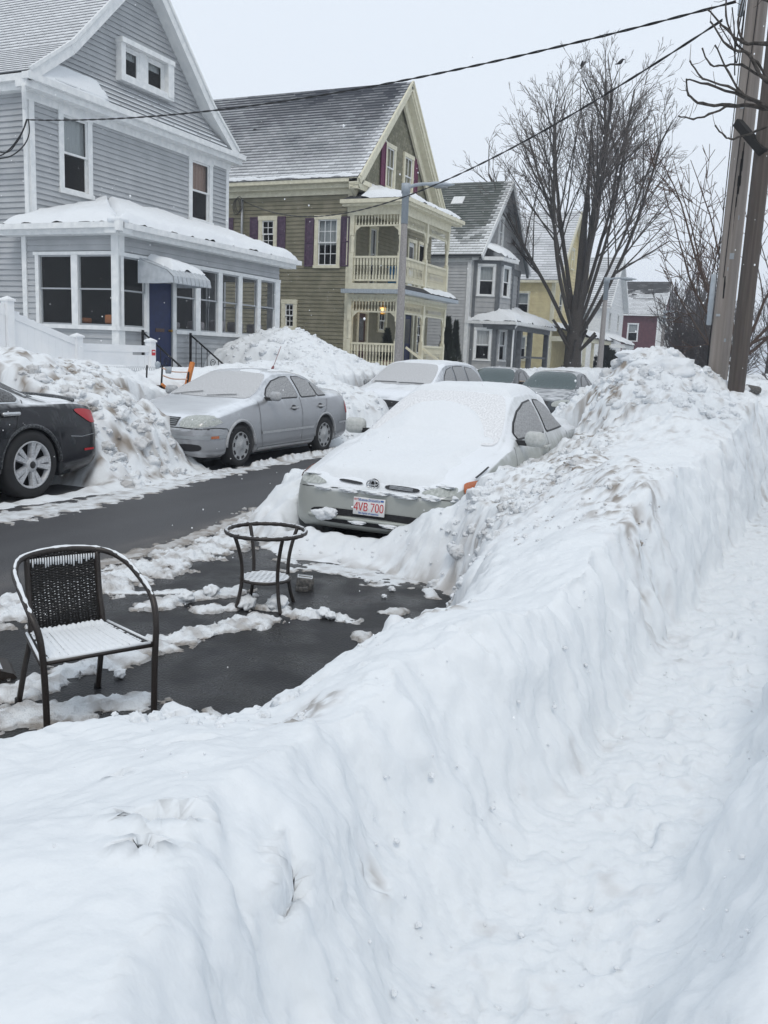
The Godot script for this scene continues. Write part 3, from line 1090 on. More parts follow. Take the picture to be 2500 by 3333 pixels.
# clapboards, each a wedge of its own, lapped over a backing wall with openings
func clad(house: Node3D, called: String, o: Vector3, u: Vector3, n: Vector3, rows: Array, course: float, holes: Array, m: Material, piece_name := "clapboard", thick := 0.03) -> Node3D:
	var st := start()
	var ys := []
	for r in rows:
		ys.append(r[0])
	for h in holes:
		ys.append(h[1])
		ys.append(h[3])
	ys.sort()
	for i in ys.size() - 1:
		if ys[i + 1] - ys[i] < 0.004:
			continue
		var a: float = ys[i] + 0.0005
		var b: float = ys[i + 1] - 0.0005
		if a < rows[0][0] or b > rows[-1][0]:
			continue
		var ra := row_at(rows, a)
		var rb := row_at(rows, b)
		var spans := holes_at(holes, a, b, ra[0], ra[1])
		for s in spans:
			var b0: float = rb[0] if absf(s[0] - ra[0]) < 1e-4 else s[0]
			var b1: float = rb[1] if absf(s[1] - ra[1]) < 1e-4 else s[1]
			var pa: float = ra[2] - 0.004
			var pb: float = rb[2] - 0.004
			hexa(st, [o + u * s[0] + Vector3.UP * a + n * pa, o + u * s[1] + Vector3.UP * a + n * pa, o + u * s[1] + Vector3.UP * a + n * (pa - 0.1), o + u * s[0] + Vector3.UP * a + n * (pa - 0.1),
				o + u * b0 + Vector3.UP * b + n * pb, o + u * b1 + Vector3.UP * b + n * pb, o + u * b1 + Vector3.UP * b + n * (pb - 0.1), o + u * b0 + Vector3.UP * b + n * (pb - 0.1)])
	var wall := put(done(st), called, m, house)
	var y: float = rows[0][0]
	while y < rows[-1][0] - 0.02:
		var y1: float = minf(y + course, rows[-1][0])
		var ra := row_at(rows, y)
		var rb := row_at(rows, y1)
		for s in holes_at(holes, y, y1, ra[0], ra[1]):
			var b0: float = maxf(rb[0], s[0]) if absf(s[0] - ra[0]) < 1e-4 else s[0]
			var b1: float = minf(rb[1], s[1]) if absf(s[1] - ra[1]) < 1e-4 else s[1]
			if b1 - b0 < 0.02:
				continue
			var w: float = thick + rng.randf_range(-0.002, 0.002)
			piece(house, wall, piece_name, m, [o + u * s[0] + Vector3.UP * y + n * (ra[2] + w), o + u * s[1] + Vector3.UP * y + n * (ra[2] + w), o + u * s[1] + Vector3.UP * y + n * ra[2], o + u * s[0] + Vector3.UP * y + n * ra[2],
				o + u * b0 + Vector3.UP * y1 + n * (rb[2] + 0.006), o + u * b1 + Vector3.UP * y1 + n * (rb[2] + 0.006), o + u * b1 + Vector3.UP * y1 + n * rb[2], o + u * b0 + Vector3.UP * y1 + n * rb[2]])
		y += course
	return wall


func hole(w: Array, inset := 0.05) -> Array:
	return [w[0] + inset, w[1] + inset, w[0] + w[2] - inset, w[1] + w[3] - inset]


# a sash window: w = [u, y, width, height] outside the casing
func window(house: Node3D, o: Vector3, u: Vector3, n: Vector3, w: Array, casing_m: Material, opt := {}) -> Node3D:
	var root := node("window", house)
	var t: float = opt.get("casing", 0.11)
	var proud: float = opt.get("proud", 0.055)
	var sash_m: Material = opt.get("sash", M.white)
	var u0: float = w[0]
	var u1: float = w[0] + w[2]
	var y0: float = w[1]
	var y1: float = w[1] + w[3]
	var st := start()
	if t > 0.0:
		fbox(st, o, u, n, u0, u0 + t, y0 + t * 0.7, y1 - t, -0.03, proud)
		fbox(st, o, u, n, u1 - t, u1, y0 + t * 0.7, y1 - t, -0.03, proud)
		fbox(st, o, u, n, u0 - 0.015, u1 + 0.015, y1 - t, y1 + 0.012, -0.03, proud + 0.012)
		fbox(st, o, u, n, u0 - 0.02, u1 + 0.02, y0, y0 + t * 0.7, -0.03, proud + 0.03)
		put(done(st), "casing", casing_m, root)
	var a0 := u0 + t
	var a1 := u1 - t
	var b0 := y0 + t * 0.7
	var b1 := y1 - t
	var mid := lerpf(b0, b1, opt.get("split", 0.5))
	var r: float = opt.get("rail", 0.045)
	var d0: float = opt.get("depth", 0.0)
	var grid: Vector2i = opt.get("grid", Vector2i(0, 0))
	for k in 2:
		var lo := mid - r * 0.5 if k == 0 else b0
		var hi := b1 if k == 0 else mid + r * 0.5
		var nn := d0 + (0.005 if k == 0 else -0.03)
		st = start()
		fbox(st, o, u, n, a0, a0 + r, lo, hi, nn - 0.014, nn + 0.014)
		fbox(st, o, u, n, a1 - r, a1, lo, hi, nn - 0.014, nn + 0.014)
		fbox(st, o, u, n, a0 + r, a1 - r, lo, lo + r, nn - 0.013, nn + 0.013)
		fbox(st, o, u, n, a0 + r, a1 - r, hi - r, hi, nn - 0.013, nn + 0.013)
		put(done(st), "sash", sash_m, root)
		st = start()
		quad(st, o + u * (a0 + r) + Vector3.UP * (lo + r) + n * nn, o + u * (a1 - r) + Vector3.UP * (lo + r) + n * nn, o + u * (a1 - r) + Vector3.UP * (hi - r) + n * nn, o + u * (a0 + r) + Vector3.UP * (hi - r) + n * nn)
		put(done(st), "pane", M.glass, root)
		if grid.x > 1:
			st = start()
			for i in range(1, grid.x):
				var x := lerpf(a0 + r, a1 - r, float(i) / grid.x)
				fbox(st, o, u, n, x - 0.011, x + 0.011, lo + r, hi - r, nn - 0.010, nn + 0.010)
			for i in range(1, grid.y):
				var y := lerpf(lo + r, hi - r, float(i) / grid.y)
				fbox(st, o, u, n, a0 + r, a1 - r, y - 0.011, y + 0.011, nn - 0.008, nn + 0.008)
			put(done(st), "muntin", sash_m, root)
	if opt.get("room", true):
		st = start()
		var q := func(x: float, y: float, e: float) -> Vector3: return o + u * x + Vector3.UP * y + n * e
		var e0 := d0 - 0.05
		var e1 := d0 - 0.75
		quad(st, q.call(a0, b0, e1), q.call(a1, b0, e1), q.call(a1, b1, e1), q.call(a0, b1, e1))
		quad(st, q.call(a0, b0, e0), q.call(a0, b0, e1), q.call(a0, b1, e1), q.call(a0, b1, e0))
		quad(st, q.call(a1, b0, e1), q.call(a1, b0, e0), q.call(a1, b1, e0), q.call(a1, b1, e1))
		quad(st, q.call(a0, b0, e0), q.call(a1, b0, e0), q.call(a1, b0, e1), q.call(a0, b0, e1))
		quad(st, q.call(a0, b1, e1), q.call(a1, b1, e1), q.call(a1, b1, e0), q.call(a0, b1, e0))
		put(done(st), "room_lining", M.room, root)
	if opt.has("curtain"):
		var f: float = opt.get("drop", 0.5)
		var lo := lerpf(b1, b0, f)
		st = start()
		st.set_smooth_group(0)
		var nseg := 28
		for i in nseg:
			var x0 := lerpf(a0, a1, float(i) / nseg)
			var x1 := lerpf(a0, a1, float(i + 1) / nseg)
			var c0 := d0 - 0.10 + 0.012 * sin(i * 1.15)
			var c1 := d0 - 0.10 + 0.012 * sin((i + 1) * 1.15)
			quad(st, o + u * x0 + Vector3.UP * lo + n * c0, o + u * x1 + Vector3.UP * lo + n * c1, o + u * x1 + Vector3.UP * b1 + n * c1, o + u * x0 + Vector3.UP * b1 + n * c0)
		put(done(st), "curtain", opt.curtain, root)
	return root


func shutter(house: Node3D, o: Vector3, u: Vector3, n: Vector3, u0: float, u1: float, y0: float, y1: float, m: Material) -> void:
	var st := start()
	var f := 0.045
	fbox(st, o, u, n, u0, u0 + f, y0, y1, 0.032, 0.07)
	fbox(st, o, u, n, u1 - f, u1, y0, y1, 0.032, 0.07)
	for k in [y0, (y0 + y1) * 0.5 - f * 0.5, y1 - f]:
		fbox(st, o, u, n, u0 + f, u1 - f, k, k + f, 0.032, 0.068)
	fbox(st, o, u, n, u0 + f, u1 - f, y0 + f, y1 - f, 0.03, 0.048)
	put(done(st), "shutter", m, house)


func trim(house: Node3D, called: String, m: Material, o: Vector3, u: Vector3, n: Vector3, boxes: Array) -> MeshInstance3D:
	var st := start()
	for b in boxes:
		fbox(st, o, u, n, b[0], b[1], b[2], b[3], b[4], b[5])
	return put(done(st), called, m, house)


func slab(house: Node3D, called: String, m: Material, A: Vector3, B: Vector3, C: Vector3, D: Vector3, thick: float) -> MeshInstance3D:
	var nn := (B - A).cross(D - A).normalized()
	var st := start()
	quad(st, A, B, C, D)
	var d := nn * -thick
	quad(st, D + d, C + d, B + d, A + d)
	quad(st, A + d, B + d, B, A)
	quad(st, B + d, C + d, C, B)
	quad(st, C + d, D + d, D, C)
	quad(st, D + d, A + d, A, D)
	return put(done(st), called, m, house)


var shingle_meshes := {}


func shingle_shape(w: float, l: float, tone: int, lift: float, tint: Vector3) -> ArrayMesh:
	var key := [w, l, tone, lift, tint]
	if shingle_meshes.has(key):
		return shingle_meshes[key]
	var st := start()
	shingle_into(st, Transform3D(), w, l, tone, lift, tint)
	var m := done(st)
	shingle_meshes[key] = m
	return m


# x along the eave, y out of the roof, z down the slope
func shingle_into(st: SurfaceTool, t: Transform3D, w: float, l: float, tone: int, lift: float, tint: Vector3) -> void:
	var c := tint.lerp(Vector3(0.80, 0.82, 0.845), tone / 11.0 * 0.96)
	var cf := tint.lerp(Vector3(0.80, 0.82, 0.845), maxf(0.0, tone / 11.0 * 0.8 - 0.22))
	var hw := w * 0.5 - 0.004
	var back := -l * 0.5
	var fr := l * 0.5
	var br := fr - l * 0.36
	var p := [Vector3(-hw, 0.006, back), Vector3(hw, 0.006, back), Vector3(hw, lerpf(0.006, lift, 0.74), br), Vector3(-hw, lerpf(0.006, lift, 0.74), br), Vector3(hw, lift, fr), Vector3(-hw, lift, fr), Vector3(hw, 0.0, fr), Vector3(-hw, 0.0, fr), Vector3(hw, 0.0, back), Vector3(-hw, 0.0, back)]
	for i in p.size():
		p[i] = t * p[i]
	st.set_color(Color(c.x, c.y, c.z))
	quad(st, p[3], p[2], p[1], p[0])
	st.set_color(Color(cf.x, cf.y, cf.z))
	quad(st, p[5], p[4], p[2], p[3])
	st.set_color(Color(tint.x * 0.8, tint.y * 0.8, tint.z * 0.8))
	quad(st, p[7], p[6], p[4], p[5])
	quad(st, p[6], p[8], p[1], p[4])
	quad(st, p[9], p[7], p[5], p[0])


# shingles over a roof plane: eave A to B, ridge D to C; the nearest ones are pieces of their own
func shingles(house: Node3D, roof: Node3D, A: Vector3, B: Vector3, C: Vector3, D: Vector3, expo: float, w: float, tone: Callable, tint: Vector3, single := 0, seed_ := 5) -> void:
	var r := RandomNumberGenerator.new()
	r.seed = seed_
	var nn := (B - A).cross(D - A).normalized()
	var e := (B - A).normalized()
	var dn := e.cross(nn).normalized()
	var slope := (D - A).length()
	var rows := int(ceil(slope / expo))
	var list := []
	for i in rows:
		var v := (i + 0.5) / rows
		var L := A.lerp(D, v)
		var R := B.lerp(C, v)
		var len := L.distance_to(R)
		var k := int(ceil(len / w))
		var off := 0.5 if i % 2 else 0.0
		for j in k + 1:
			var xa := maxf((j + off - 0.5) * w, 0.0)
			var xb := minf((j + off + 0.5) * w, len)
			if xb - xa < 0.04:
				continue
			var x := (xa + xb) * 0.5
			var c := L + e * x + nn * 0.004
			var tn: float = tone.call(x / len, v) * 11.0 + r.randf_range(-0.8, 0.8)
			list.append([c, clampi(int(roundf(tn)), 0, 11), c.distance_to(Vector3(0, 1.72, 0)), snappedf(xb - xa, 0.01)])
	if single > 0:
		list.sort_custom(func(a, b): return a[2] < b[2])
	var bs := Basis(e, nn, dn)
	var st := start()
	var rest := 0
	for i in list.size():
		var t := Transform3D(bs, list[i][0])
		if i < single:
			var o := put(shingle_shape(list[i][3], expo * 1.1, list[i][1], 0.022, tint), "shingle", M.vcol, roof)
			o.transform = t
		else:
			shingle_into(st, t, list[i][3], expo * 1.1, list[i][1], 0.022, tint)
			rest += 1
	if rest:
		var o := put(done(st), "shingles", M.vcol, roof)
		o.set_meta("kind", "stuff")


# snow lying on a sloping panel p00 (left eave) p10 (right eave) p11 p01 (top)
func snow_pad(house: Node3D, called: String, p00: Vector3, p10: Vector3, p11: Vector3, p01: Vector3, thick: float, nu: int, nv: int, seed_: int, ragged := 0.06, cover = null) -> MeshInstance3D:
	var n := FastNoiseLite.new()
	n.seed = seed_
	n.frequency = 0.55
	n.fractal_octaves = 4
	var P := PackedVector3Array()
	var D := PackedByteArray()
	var nrm := (p10 - p00).cross(p01 - p00).normalized()
	for j in nv:
		for i in nu:
			var uu := float(i) / (nu - 1)
			var vv := float(j) / (nv - 1)
			var b := p00.lerp(p10, uu).lerp(p01.lerp(p11, uu), vv)
			var eu := minf(uu, 1.0 - uu) * p00.distance_to(p10)
			var ev := minf(vv, (1.0 - vv) + 0.2) * p00.distance_to(p01)
			var e := minf(eu, ev) + n.get_noise_2d(b.x * 2.2 + b.z * 3.1, b.z * 2.0 + b.y * 2.0) * ragged * 2.0
			var t := thick * pow(clampf(e / (thick * 1.6), 0.0, 1.0), 0.5) * (1.0 + 0.45 * n.get_noise_2d(b.x * 1.2 + 7.0, b.z * 1.2))
			if cover != null:
				t *= cover.call(uu, vv)
			P.append(b + Vector3.UP * (t + n.get_noise_2d(b.x * 5.0, b.z * 5.0) * 0.02 * minf(1.0, t * 10.0)) + nrm * -0.012)
			D.append(1 if t < 0.006 else 0)
	# rows run from the eave upwards: flip so that the surface faces up
	var Q := PackedVector3Array()
	var E := PackedByteArray()
	for j in range(nv - 1, -1, -1):
		for i in nu:
			Q.append(P[j * nu + i])
			E.append(D[j * nu + i])
	var o := put(grid_mesh(Q, nu, nv, PackedColorArray(), E), called, M.snow_plain, house)
	o.set_meta("kind", "stuff")
	return o


func baluster_mesh(h: float, r: float) -> ArrayMesh:
	var st := start()
	var s := r * 1.25
	box(st, Vector3(0, h * 0.11, 0), Vector3(s * 2, h * 0.22, s * 2))
	box(st, Vector3(0, h * 0.83, 0), Vector3(s * 2, h * 0.34, s * 2))
	lathe(st, Vector3(0, h * 0.22, 0), Vector3.UP, [Vector2(r * 0.55, 0), Vector2(r * 1.05, h * 0.05), Vector2(r * 0.75, h * 0.12), Vector2(r * 0.6, h * 0.24), Vector2(r * 0.95, h * 0.36), Vector2(r * 0.6, h * 0.44)], 8)
	return done(st)


const FX := Vector3(1, 0, 0)
const FZ := Vector3(0, 0, 1)
const BZ := Vector3(0, 0, -1)


# ------------------------------------------------------------------ grey house with the closed-in porch
func build_house_one() -> void:
	var h := thing("grey_house", "pale grey gabled house with a glazed porch and a blue front door", "house")
	var fo := Vector3(-16.2, 0, -15.85)
	var so := Vector3(-20.0, 0, -15.85)
	var c := 0.125
	# street front above the porch
	var wl := [0.86, 5.12, 1.10, 1.92]
	var wr := [5.82, 5.18, 1.14, 1.86]
	clad(h, "wall", fo, BZ, FX, [[4.25, 0, 7.78], [7.12, 0, 7.78]], c, [hole(wl), hole(wr)], M.grey_siding, "clapboard", 0.042)
	window(h, fo, BZ, FX, wl, M.white, {"casing": 0.15, "grid": Vector2i(1, 1), "curtain": M.curtain_sheer, "drop": 0.5})
	window(h, fo, BZ, FX, wr, M.white, {"casing": 0.16, "curtain": M.curtain_warm, "drop": 0.5})
	# gable with its flared foot
	var gw1 := [3.02, 8.3, 0.66, 0.70]
	var gw2 := [3.94, 8.3, 0.72, 0.70]
	clad(h, "gable_wall", fo, BZ, FX, [[7.34, 0.02, 7.68, 0.40], [7.75, 0.55, 6.95, 0.13], [8.15, 1.0, 6.5, 0.0], [10.95, 3.69, 3.81, 0.0]], c, [[3.05, 8.3, 4.62, 9.02]], M.grey_siding, "clapboard", 0.042)
	for g in [gw1, gw2]:
		window(h, fo + FX * 0.05, BZ, FX, g, M.white, {"casing": 0.05, "proud": 0.03, "rail": 0.05, "split": 0.001, "curtain": M.curtain_sheer, "drop": 0.3})
	trim(h, "window_hood", M.white, fo, BZ, FX, [[2.86, 3.02, 8.2, 9.1, -0.02, 0.20], [4.66, 4.90, 8.2, 9.1, -0.02, 0.24], [2.84, 4.92, 9.02, 9.14, -0.02, 0.26], [2.84, 4.92, 8.14, 8.30, -0.02, 0.22], [3.68, 3.94, 8.3, 9.02, -0.02, 0.09]])
	# eaves along the front
	trim(h, "gutter", M.white, fo, BZ, FX, [[-0.38, 8.05, 7.12, 7.26, 0.02, 0.34], [-0.42, 8.09, 7.26, 7.40, 0.26, 0.46], [-0.1, 7.86, 6.94, 7.12, 0.0, 0.06]])
	trim(h, "corner_board", M.white, fo, BZ, FX, [[-0.02, 0.13, 0.3, 7.0, 0.0, 0.045]])
	trim(h, "corner_board", M.white, fo, BZ, FX, [[7.66, 7.80, 4.2, 7.0, 0.0, 0.045]])
	trim(h, "corner_board", M.white, so, FX, FZ, [[3.68, 3.81, 0.3, 7.0, 0.0, 0.045]])
	# side wall
	clad(h, "side_wall", so, FX, FZ, [[0.4, 0, 3.8], [7.2, 0, 3.8]], c, [], M.grey_siding, "clapboard", 0.042)
	trim(h, "rear_wall", M.grey_siding, so, FX, FZ, [[-7.0, 0, 0.3, 7.2, -0.1, 0.0]])
	trim(h, "far_wall", M.grey_siding, Vector3(-27, 0, -23.63), FX, FZ, [[0, 10.78, 0.3, 7.2, 0.0, 0.1]])
	trim(h, "back_wall", M.grey_siding, Vector3(-27, 0, -15.85), BZ, FX, [[0, 7.78, 0.3, 7.2, -0.1, 0.0]])
	trim(h, "side_gutter", M.white, so, FX, FZ, [[-7.0, 3.95, 7.10, 7.26, 0.02, 0.24], [-7.0, 4.2, 7.26, 7.40, 0.20, 0.36]])
	# main roof, bell-cast, gable to the street
	var cz := -19.6
	var prof := [[0.0, 11.15], [2.75, 8.4], [4.05, 7.45]]
	var x0 := -27.2
	var x1 := -15.86
	for side in [1, -1]:
		for k in 2:
			var hi: Array = prof[k]
			var lo: Array = prof[k + 1]
			var A := Vector3(x0, lo[1], cz + side * lo[0])
			var B := Vector3(x1, lo[1], cz + side * lo[0])
			var C := Vector3(x1, hi[1], cz + side * hi[0])
			var D := Vector3(x0, hi[1], cz + side * hi[0])
			if side == 1:
				var roof := slab(h, "roof", M.roof_base, A, B, C, D, 0.16)
				shingles(h, roof, Vector3(-21.5, A.y, A.z), B, C, Vector3(-21.5, D.y, D.z), 0.15, 0.3, func(_u, v): return 0.80 + 0.05 * v, Vector3(0.20, 0.21, 0.225), 150 if k == 0 else 90, 8 + k)
			else:
				slab(h, "roof", M.white, B, A, D, C, 0.16)
			# rake boards
			var st := start()
			var off := Vector3(0.02, -0.13, 0)
			bar(st, B + off, C + off, 0.06, 0.22, Vector3.UP)
			bar(st, B + Vector3(0.05, 0.035, 0), C + Vector3(0.05, 0.035, 0), 0.07, 0.07, Vector3.UP)
			bar(st, B + Vector3(-0.19, -0.22, 0), C + Vector3(-0.19, -0.22, 0), 0.36, 0.05, Vector3.UP)
			put(done(st), "rake_board", M.white, h)
	snow_pad(h, "snow_cover", Vector3(-15.80, 7.36, -15.5), Vector3(-15.80, 7.36, -18.2), Vector3(-16.05, 7.85, -18.0), Vector3(-16.05, 7.85, -16.4), 0.055, 40, 12, 31, 0.12)
	# snow caught on the lapped boards of the flared foot
	var sl := start()
	for k in 6:
		var r := row_at([[7.34, 0.02, 7.68, 0.40], [7.75, 0.55, 6.95, 0.13], [8.15, 1.0, 6.5, 0.0]], 7.34 + k * c)
		var u0: float = r[0] + 0.3
		while u0 < r[1] - 0.5:
			var u1 := minf(u0 + rng.randf_range(0.5, 1.6), r[1] - 0.25)
			var hh := (0.05 - 0.007 * k) * rng.randf_range(0.5, 1.1)
			fbox(sl, fo, BZ, FX, u0, u1, 7.34 + k * c + 0.004, 7.34 + k * c + hh, r[2] - 0.05, r[2] + 0.046)
			u0 = u1 + rng.randf_range(0.0, 0.12)
	put(done(sl), "snow_line", M.snow_plain, h).set_meta("kind", "stuff")
	# downspout at the corner
	var st := start()
	tube_u(st, curve_pts([Vector3(-15.95, 7.15, -15.50), Vector3(-15.98, 7.0, -15.52), Vector3(-16.2, 6.75, -15.74), Vector3(-16.22, 6.6, -15.76), Vector3(-16.22, 4.3, -15.76)], 6), 0.05, 10)
	put(done(st), "downspout", M.white, h)
	# ---- porch
	var po := Vector3(-13.5, 0, -15.61)
	var qo := Vector3(-16.2, 0, -15.61)
	var wins := [[0.12, 0.88], [1.96, 2.74], [2.91, 3.68], [3.84, 4.59], [4.75, 5.51], [5.66, 6.42]]
	var holes := [[0.05, 2.0, 6.5, 3.58], [0.9, 1.0, 1.92, 3.58]]
	clad(h, "porch_front", po, BZ, FX, [[0.4, 0, 6.65], [3.98, 0, 6.65]], c, holes, M.grey_siding)
	clad(h, "porch_side", qo, FX, FZ, [[0.4, 0.02, 2.7], [3.98, 0.02, 2.7]], c, [[0.42, 2.0, 2.6, 3.60]], M.grey_siding)
	clad(h, "porch_end", Vector3(-13.5, 0, -22.26), -FX, BZ, [[0.4, 0, 2.7], [3.98, 0, 2.7]], c * 2.0, [[0.3, 2.0, 2.4, 3.58]], M.grey_siding)
	var posts := [[-0.02, 0.13], [0.87, 0.97], [1.84, 1.97], [2.73, 2.92], [3.67, 3.85], [4.58, 4.76], [5.50, 5.67], [6.41, 6.67]]
	for p in posts:
		trim(h, "post", M.white, po, BZ, FX, [[p[0], p[1], 1.05 if p[0] > 0.5 and p[0] < 1.9 else 2.05, 3.54, -0.06, 0.05]])
	trim(h, "post", M.white, po, BZ, FX, [[-0.03, 0.15, 0.4, 1.96, 0.0, 0.055], [-0.03, 0.15, 3.62, 3.98, 0.0, 0.055]])
	trim(h, "post", M.white, qo, FX, FZ, [[2.56, 2.75, 0.4, 3.98, -0.04, 0.055]])
	trim(h, "post", M.white, qo, FX, FZ, [[-0.03, 0.1, 0.4, 3.98, -0.04, 0.05]])
	for p in [[0.36, 0.46], [1.42, 1.60]]:
		trim(h, "post", M.white, qo, FX, FZ, [[p[0], p[1], 2.05, 3.56, -0.06, 0.048]])
	trim(h, "sill", M.white, po, BZ, FX, [[-0.08, 0.9, 1.96, 2.05, -0.06, 0.10], [1.92, 6.72, 1.96, 2.05, -0.06, 0.10]])
	trim(h, "sill", M.white, qo, FX, FZ, [[0.3, 2.72, 1.96, 2.05, -0.06, 0.095]])
	trim(h, "lintel", M.white, po, BZ, FX, [[-0.04, 6.68, 3.54, 3.62, -0.06, 0.06]])
	trim(h, "lintel", M.white, qo, FX, FZ, [[0.32, 2.72, 3.56, 3.63, -0.06, 0.062]])
	var wopt := {"casing": 0.0, "sash": M.alu, "rail": 0.035, "room": false, "split": 0.52}
	for w in wins:
		window(h, po, BZ, FX, [w[0], 2.05, w[1] - w[0], 1.49], M.white, wopt)
	for w in [[0.46, 1.42], [1.60, 2.56]]:
		window(h, qo, FX, FZ, [w[0], 2.05, w[1] - w[0], 1.51], M.white, wopt)
	window(h, Vector3(-13.5, 0, -22.26), -FX, BZ, [0.3, 2.0, 2.1, 1.58], M.white, wopt)
	# inside of the porch: floor, ceiling, house wall, a few things on the sill
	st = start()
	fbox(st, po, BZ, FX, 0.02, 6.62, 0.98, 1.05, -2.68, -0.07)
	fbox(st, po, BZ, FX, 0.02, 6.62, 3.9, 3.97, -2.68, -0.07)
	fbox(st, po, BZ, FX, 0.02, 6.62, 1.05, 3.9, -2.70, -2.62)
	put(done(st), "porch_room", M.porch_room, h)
	st = start()
	for k in [[2.2, 2.12, 0.10], [3.2, 2.1, 0.16], [4.1, 2.12, 0.2], [4.95, 2.14, 0.18], [5.9, 2.1, 0.2]]:
		rbox(st, po + BZ * k[0] + Vector3.UP * (k[1] + k[2] * 0.5) + FX * -0.3, Vector3(0.3, k[2] * 1.5, 0.4), 0.06)
	put(done(st), "cushion", mat(0.22, 0.21, 0.22, 0.9), h)
	st = start()
	for k in [[-1.3, 2.16, 0.28, 0.12], [-0.5, 2.2, 0.2, 0.2]]:
		rbox(st, Vector3(po.x + k[0], k[1], po.z - 0.35), Vector3(k[2], k[3], 0.25), 0.04)
	put(done(st), "flower_pot", mat(0.30, 0.12, 0.05, 0.8), h)
	# blue door
	var door := trim(h, "door", M.blue_door, po, BZ, FX, [[0.99, 1.82, 1.05, 3.10, -0.05, 0.0]])
	st = start()
	fbox(st, po, BZ, FX, 1.24, 1.56, 1.98, 2.06, -0.001, 0.014)
	put(done(st), "mail_slot", mat(0.08, 0.05, 0.04, 0.4, 0.5), door)
	st = start()
	lathe(st, po + BZ * 1.76 + Vector3.UP * 2.02, FX, [Vector2(0.03, 0), Vector2(0.02, 0.02), Vector2(0.035, 0.05), Vector2(0.03, 0.08), Vector2(0.0, 0.09)], 12)
	put(done(st), "door_knob", M.brass, door)
	trim(h, "door_frame", M.alu, po, BZ, FX, [[0.95, 0.99, 1.0, 3.14, -0.06, 0.03], [1.82, 1.86, 1.0, 3.14, -0.06, 0.03], [0.99, 1.82, 3.10, 3.54, -0.06, 0.02]])
	# awning over the door: ribbed metal with side cheeks
	var aw := node("awning", h)
	for s in [0.62, 1.98]:
		st = start()
		prism(st, v2([0.02, 3.02, 0.02, 3.55, 0.45, 3.42, 0.82, 3.30, 0.98, 3.16, 1.0, 3.04, 0.6, 3.02]), po + BZ * s, FX, Vector3.UP, BZ, 0.012)
		put(done(st), "cheek", M.awning, aw)
	for k in 9:
		st = start()
		var a := 0.62 + k * 0.152
		var pts := [Vector2(0.02, 3.56), Vector2(0.45, 3.43), Vector2(0.83, 3.31), Vector2(1.0, 3.17), Vector2(1.03, 3.02)]
		for i in 4:
			var p0: Vector2 = pts[i]
			var p1: Vector2 = pts[i + 1]
			hexa(st, [po + BZ * a + FX * p1.x + Vector3.UP * p1.y, po + BZ * (a + 0.135) + FX * p1.x + Vector3.UP * p1.y, po + BZ * (a + 0.135) + FX * p0.x + Vector3.UP * p0.y, po + BZ * a + FX * p0.x + Vector3.UP * p0.y,
				po + BZ * (a + 0.02) + FX * (p1.x + 0.012) + Vector3.UP * (p1.y + 0.02), po + BZ * (a + 0.115) + FX * (p1.x + 0.012) + Vector3.UP * (p1.y + 0.02), po + BZ * (a + 0.115) + FX * (p0.x + 0.012) + Vector3.UP * (p0.y + 0.02), po + BZ * (a + 0.02) + FX * (p0.x + 0.012) + Vector3.UP * (p0.y + 0.02)])
		put(done(st), "awning_slat", M.awning, aw)
	snow_pad(h, "snow_cover", po + BZ * 0.75 + FX * 0.86 + Vector3.UP * 3.32, po + BZ * 1.98 + FX * 0.86 + Vector3.UP * 3.32, po + BZ * 1.98 + FX * 0.06 + Vector3.UP * 3.56, po + BZ * 0.9 + FX * 0.06 + Vector3.UP * 3.56, 0.16, 24, 16, 33, 0.06)
	# porch roof and its snow
	var A := Vector3(-13.08, 4.16, -15.18)
	var B := Vector3(-13.08, 4.16, -22.72)
	var C := Vector3(-16.2, 5.08, -23.2)
	var D := Vector3(-16.2, 5.14, -18.35)
	var E := Vector3(-16.62, 4.16, -15.18)
	slab(h, "porch_roof", M.roof_base, A, B, C, D, 0.05)
	slab(h, "porch_roof", M.roof_base, E, A, D, D + Vector3(-0.01, 0, 0), 0.05)
	snow_pad(h, "snow_cover", A + Vector3(0.0, 0.02, 0.03), B + Vector3(0.0, 0.02, 0), C, D, 0.20, 90, 36, 34, 0.03)
	snow_pad(h, "snow_cover", E + Vector3(0.2, 0.02, 0), A + Vector3(0, 0.02, 0.0), D, D + Vector3(-0.05, 0, 0.1), 0.18, 50, 36, 35, 0.03)
	st = start()
	rbox(st, A + Vector3(-0.14, 0.06, -0.12), Vector3(0.34, 0.11, 0.34), 0.05)
	put(done(st), "snow_cover", M.snow_plain, h).set_meta("kind", "stuff")
	trim(h, "porch_gutter", M.white, po, BZ, FX, [[-0.40, 7.10, 3.96, 4.08, 0.0, 0.30], [-0.46, 7.18, 4.07, 4.19, 0.30, 0.44]])
	trim(h, "porch_gutter", M.white, qo, FX, FZ, [[-0.44, 3.10, 3.965, 4.075, 0.0, 0.30], [-0.46, 3.14, 4.07, 4.188, 0.30, 0.44]])
	trim(h, "gutter_corner", M.white, Vector3.ZERO, FX, FZ, [[-13.16, -13.03, 4.0, 4.2, -15.25, -15.13]])
	# steps
	for k in 5:
		st = start()
		fbox(st, po, BZ, FX, 0.8, 2.3, 0.1, 0.98 - k * 0.19, 0.05 + k * 0.30, 0.36 + k * 0.30)
		put(done(st), "step", M.concrete, h)
	finish(h)
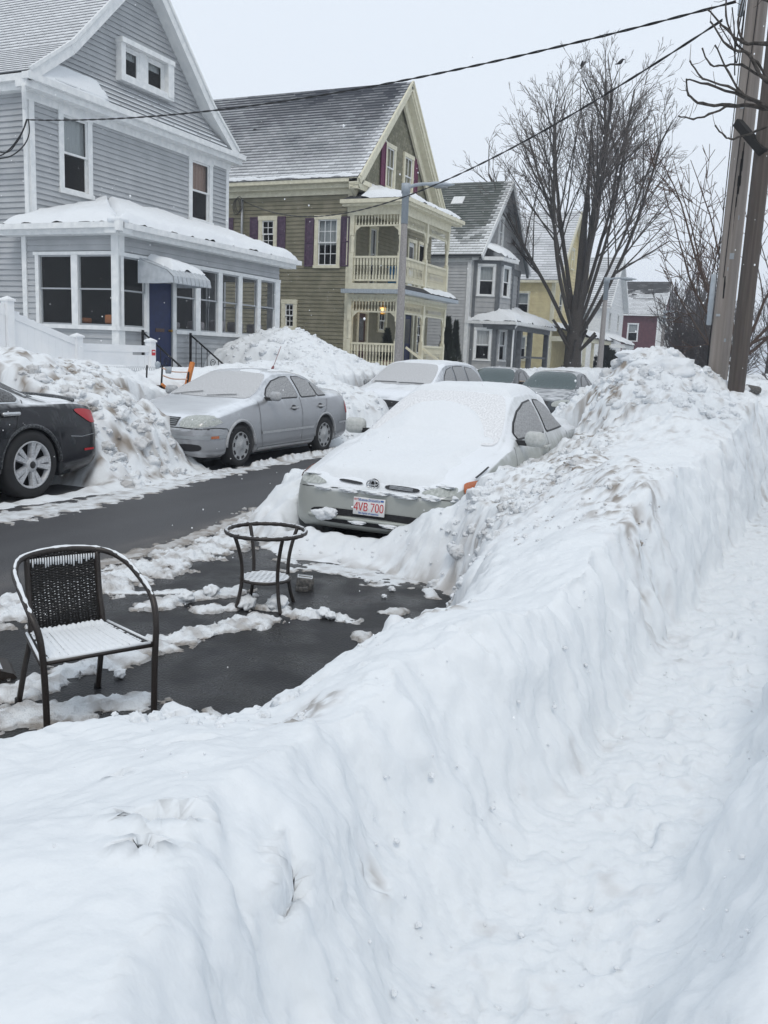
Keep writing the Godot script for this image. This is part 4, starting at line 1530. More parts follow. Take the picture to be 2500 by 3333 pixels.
	# iron handrails: scroll panel, balusters and newel
	for s in [[0.66, "thin black iron handrail left of the blue door steps"], [2.42, "black iron handrail with scrolls right of the blue door steps"]]:
		var rail := thing("handrail", s[1], "handrail", po + BZ * s[0], 0.0, "iron handrails at the porch steps")
		var a := Vector3(0.12, 1.95, 0)
		var b := Vector3(1.75, 0.83, 0)
		st = start()
		tube_u(st, PackedVector3Array([a, b]), 0.022, 8)
		put(done(st), "top_rail", M.iron, rail)
		st = start()
		tube_u(st, PackedVector3Array([a - Vector3(0, 0.72, 0), b - Vector3(0, 0.62, 0)]), 0.014, 8)
		put(done(st), "bottom_rail", M.iron, rail)
		for k in [0.0, 1.0]:
			st = start()
			box(st, a.lerp(b, k) + Vector3(0, -0.42, 0), Vector3(0.045, 0.94, 0.045))
			put(done(st), "newel", M.iron, rail)
		for k in 9:
			if k == 3:
				continue
			var p := a.lerp(b, (k + 1) / 10.0)
			st = start()
			box(st, p + Vector3(0, -0.34, 0), Vector3(0.013, 0.68, 0.013))
			put(done(st), "baluster", M.iron, rail)
		for dy in [-0.2, -0.48]:
			var sp := PackedVector3Array()
			for i in 22:
				var an := i * 0.45
				var rr := 0.085 * (1.0 - i / 30.0)
				sp.append(a.lerp(b, 0.4) + Vector3(cos(an) * rr, dy + sin(an) * rr * 1.2, 0))
			st = start()
			tube_u(st, sp, 0.008, 6)
			put(done(st), "scroll", M.iron, rail)


# ------------------------------------------------------------------ olive house with the two-storey porch
func build_house_two() -> void:
	var h := thing("olive_house", "olive green house with cream two-storey porch and purple shutters", "house")
	var fo := Vector3(-14.82, 0, -29.41)
	var so := Vector3(-24.0, 0, -29.41)
	var c := 0.14
	var w2 := [7.66, 4.66, 1.06, 1.84]
	var w1 := [5.27, 5.30, 0.80, 1.22]
	var w0 := [6.34, 2.42, 0.66, 1.10]
	clad(h, "side_wall", so, FX, FZ, [[0.6, 2.4, 9.18], [7.24, 2.4, 9.18]], c, [hole(w2), hole(w1), hole(w0)], M.olive_siding)
	window(h, so, FX, FZ, w2, M.cream, {"casing": 0.14, "grid": Vector2i(3, 2), "curtain": M.curtain_sheer, "drop": 0.55})
	window(h, so, FX, FZ, w1, M.cream, {"casing": 0.15, "grid": Vector2i(2, 2)})
	window(h, so, FX, FZ, w0, M.cream, {"casing": 0.15, "grid": Vector2i(2, 2)})
	for s in [[7.27, 7.63, 4.72, 6.42], [8.74, 9.08, 4.72, 6.44], [4.90, 5.25, 5.28, 6.5], [6.10, 6.44, 5.28, 6.5], [3.86, 4.15, 5.28, 6.5]]:
		shutter(h, so, FX, FZ, s[0], s[1], s[2], s[3], M.purple)
	trim(h, "frieze", M.cream, so, FX, FZ, [[2.0, 9.22, 7.20, 7.40, 0.0, 0.06], [2.0, 9.26, 7.40, 7.56, 0.0, 0.22]])
	trim(h, "corner_board", M.cream, so, FX, FZ, [[8.98, 9.20, 0.6, 7.2, 0.0, 0.05]])
	trim(h, "corner_board", M.cream, fo, BZ, FX, [[-0.02, 0.2, 0.6, 7.2, 0.0, 0.05]])
	trim(h, "gutter", M.cream, so, FX, FZ, [[2.0, 9.5, 7.56, 7.70, 0.24, 0.42]])
	trim(h, "eave_return", M.cream, fo, BZ, FX, [[-0.40, 0.55, 7.32, 7.50, 0.0, 0.34], [-0.42, 0.6, 7.50, 7.66, 0.0, 0.40]])
	# front wall, clapboard below, scalloped shingles in the gable
	var dw := [1.34, 4.15, 0.72, 2.2]
	var dd := [4.95, 4.15, 0.95, 2.2]
	var dr := [6.1, 4.5, 0.85, 1.85]
	var f1 := [0.55, 1.15, 0.95, 2.12]
	var f2 := [2.35, 2.5, 0.85, 0.95]
	var f3 := [4.85, 1.15, 1.1, 2.3]
	var f4 := [6.25, 1.7, 0.9, 1.7]
	clad(h, "front_wall", fo, BZ, FX, [[0.6, 0, 7.58], [7.75, 0, 7.58]], c, [hole(dw), hole(dd), hole(dr), hole(f1), hole(f2), hole(f3), hole(f4)], M.olive_siding)
	window(h, fo, BZ, FX, dw, M.cream, {"casing": 0.1, "curtain": M.curtain, "drop": 0.65})
	window(h, fo, BZ, FX, dr, M.cream, {"casing": 0.1})
	window(h, fo, BZ, FX, f2, M.cream, {"casing": 0.14, "grid": Vector2i(2, 1)})
	window(h, fo, BZ, FX, f4, M.cream, {"casing": 0.11, "grid": Vector2i(3, 2)})
	for d in [[dd, M.white, "white"], [f1, mottled(lin(0.05, 0.015, 0.015), lin(0.08, 0.03, 0.025), 0.5, 0.02, 1.0), "wine"], [f3, M.blue_door, "blue"]]:
		var q: Array = d[0]
		trim(h, "door_frame", M.cream, fo, BZ, FX, [[q[0], q[0] + 0.13, q[1], q[1] + q[3], -0.02, 0.06], [q[0] + q[2] - 0.13, q[0] + q[2], q[1], q[1] + q[3], -0.02, 0.06], [q[0] + 0.13, q[0] + q[2] - 0.13, q[1] + q[3] - 0.13, q[1] + q[3], -0.02, 0.06]])
		var dr_ := trim(h, "door", d[1], fo, BZ, FX, [[q[0] + 0.13, q[0] + q[2] - 0.13, q[1], q[1] + q[3] - 0.13, -0.08, -0.03]])
		var st0 := start()
		fbox(st0, fo, BZ, FX, q[0] + 0.24, q[0] + q[2] - 0.24, q[1] + 1.0, q[1] + q[3] - 0.3, -0.035, -0.024)
		put(done(st0), "door_glass", M.frost_dark, dr_)
	var g1 := [2.48, 7.86, 0.94, 1.64]
	var g2 := [4.20, 7.86, 1.0, 1.64]
	scallops(h, fo, 7.72, 3.79, [hole(g1), hole(g2)])
	window(h, fo, BZ, FX, g1, M.cream, {"casing": 0.14, "curtain": M.curtain, "drop": 0.5, "grid": Vector2i(2, 1)})
	window(h, fo, BZ, FX, g2, M.cream, {"casing": 0.14, "curtain": M.curtain, "drop": 0.5, "grid": Vector2i(2, 1)})
	shutter(h, fo, BZ, FX, 2.06, 2.46, 7.9, 9.46, M.wine)
	shutter(h, fo, BZ, FX, 5.22, 5.60, 7.9, 9.46, M.wine)
	trim(h, "rear_wall", M.olive_siding, so, FX, FZ, [[-2.0, 2.4, 0.6, 7.3, -0.1, 0.0]])
	trim(h, "far_wall", M.olive_siding, Vector3(-26, 0, -36.99), FX, FZ, [[0, 11.1, 0.6, 7.3, 0.0, 0.1]])
	# roof
	var cz := -33.2
	var hw := 4.22
	var x0 := -26.0
	var x1 := -14.42
	var ye := 7.70
	var yr := 11.92
	var A := Vector3(x0, ye, cz + hw)
	var B := Vector3(x1, ye, cz + hw)
	var C := Vector3(x1, yr, cz)
	var D := Vector3(x0, yr, cz)
	var roof := slab(h, "roof", M.roof_base, A, B, C, D, 0.14)
	shingles(h, roof, A + Vector3(2.4, 0, 0), B, C, D + Vector3(2.4, 0, 0), 0.19, 0.31, func(u, v): return 0.43 + 0.45 * sstep(0.94, 1.0, u) + 0.34 * sstep(0.35, 0.0, v) - 0.40 * sstep(0.40, 1.0, v) * sstep(0.1, 0.9, u * 0.7 + v * 0.4) + n_big.get_noise_2d(u * 4.0, v * 3.0) * 0.13, Vector3(0.036, 0.043, 0.054), 295, 3)
	slab(h, "roof", M.cream, Vector3(x1, ye, cz - hw), Vector3(x0, ye, cz - hw), D, C, 0.14)
	snow_pad(h, "snow_cover", A + Vector3(2.4, 0.03, 0.02), B + Vector3(-0.3, 0.03, 0.02), B + Vector3(-0.3, 0.13, -0.1), A + Vector3(2.4, 0.13, -0.1), 0.07, 120, 5, 41, 0.06)
	for side in [1, -1]:
		var st1 := start()
		var lo := Vector3(x1, ye, cz + side * hw)
		bar(st1, lo + Vector3(0.02, -0.14, 0), C + Vector3(0.02, -0.14, 0), 0.06, 0.24)
		bar(st1, lo + Vector3(-0.17, -0.30, -side * 0.06), C + Vector3(-0.17, -0.30, 0), 0.34, 0.16)
		bar(st1, lo + Vector3(-0.30, -0.46, -side * 0.14), C + Vector3(-0.30, -0.52, 0), 0.1, 0.42)
		bar(st1, lo + Vector3(0.06, 0.01, 0), C + Vector3(0.06, 0.01, 0), 0.06, 0.08)
		put(done(st1), "rake_board", M.cream, h)
	# plumbing vent, conduit with its service head
	var st := start()
	tube_u(st, PackedVector3Array([Vector3(-20.25, 9.4, -31.4), Vector3(-20.25, 10.15, -31.4)]), 0.07, 10)
	tube_u(st, PackedVector3Array([Vector3(-19.7, 8.9, -31.0), Vector3(-19.7, 9.15, -31.0)]), 0.12, 10)
	put(done(st), "vent_pipe", M.dark, h)
	st = start()
	tube_u(st, PackedVector3Array([Vector3(-19.42, 4.6, -29.3), Vector3(-19.42, 7.15, -29.3)]), 0.045, 8)
	put(done(st), "conduit", M.alu, h)
	st = start()
	for k in 3:
		var lp := PackedVector3Array()
		for i in 14:
			var a := i * TAU / 13.0
			lp.append(Vector3(-19.5 - 0.07 * k + cos(a) * 0.16, 6.95 + sin(a) * 0.28 - 0.04 * k, -29.22 - 0.02 * k))
		tube_u(st, lp, 0.012, 5)
	put(done(st), "cable_loop", M.iron, h)
	# ---- two-storey porch
	var po := Vector3(-12.83, 0, -29.2)
	var qo := Vector3(-14.78, 0, -29.2)
	var len := 4.6
	var dep := 1.95
	for lv in [[1.12, 3.50, 3.50, 3.74], [4.12, 6.44, 6.44, 6.70]]:
		var y0: float = lv[0]
		# posts with turned middles
		for p in [[po, 0.09], [po + BZ * 2.3, 0.0], [po + BZ * 4.52, 0.0], [qo + FX * 0.08, 0.0]]:
			st = start()
			var b: Vector3 = p[0] + Vector3.UP * y0
			var hh: float = lv[1] - y0 + 0.02
			box(st, b + Vector3.UP * 0.52, Vector3(0.15, 1.04, 0.15))
			box(st, b + Vector3.UP * (hh - 0.35), Vector3(0.15, 0.7, 0.15))
			lathe(st, b + Vector3.UP * 1.04, Vector3.UP, [Vector2(0.06, 0), Vector2(0.085, 0.04), Vector2(0.06, 0.08), Vector2(0.07, 0.2), Vector2(0.055, hh - 1.95), Vector2(0.08, hh - 1.83), Vector2(0.06, hh - 1.74)], 12)
			put(done(st), "porch_post", M.cream, h)
		trim(h, "porch_beam", M.cream, po, BZ, FX, [[-0.1, len, lv[2], lv[3], -0.09, 0.09]])
		trim(h, "porch_beam", M.cream, qo, FX, FZ, [[0.0, dep, lv[2], lv[3], -0.09, 0.088]])
		# spindle friezes and balustrades
		var fy: float = lv[1] - 0.33
		trim(h, "frieze_rail", M.cream, po, BZ, FX, [[0.08, len - 0.08, fy - 0.05, fy, -0.03, 0.03]])
		trim(h, "frieze_rail", M.cream, qo, FX, FZ, [[0.1, dep - 0.08, fy - 0.05, fy, -0.03, 0.03]])
		var ry: float = y0 + 0.92
		var gap := 2.3 if y0 < 2.0 else 0.0
		trim(h, "hand_rail", M.cream, po, BZ, FX, [[gap + 0.08, len - 0.08, ry - 0.05, ry + 0.02, -0.045, 0.045], [gap + 0.08, len - 0.08, y0 + 0.08, y0 + 0.14, -0.035, 0.035]])
		trim(h, "hand_rail", M.cream, qo, FX, FZ, [[0.15, dep - 0.08, ry - 0.05, ry + 0.02, -0.045, 0.045], [0.15, dep - 0.08, y0 + 0.08, y0 + 0.14, -0.035, 0.035]])
		var bm := baluster_mesh(0.74, 0.024)
		var sm := baluster_mesh(0.33, 0.018)
		for k in 34:
			var x := 0.16 + k * 0.128
			if absf(x - 2.3) < 0.1:
				continue
			if x > gap:
				put(bm, "baluster", M.cream, h).position = po + BZ * x + Vector3.UP * (y0 + 0.14)
			put(sm, "spindle", M.cream, h).position = po + BZ * x + Vector3.UP * fy
		for k in 14:
			var x := 0.2 + k * 0.122
			put(bm, "baluster", M.cream, h).position = qo + FX * x + Vector3.UP * (y0 + 0.14)
			put(sm, "spindle", M.cream, h).position = qo + FX * x + Vector3.UP * fy
		for br in [[po, BZ, 1.0], [po + BZ * 2.3, BZ, -1.0], [po + BZ * 2.3, BZ, 1.0], [po + BZ * 4.5, BZ, -1.0], [po, -FX, 1.0], [qo + FX * 0.1, FX, 1.0]]:
			st = start()
			prism(st, v2([0.07, 0.0, 0.30, 0.0, 0.22, -0.06, 0.13, -0.13, 0.07, -0.26]), br[0] + Vector3.UP * (fy - 0.05), br[1] * br[2], Vector3.UP, br[1].cross(Vector3.UP), 0.03)
			put(done(st), "bracket", M.cream, h)
	# beads under the lower beam
	for k in 30:
		st = start()
		lathe(st, po + BZ * (0.2 + k * 0.148) + Vector3.UP * 3.56 + FX * 0.1, Vector3.UP, [Vector2(0.0, -0.06), Vector2(0.035, -0.02), Vector2(0.035, 0.03), Vector2(0.015, 0.07)], 6)
		put(done(st), "bead", M.cream, h)
	for k in 13:
		st = start()
		lathe(st, qo + FX * (0.15 + k * 0.14) + Vector3.UP * 3.56 + FZ * 0.1, Vector3.UP, [Vector2(0.0, -0.06), Vector2(0.035, -0.02), Vector2(0.035, 0.03), Vector2(0.015, 0.07)], 6)
		put(done(st), "bead", M.cream, h)
	for d in [[0.95, 1.12], [3.92, 4.12], [6.70, 6.80]]:
		trim(h, "porch_deck", M.cream, po, BZ, FX, [[-0.1, len + 0.05, d[0], d[1], -1.98, 0.1]])
	# skirt roof between the storeys
	trim(h, "porch_gutter", M.lamp_metal, po, BZ, FX, [[-0.42, len + 0.4, 3.76, 3.90, 0.12, 0.42]])
	trim(h, "porch_gutter", M.lamp_metal, qo, FX, FZ, [[-0.12, dep + 0.36, 3.76, 3.90, 0.12, 0.40]])
	slab(h, "porch_roof", M.roof_base, po + Vector3(0.42, 3.92, 0.42), po + Vector3(0.42, 3.92, -len - 0.4), po + Vector3(0.1, 4.1, -len - 0.1), po + Vector3(0.1, 4.1, 0.1), 0.03)
	snow_pad(h, "snow_cover", po + Vector3(0.40, 3.93, -2.1), po + Vector3(0.40, 3.93, -len - 0.3), po + Vector3(0.1, 4.1, -len - 0.1), po + Vector3(0.1, 4.1, -2.0), 0.13, 40, 8, 43, 0.05)
	# top roof of the porch
	trim(h, "porch_gutter", M.cream, po, BZ, FX, [[-0.38, len + 0.5, 6.72, 6.80, 0.08, 0.36], [-0.44, len + 0.56, 6.80, 6.93, 0.30, 0.46]])
	trim(h, "porch_gutter", M.cream, qo, FX, FZ, [[-0.2, dep + 0.3, 6.72, 6.80, 0.08, 0.34], [-0.26, dep + 0.42, 6.80, 6.93, 0.28, 0.42]])
	var a := po + Vector3(0.42, 6.93, 0.38)
	var b := po + Vector3(0.42, 6.93, -len - 0.5)
	var t0 := Vector3(-14.8, 7.62, -30.6)
	var t1 := Vector3(-14.8, 7.55, -34.0)
	slab(h, "porch_roof", M.roof_base, a, b, t1, t0, 0.04)
	slab(h, "porch_roof", M.roof_base, qo + Vector3(-0.2, 6.93, 0.38), a, t0, t0 + Vector3(-0.01, 0, 0), 0.04)
	snow_pad(h, "snow_cover", a + Vector3(-0.05, 0.01, -0.15), b + Vector3(-0.02, 0.01, 0.1), t1, t0, 0.20, 60, 26, 44, 0.05)
	snow_pad(h, "snow_cover", qo + Vector3(0.5, 6.95, 0.3), a + Vector3(-0.1, 0.01, -0.1), t0, t0 + Vector3(-0.05, 0, 0.0), 0.18, 30, 22, 45, 0.05)
	# hand rails down the front steps
	st = start()
	for s in [0.75, 2.35]:
		bar(st, po + BZ * s + Vector3(0.05, 1.95, 0), po + BZ * s + Vector3(1.5, 1.0, 0), 0.06, 0.08)
		bar(st, po + BZ * s + Vector3(0.05, 1.3, 0), po + BZ * s + Vector3(1.5, 0.4, 0), 0.05, 0.06)
	put(done(st), "stair_rail", M.cream, h)
	finish(h)
	# lit lantern under the porch ceiling
	var ln := thing("porch_lantern", "small lit brass lantern hanging under the olive house's lower porch ceiling", "lantern", Vector3(-13.8, 3.25, -30.05))
	st = start()
	tube_u(st, PackedVector3Array([Vector3(0, 0.17, 0), Vector3(0, 0.62, 0)]), 0.012, 6)
	lathe(st, Vector3(0, 0.1, 0), Vector3.UP, [Vector2(0.14, 0), Vector2(0.10, 0.05), Vector2(0.02, 0.09)], 10)
	lathe(st, Vector3(0, -0.14, 0), Vector3.UP, [Vector2(0.02, -0.04), Vector2(0.11, 0.0), Vector2(0.11, 0.02), Vector2(0.0, 0.02)], 10)
	put(done(st), "lantern_frame", M.brass, ln)
	st = start()
	lathe(st, Vector3(0, 0, 0), Vector3.UP, [Vector2(0.0, -0.11), Vector2(0.09, -0.11), Vector2(0.12, 0.09), Vector2(0.0, 0.1)], 10)
	var glow := mat(0.9, 0.75, 0.45, 0.4)
	glow.emission_enabled = true
	glow.emission = Color(1.0, 0.78, 0.42)
	glow.emission_energy_multiplier = 0.5
	put(done(st), "lamp_glass", glow, ln)
	var ol := OmniLight3D.new()
	ol.name = "lamp_light"
	ol.light_energy = 0.12
	ol.light_color = Color(1.0, 0.8, 0.5)
	ol.light_size = 0.1
	ol.omni_range = 12.0
	ol.omni_attenuation = 2.0
	ol.shadow_enabled = true
	ol.position = Vector3(0, 0, 0.16)
	ln.add_child(ol)
	# folding lounge chair and blue bin on the upper deck
	var ch := thing("blue_bin", "blue plastic bin on the upper porch of the olive house", "bin", Vector3(-13.2, 4.13, -29.75))
	st = start()
	rbox(st, Vector3(0, 0.28, 0), Vector3(0.45, 0.55, 0.45), 0.04)
	put(done(st), "tub", mat(0.02, 0.13, 0.28, 0.5), ch)
	st = start()
	rbox(st, Vector3(0, 0.58, 0), Vector3(0.5, 0.06, 0.5), 0.025)
	put(done(st), "lid", mat(0.02, 0.11, 0.24, 0.5), ch)
	# a little potted evergreen on the lower deck
	var pot := thing("potted_evergreen", "small potted evergreen standing on the lower porch behind the balusters", "potted plant", Vector3(-13.6, 1.13, -30.1))
	st = start()
	lathe(st, Vector3.ZERO, Vector3.UP, [Vector2(0.0, 0.0), Vector2(0.13, 0.0), Vector2(0.18, 0.32), Vector2(0.15, 0.32), Vector2(0.0, 0.3)], 14)
	put(done(st), "pot", mat(0.12, 0.05, 0.03, 0.8), pot)
	put(evergreen_mesh(0.27, 1.1, 900, 3), "foliage", M.evergreen, pot).position = Vector3(0, 0.3, 0)


# rows of scalloped shingles in the gable
func scallops(h: Node3D, fo: Vector3, y0: float, uc: float, holes: Array) -> void:
	var st := start()
	prism(st, v2([uc - 3.72, y0 - 0.02, uc + 3.72, y0 - 0.02, uc, y0 + 3.7]), fo + FX * -0.12, BZ, Vector3.UP, FX, 0.08)
	# the gable backing is behind the window recesses, so it needs no openings
	var wall := put(done(st), "gable_wall", M.olive_shingle, h)
	var w := 0.20
	var ex := 0.165
	var shape := start()
	prism(shape, v2([-w * 0.48, ex * 1.15, -w * 0.48, 0.05, -w * 0.3, 0.012, 0, 0, w * 0.3, 0.012, w * 0.48, 0.05, w * 0.48, ex * 1.15]), Vector3.ZERO, BZ, Vector3.UP, FX, 0.02)
	var m := done(shape)
	var mats := [M.olive_shingle, mottled(lin(0.15, 0.145, 0.10), lin(0.20, 0.19, 0.13), 0.8, 0.03, 1.0), mottled(lin(0.20, 0.19, 0.135), lin(0.26, 0.245, 0.18), 0.8, 0.03, 1.0)]
	var rows := int(3.6 / ex)
	var list := []
	for j in rows:
		var y := y0 + j * ex
		var half := 3.66 - (y - y0) * 1.0
		var k := int(half * 2 / w)
		for i in k:
			var x := uc - half + (i + 0.5 + (0.5 if j % 2 else 0.0)) * w
			if x > uc + half - 0.05:
				continue
			var skip := false
			for q in holes:
				if x > q[0] - 0.02 and x < q[2] + 0.02 and y + ex > q[1] and y < q[3]:
					skip = true
			if not skip:
				list.append(Vector2(x, y))
	var n := 0
	for p in list:
		var o := put(m, "scallop_shingle", mats[rng.randi() % 3], wall)
		o.position = fo + BZ * p.x + Vector3.UP * p.y + FX * -0.035
		o.rotation.z = -0.10
		n += 1
		if n >= 298:
			break


# dense small leaves on short sprays
func evergreen_mesh(r: float, hgt: float, count: int, seed_: int) -> ArrayMesh:
	var g := RandomNumberGenerator.new()
	g.seed = seed_
	var st := start()
	for i in count:
		var t := pow(g.randf(), 0.8)
		var a := g.randf() * TAU
		var rr := r * (1.0 - pow(t, 1.6)) * sqrt(g.randf_range(0.15, 1.0)) * (0.85 + 0.3 * sin(a * 3.0 + t * 9.0))
		var p := Vector3(cos(a) * rr, t * hgt, sin(a) * rr)
		var d := (Vector3(cos(a), 1.6, sin(a)) + Vector3(g.randf() - 0.5, g.randf() - 0.5, g.randf() - 0.5)).normalized()
		var s := d.cross(Vector3(g.randf() - 0.5, g.randf() - 0.5, g.randf() - 0.5)).normalized()
		var l := g.randf_range(0.06, 0.13) * (0.5 + r)
		var k := g.randf_range(0.7, 1.3)
		st.set_color(Color(0.016 * k, 0.024 * k, 0.014 * k))
		tri3(st, p - s * l * 0.3, p + s * l * 0.3, p + d * l * 2.0)
		tri3(st, p + s.cross(d) * l * 0.3, p - s.cross(d) * l * 0.3, p + d * l * 1.8)
	return done(st)


# ------------------------------------------------------------------ grey house with the bay
func build_house_three() -> void:
	var h := thing("bay_house", "two-tone grey house with dark trim, snowy roof and two-storey bay", "house")
	var so := Vector3(-24.0, 0, -41.05)
	var fo := Vector3(-14.2, 0, -41.05)
	clad(h, "side_wall", so, FX, FZ, [[0.6, 4.0, 9.8], [6.3, 4.0, 9.8]], 0.15, [], M.blue_siding)
	trim(h, "rear_wall", M.blue_siding, so, FX, FZ, [[-1.0, 4.0, 0.6, 6.3, -0.1, 0.0]])
	clad(h, "front_wall", fo, BZ, FX, [[0.6, 2.2, 7.6], [6.4, 2.2, 7.6]], 0.24, [], M.slate_panel)
	trim(h, "corner_board", M.slate_trim, fo, BZ, FX, [[7.3, 7.62, 0.6, 6.4, 0.0, 0.06], [3.6, 7.62, 6.1, 6.42, 0.0, 0.07]])
	trim(h, "eave_fascia", M.slate_trim, so, FX, FZ, [[3.0, 10.2, 6.30, 6.5, 0.0, 0.30]])
	trim(h, "gutter", M.white, so, FX, FZ, [[3.0, 9.7, 6.1, 6.3, 0.0, 0.06], [9.5, 9.68, 0.8, 6.2, 0.0, 0.10]])
	# bay: a broad side face, a street face, a canted return; two storeys
	var p := [Vector3(-14.2, 0, -41.06), Vector3(-13.05, 0, -41.35), Vector3(-12.85, 0, -42.9), Vector3(-14.2, 0, -44.1)]
	for k in 3:
		var a: Vector3 = p[k]
		var b: Vector3 = p[k + 1]
		var u := (b - a).normalized()
		var n := u.cross(Vector3.UP).normalized() * -1.0
		n = Vector3.UP.cross(u).normalized() * -1.0
		if n.dot(Vector3(1, 0, 0.3)) < 0.0:
			n = -n
		var w := a.distance_to(b)
		var wu := [w * 0.5 - 0.42, 4.55, 0.84, 1.48]
		var wd := [w * 0.5 - 0.42, 1.55, 0.84, 1.55]
		clad(h, "bay_wall", a, u, n, [[0.7, 0, w], [6.2, 0, w]], 0.24, [hole(wu), hole(wd)], M.slate_panel)
		window(h, a, u, n, wu, M.white, {"casing": 0.09, "curtain": M.curtain_sheer, "drop": 0.5})
		window(h, a, u, n, wd, M.white, {"casing": 0.09, "curtain": M.curtain, "drop": 0.55})
		trim(h, "bay_trim", M.slate_trim, a, u, n, [[-0.02, 0.13, 0.7, 6.2, 0.0, 0.05], [w - 0.13, w + 0.02, 0.7, 6.2, 0.0, 0.05], [0.13, w - 0.13, 5.98, 6.2, 0.0, 0.06]])
		trim(h, "bay_cornice", M.white, a, u, n, [[-0.12, w + 0.12, 6.2, 6.36, 0.0, 0.22]])
	snow_pad(h, "snow_cover", Vector3(-12.75, 6.38, -41.3), Vector3(-12.75, 6.38, -43.6), Vector3(-14.1, 7.0, -43.8), Vector3(-14.1, 7.0, -41.3), 0.28, 26, 18, 51, 0.05)
	# gable
	var cz := -44.95
	clad(h, "gable_wall", fo + FX * 0.02, BZ, FX, [[6.42, 0.1, 7.7], [9.9, 3.86, 3.94]], 0.24, [], M.slate_panel)
	window(h, fo + FX * 0.06, BZ, FX, [3.2, 7.2, 0.75, 1.5], M.white, {"casing": 0.09, "curtain": M.curtain, "drop": 0.55, "room": false})
	var hw := 4.25
	var x0 := -24.5
	var x1 := -13.75
	var A := Vector3(x0, 6.42, cz + hw)
	var B := Vector3(x1, 6.42, cz + hw)
	var C := Vector3(x1, 10.45, cz)
	var D := Vector3(x0, 10.45, cz)
	var roof := slab(h, "roof", M.roof_base, A, B, C, D, 0.14)
	shingles(h, roof, A + Vector3(3.5, 0, 0), B, C, D + Vector3(3.5, 0, 0), 0.2, 0.36, func(u, v): return clampf(0.16 + 0.75 * sstep(0.42, 0.05, v + n_big.get_noise_2d(u * 7.0, v * 5.0) * 0.3) + 0.7 * sstep(0.94, 0.99, u), 0.0, 0.95), Vector3(0.045, 0.058, 0.048), 150, 13)
	slab(h, "roof", M.slate_panel, Vector3(x1, 6.42, cz - hw), Vector3(x0, 6.42, cz - hw), D, C, 0.14)
	for side in [1, -1]:
		var st := start()
		var lo := Vector3(x1, 6.42, cz + side * hw)
		bar(st, lo + Vector3(0.02, -0.12, 0), C + Vector3(0.02, -0.12, 0), 0.06, 0.22)
		put(done(st), "rake_board", M.white, h)
		st = start()
		bar(st, lo + Vector3(-0.1, -0.28, -side * 0.1), C + Vector3(-0.1, -0.30, 0), 0.12, 0.16)
		put(done(st), "rake_board", M.slate_trim, h)
	var sk := start()
	box(sk, Vector3(-16.2, 9.35, cz + 1.15), Vector3(0.6, 0.18, 0.6), Basis(Vector3.RIGHT, 0.76))
	put(done(sk), "skylight", M.white, h)
	# porch
	trim(h, "porch_deck", M.slate_trim, fo, BZ, FX, [[0.3, 7.6, 0.8, 1.0, 0.0, 2.0]])
	var po := Vector3(-12.25, 0, -41.5)
	for x in [0.1, 1.5, 3.4, 6.7]:
		trim(h, "porch_post", M.slate_trim, po, BZ, FX, [[x, x + 0.22, 1.0, 3.2, -0.24, 0.0]])
	trim(h, "porch_rail", M.slate_trim, po, BZ, FX, [[1.7, 6.7, 1.75, 1.85, -0.14, -0.06], [1.7, 6.7, 1.05, 1.12, -0.14, -0.06]])
	trim(h, "porch_beam", M.slate_trim, po, BZ, FX, [[0.0, 7.0, 3.05, 3.28, -0.22, 0.02]])
	trim(h, "porch_beam", M.slate_trim, Vector3(-14.2, 0, -41.2), FX, FZ, [[0.0, 2.1, 3.05, 3.28, -0.2, 0.02]])
	trim(h, "porch_gutter", M.white, po, BZ, FX, [[-0.15, 7.3, 3.28, 3.42, -0.1, 0.30]])
	trim(h, "porch_gutter", M.white, Vector3(-14.5, 0, -41.2), FX, FZ, [[0.0, 2.55, 3.28, 3.42, -0.1, 0.28]])
	var st2 := start()
	tube_u(st2, curve_pts([Vector3(-12.0, 3.3, -41.3), Vector3(-12.15, 3.1, -41.4), Vector3(-12.2, 2.9, -41.45), Vector3(-12.2, 0.9, -41.45)], 5), 0.045, 8)
	put(done(st2), "downspout", M.white, h)
	snow_pad(h, "snow_cover", Vector3(-11.98, 3.43, -41.0), Vector3(-11.98, 3.43, -48.7), Vector3(-14.1, 4.15, -48.5), Vector3(-14.1, 4.2, -42.2), 0.28, 60, 20, 52, 0.05)
	snow_pad(h, "snow_cover", Vector3(-14.5, 3.43, -40.95), Vector3(-11.98, 3.43, -40.95), Vector3(-13.9, 4.2, -42.2), Vector3(-14.2, 4.2, -42.2), 0.26, 30, 20, 53, 0.05)
	slab(h, "porch_roof", M.roof_base, Vector3(-11.98, 3.42, -41.0), Vector3(-11.98, 3.42, -48.7), Vector3(-14.15, 4.12, -48.5), Vector3(-14.15, 4.15, -42.2), 0.04)
	finish(h)


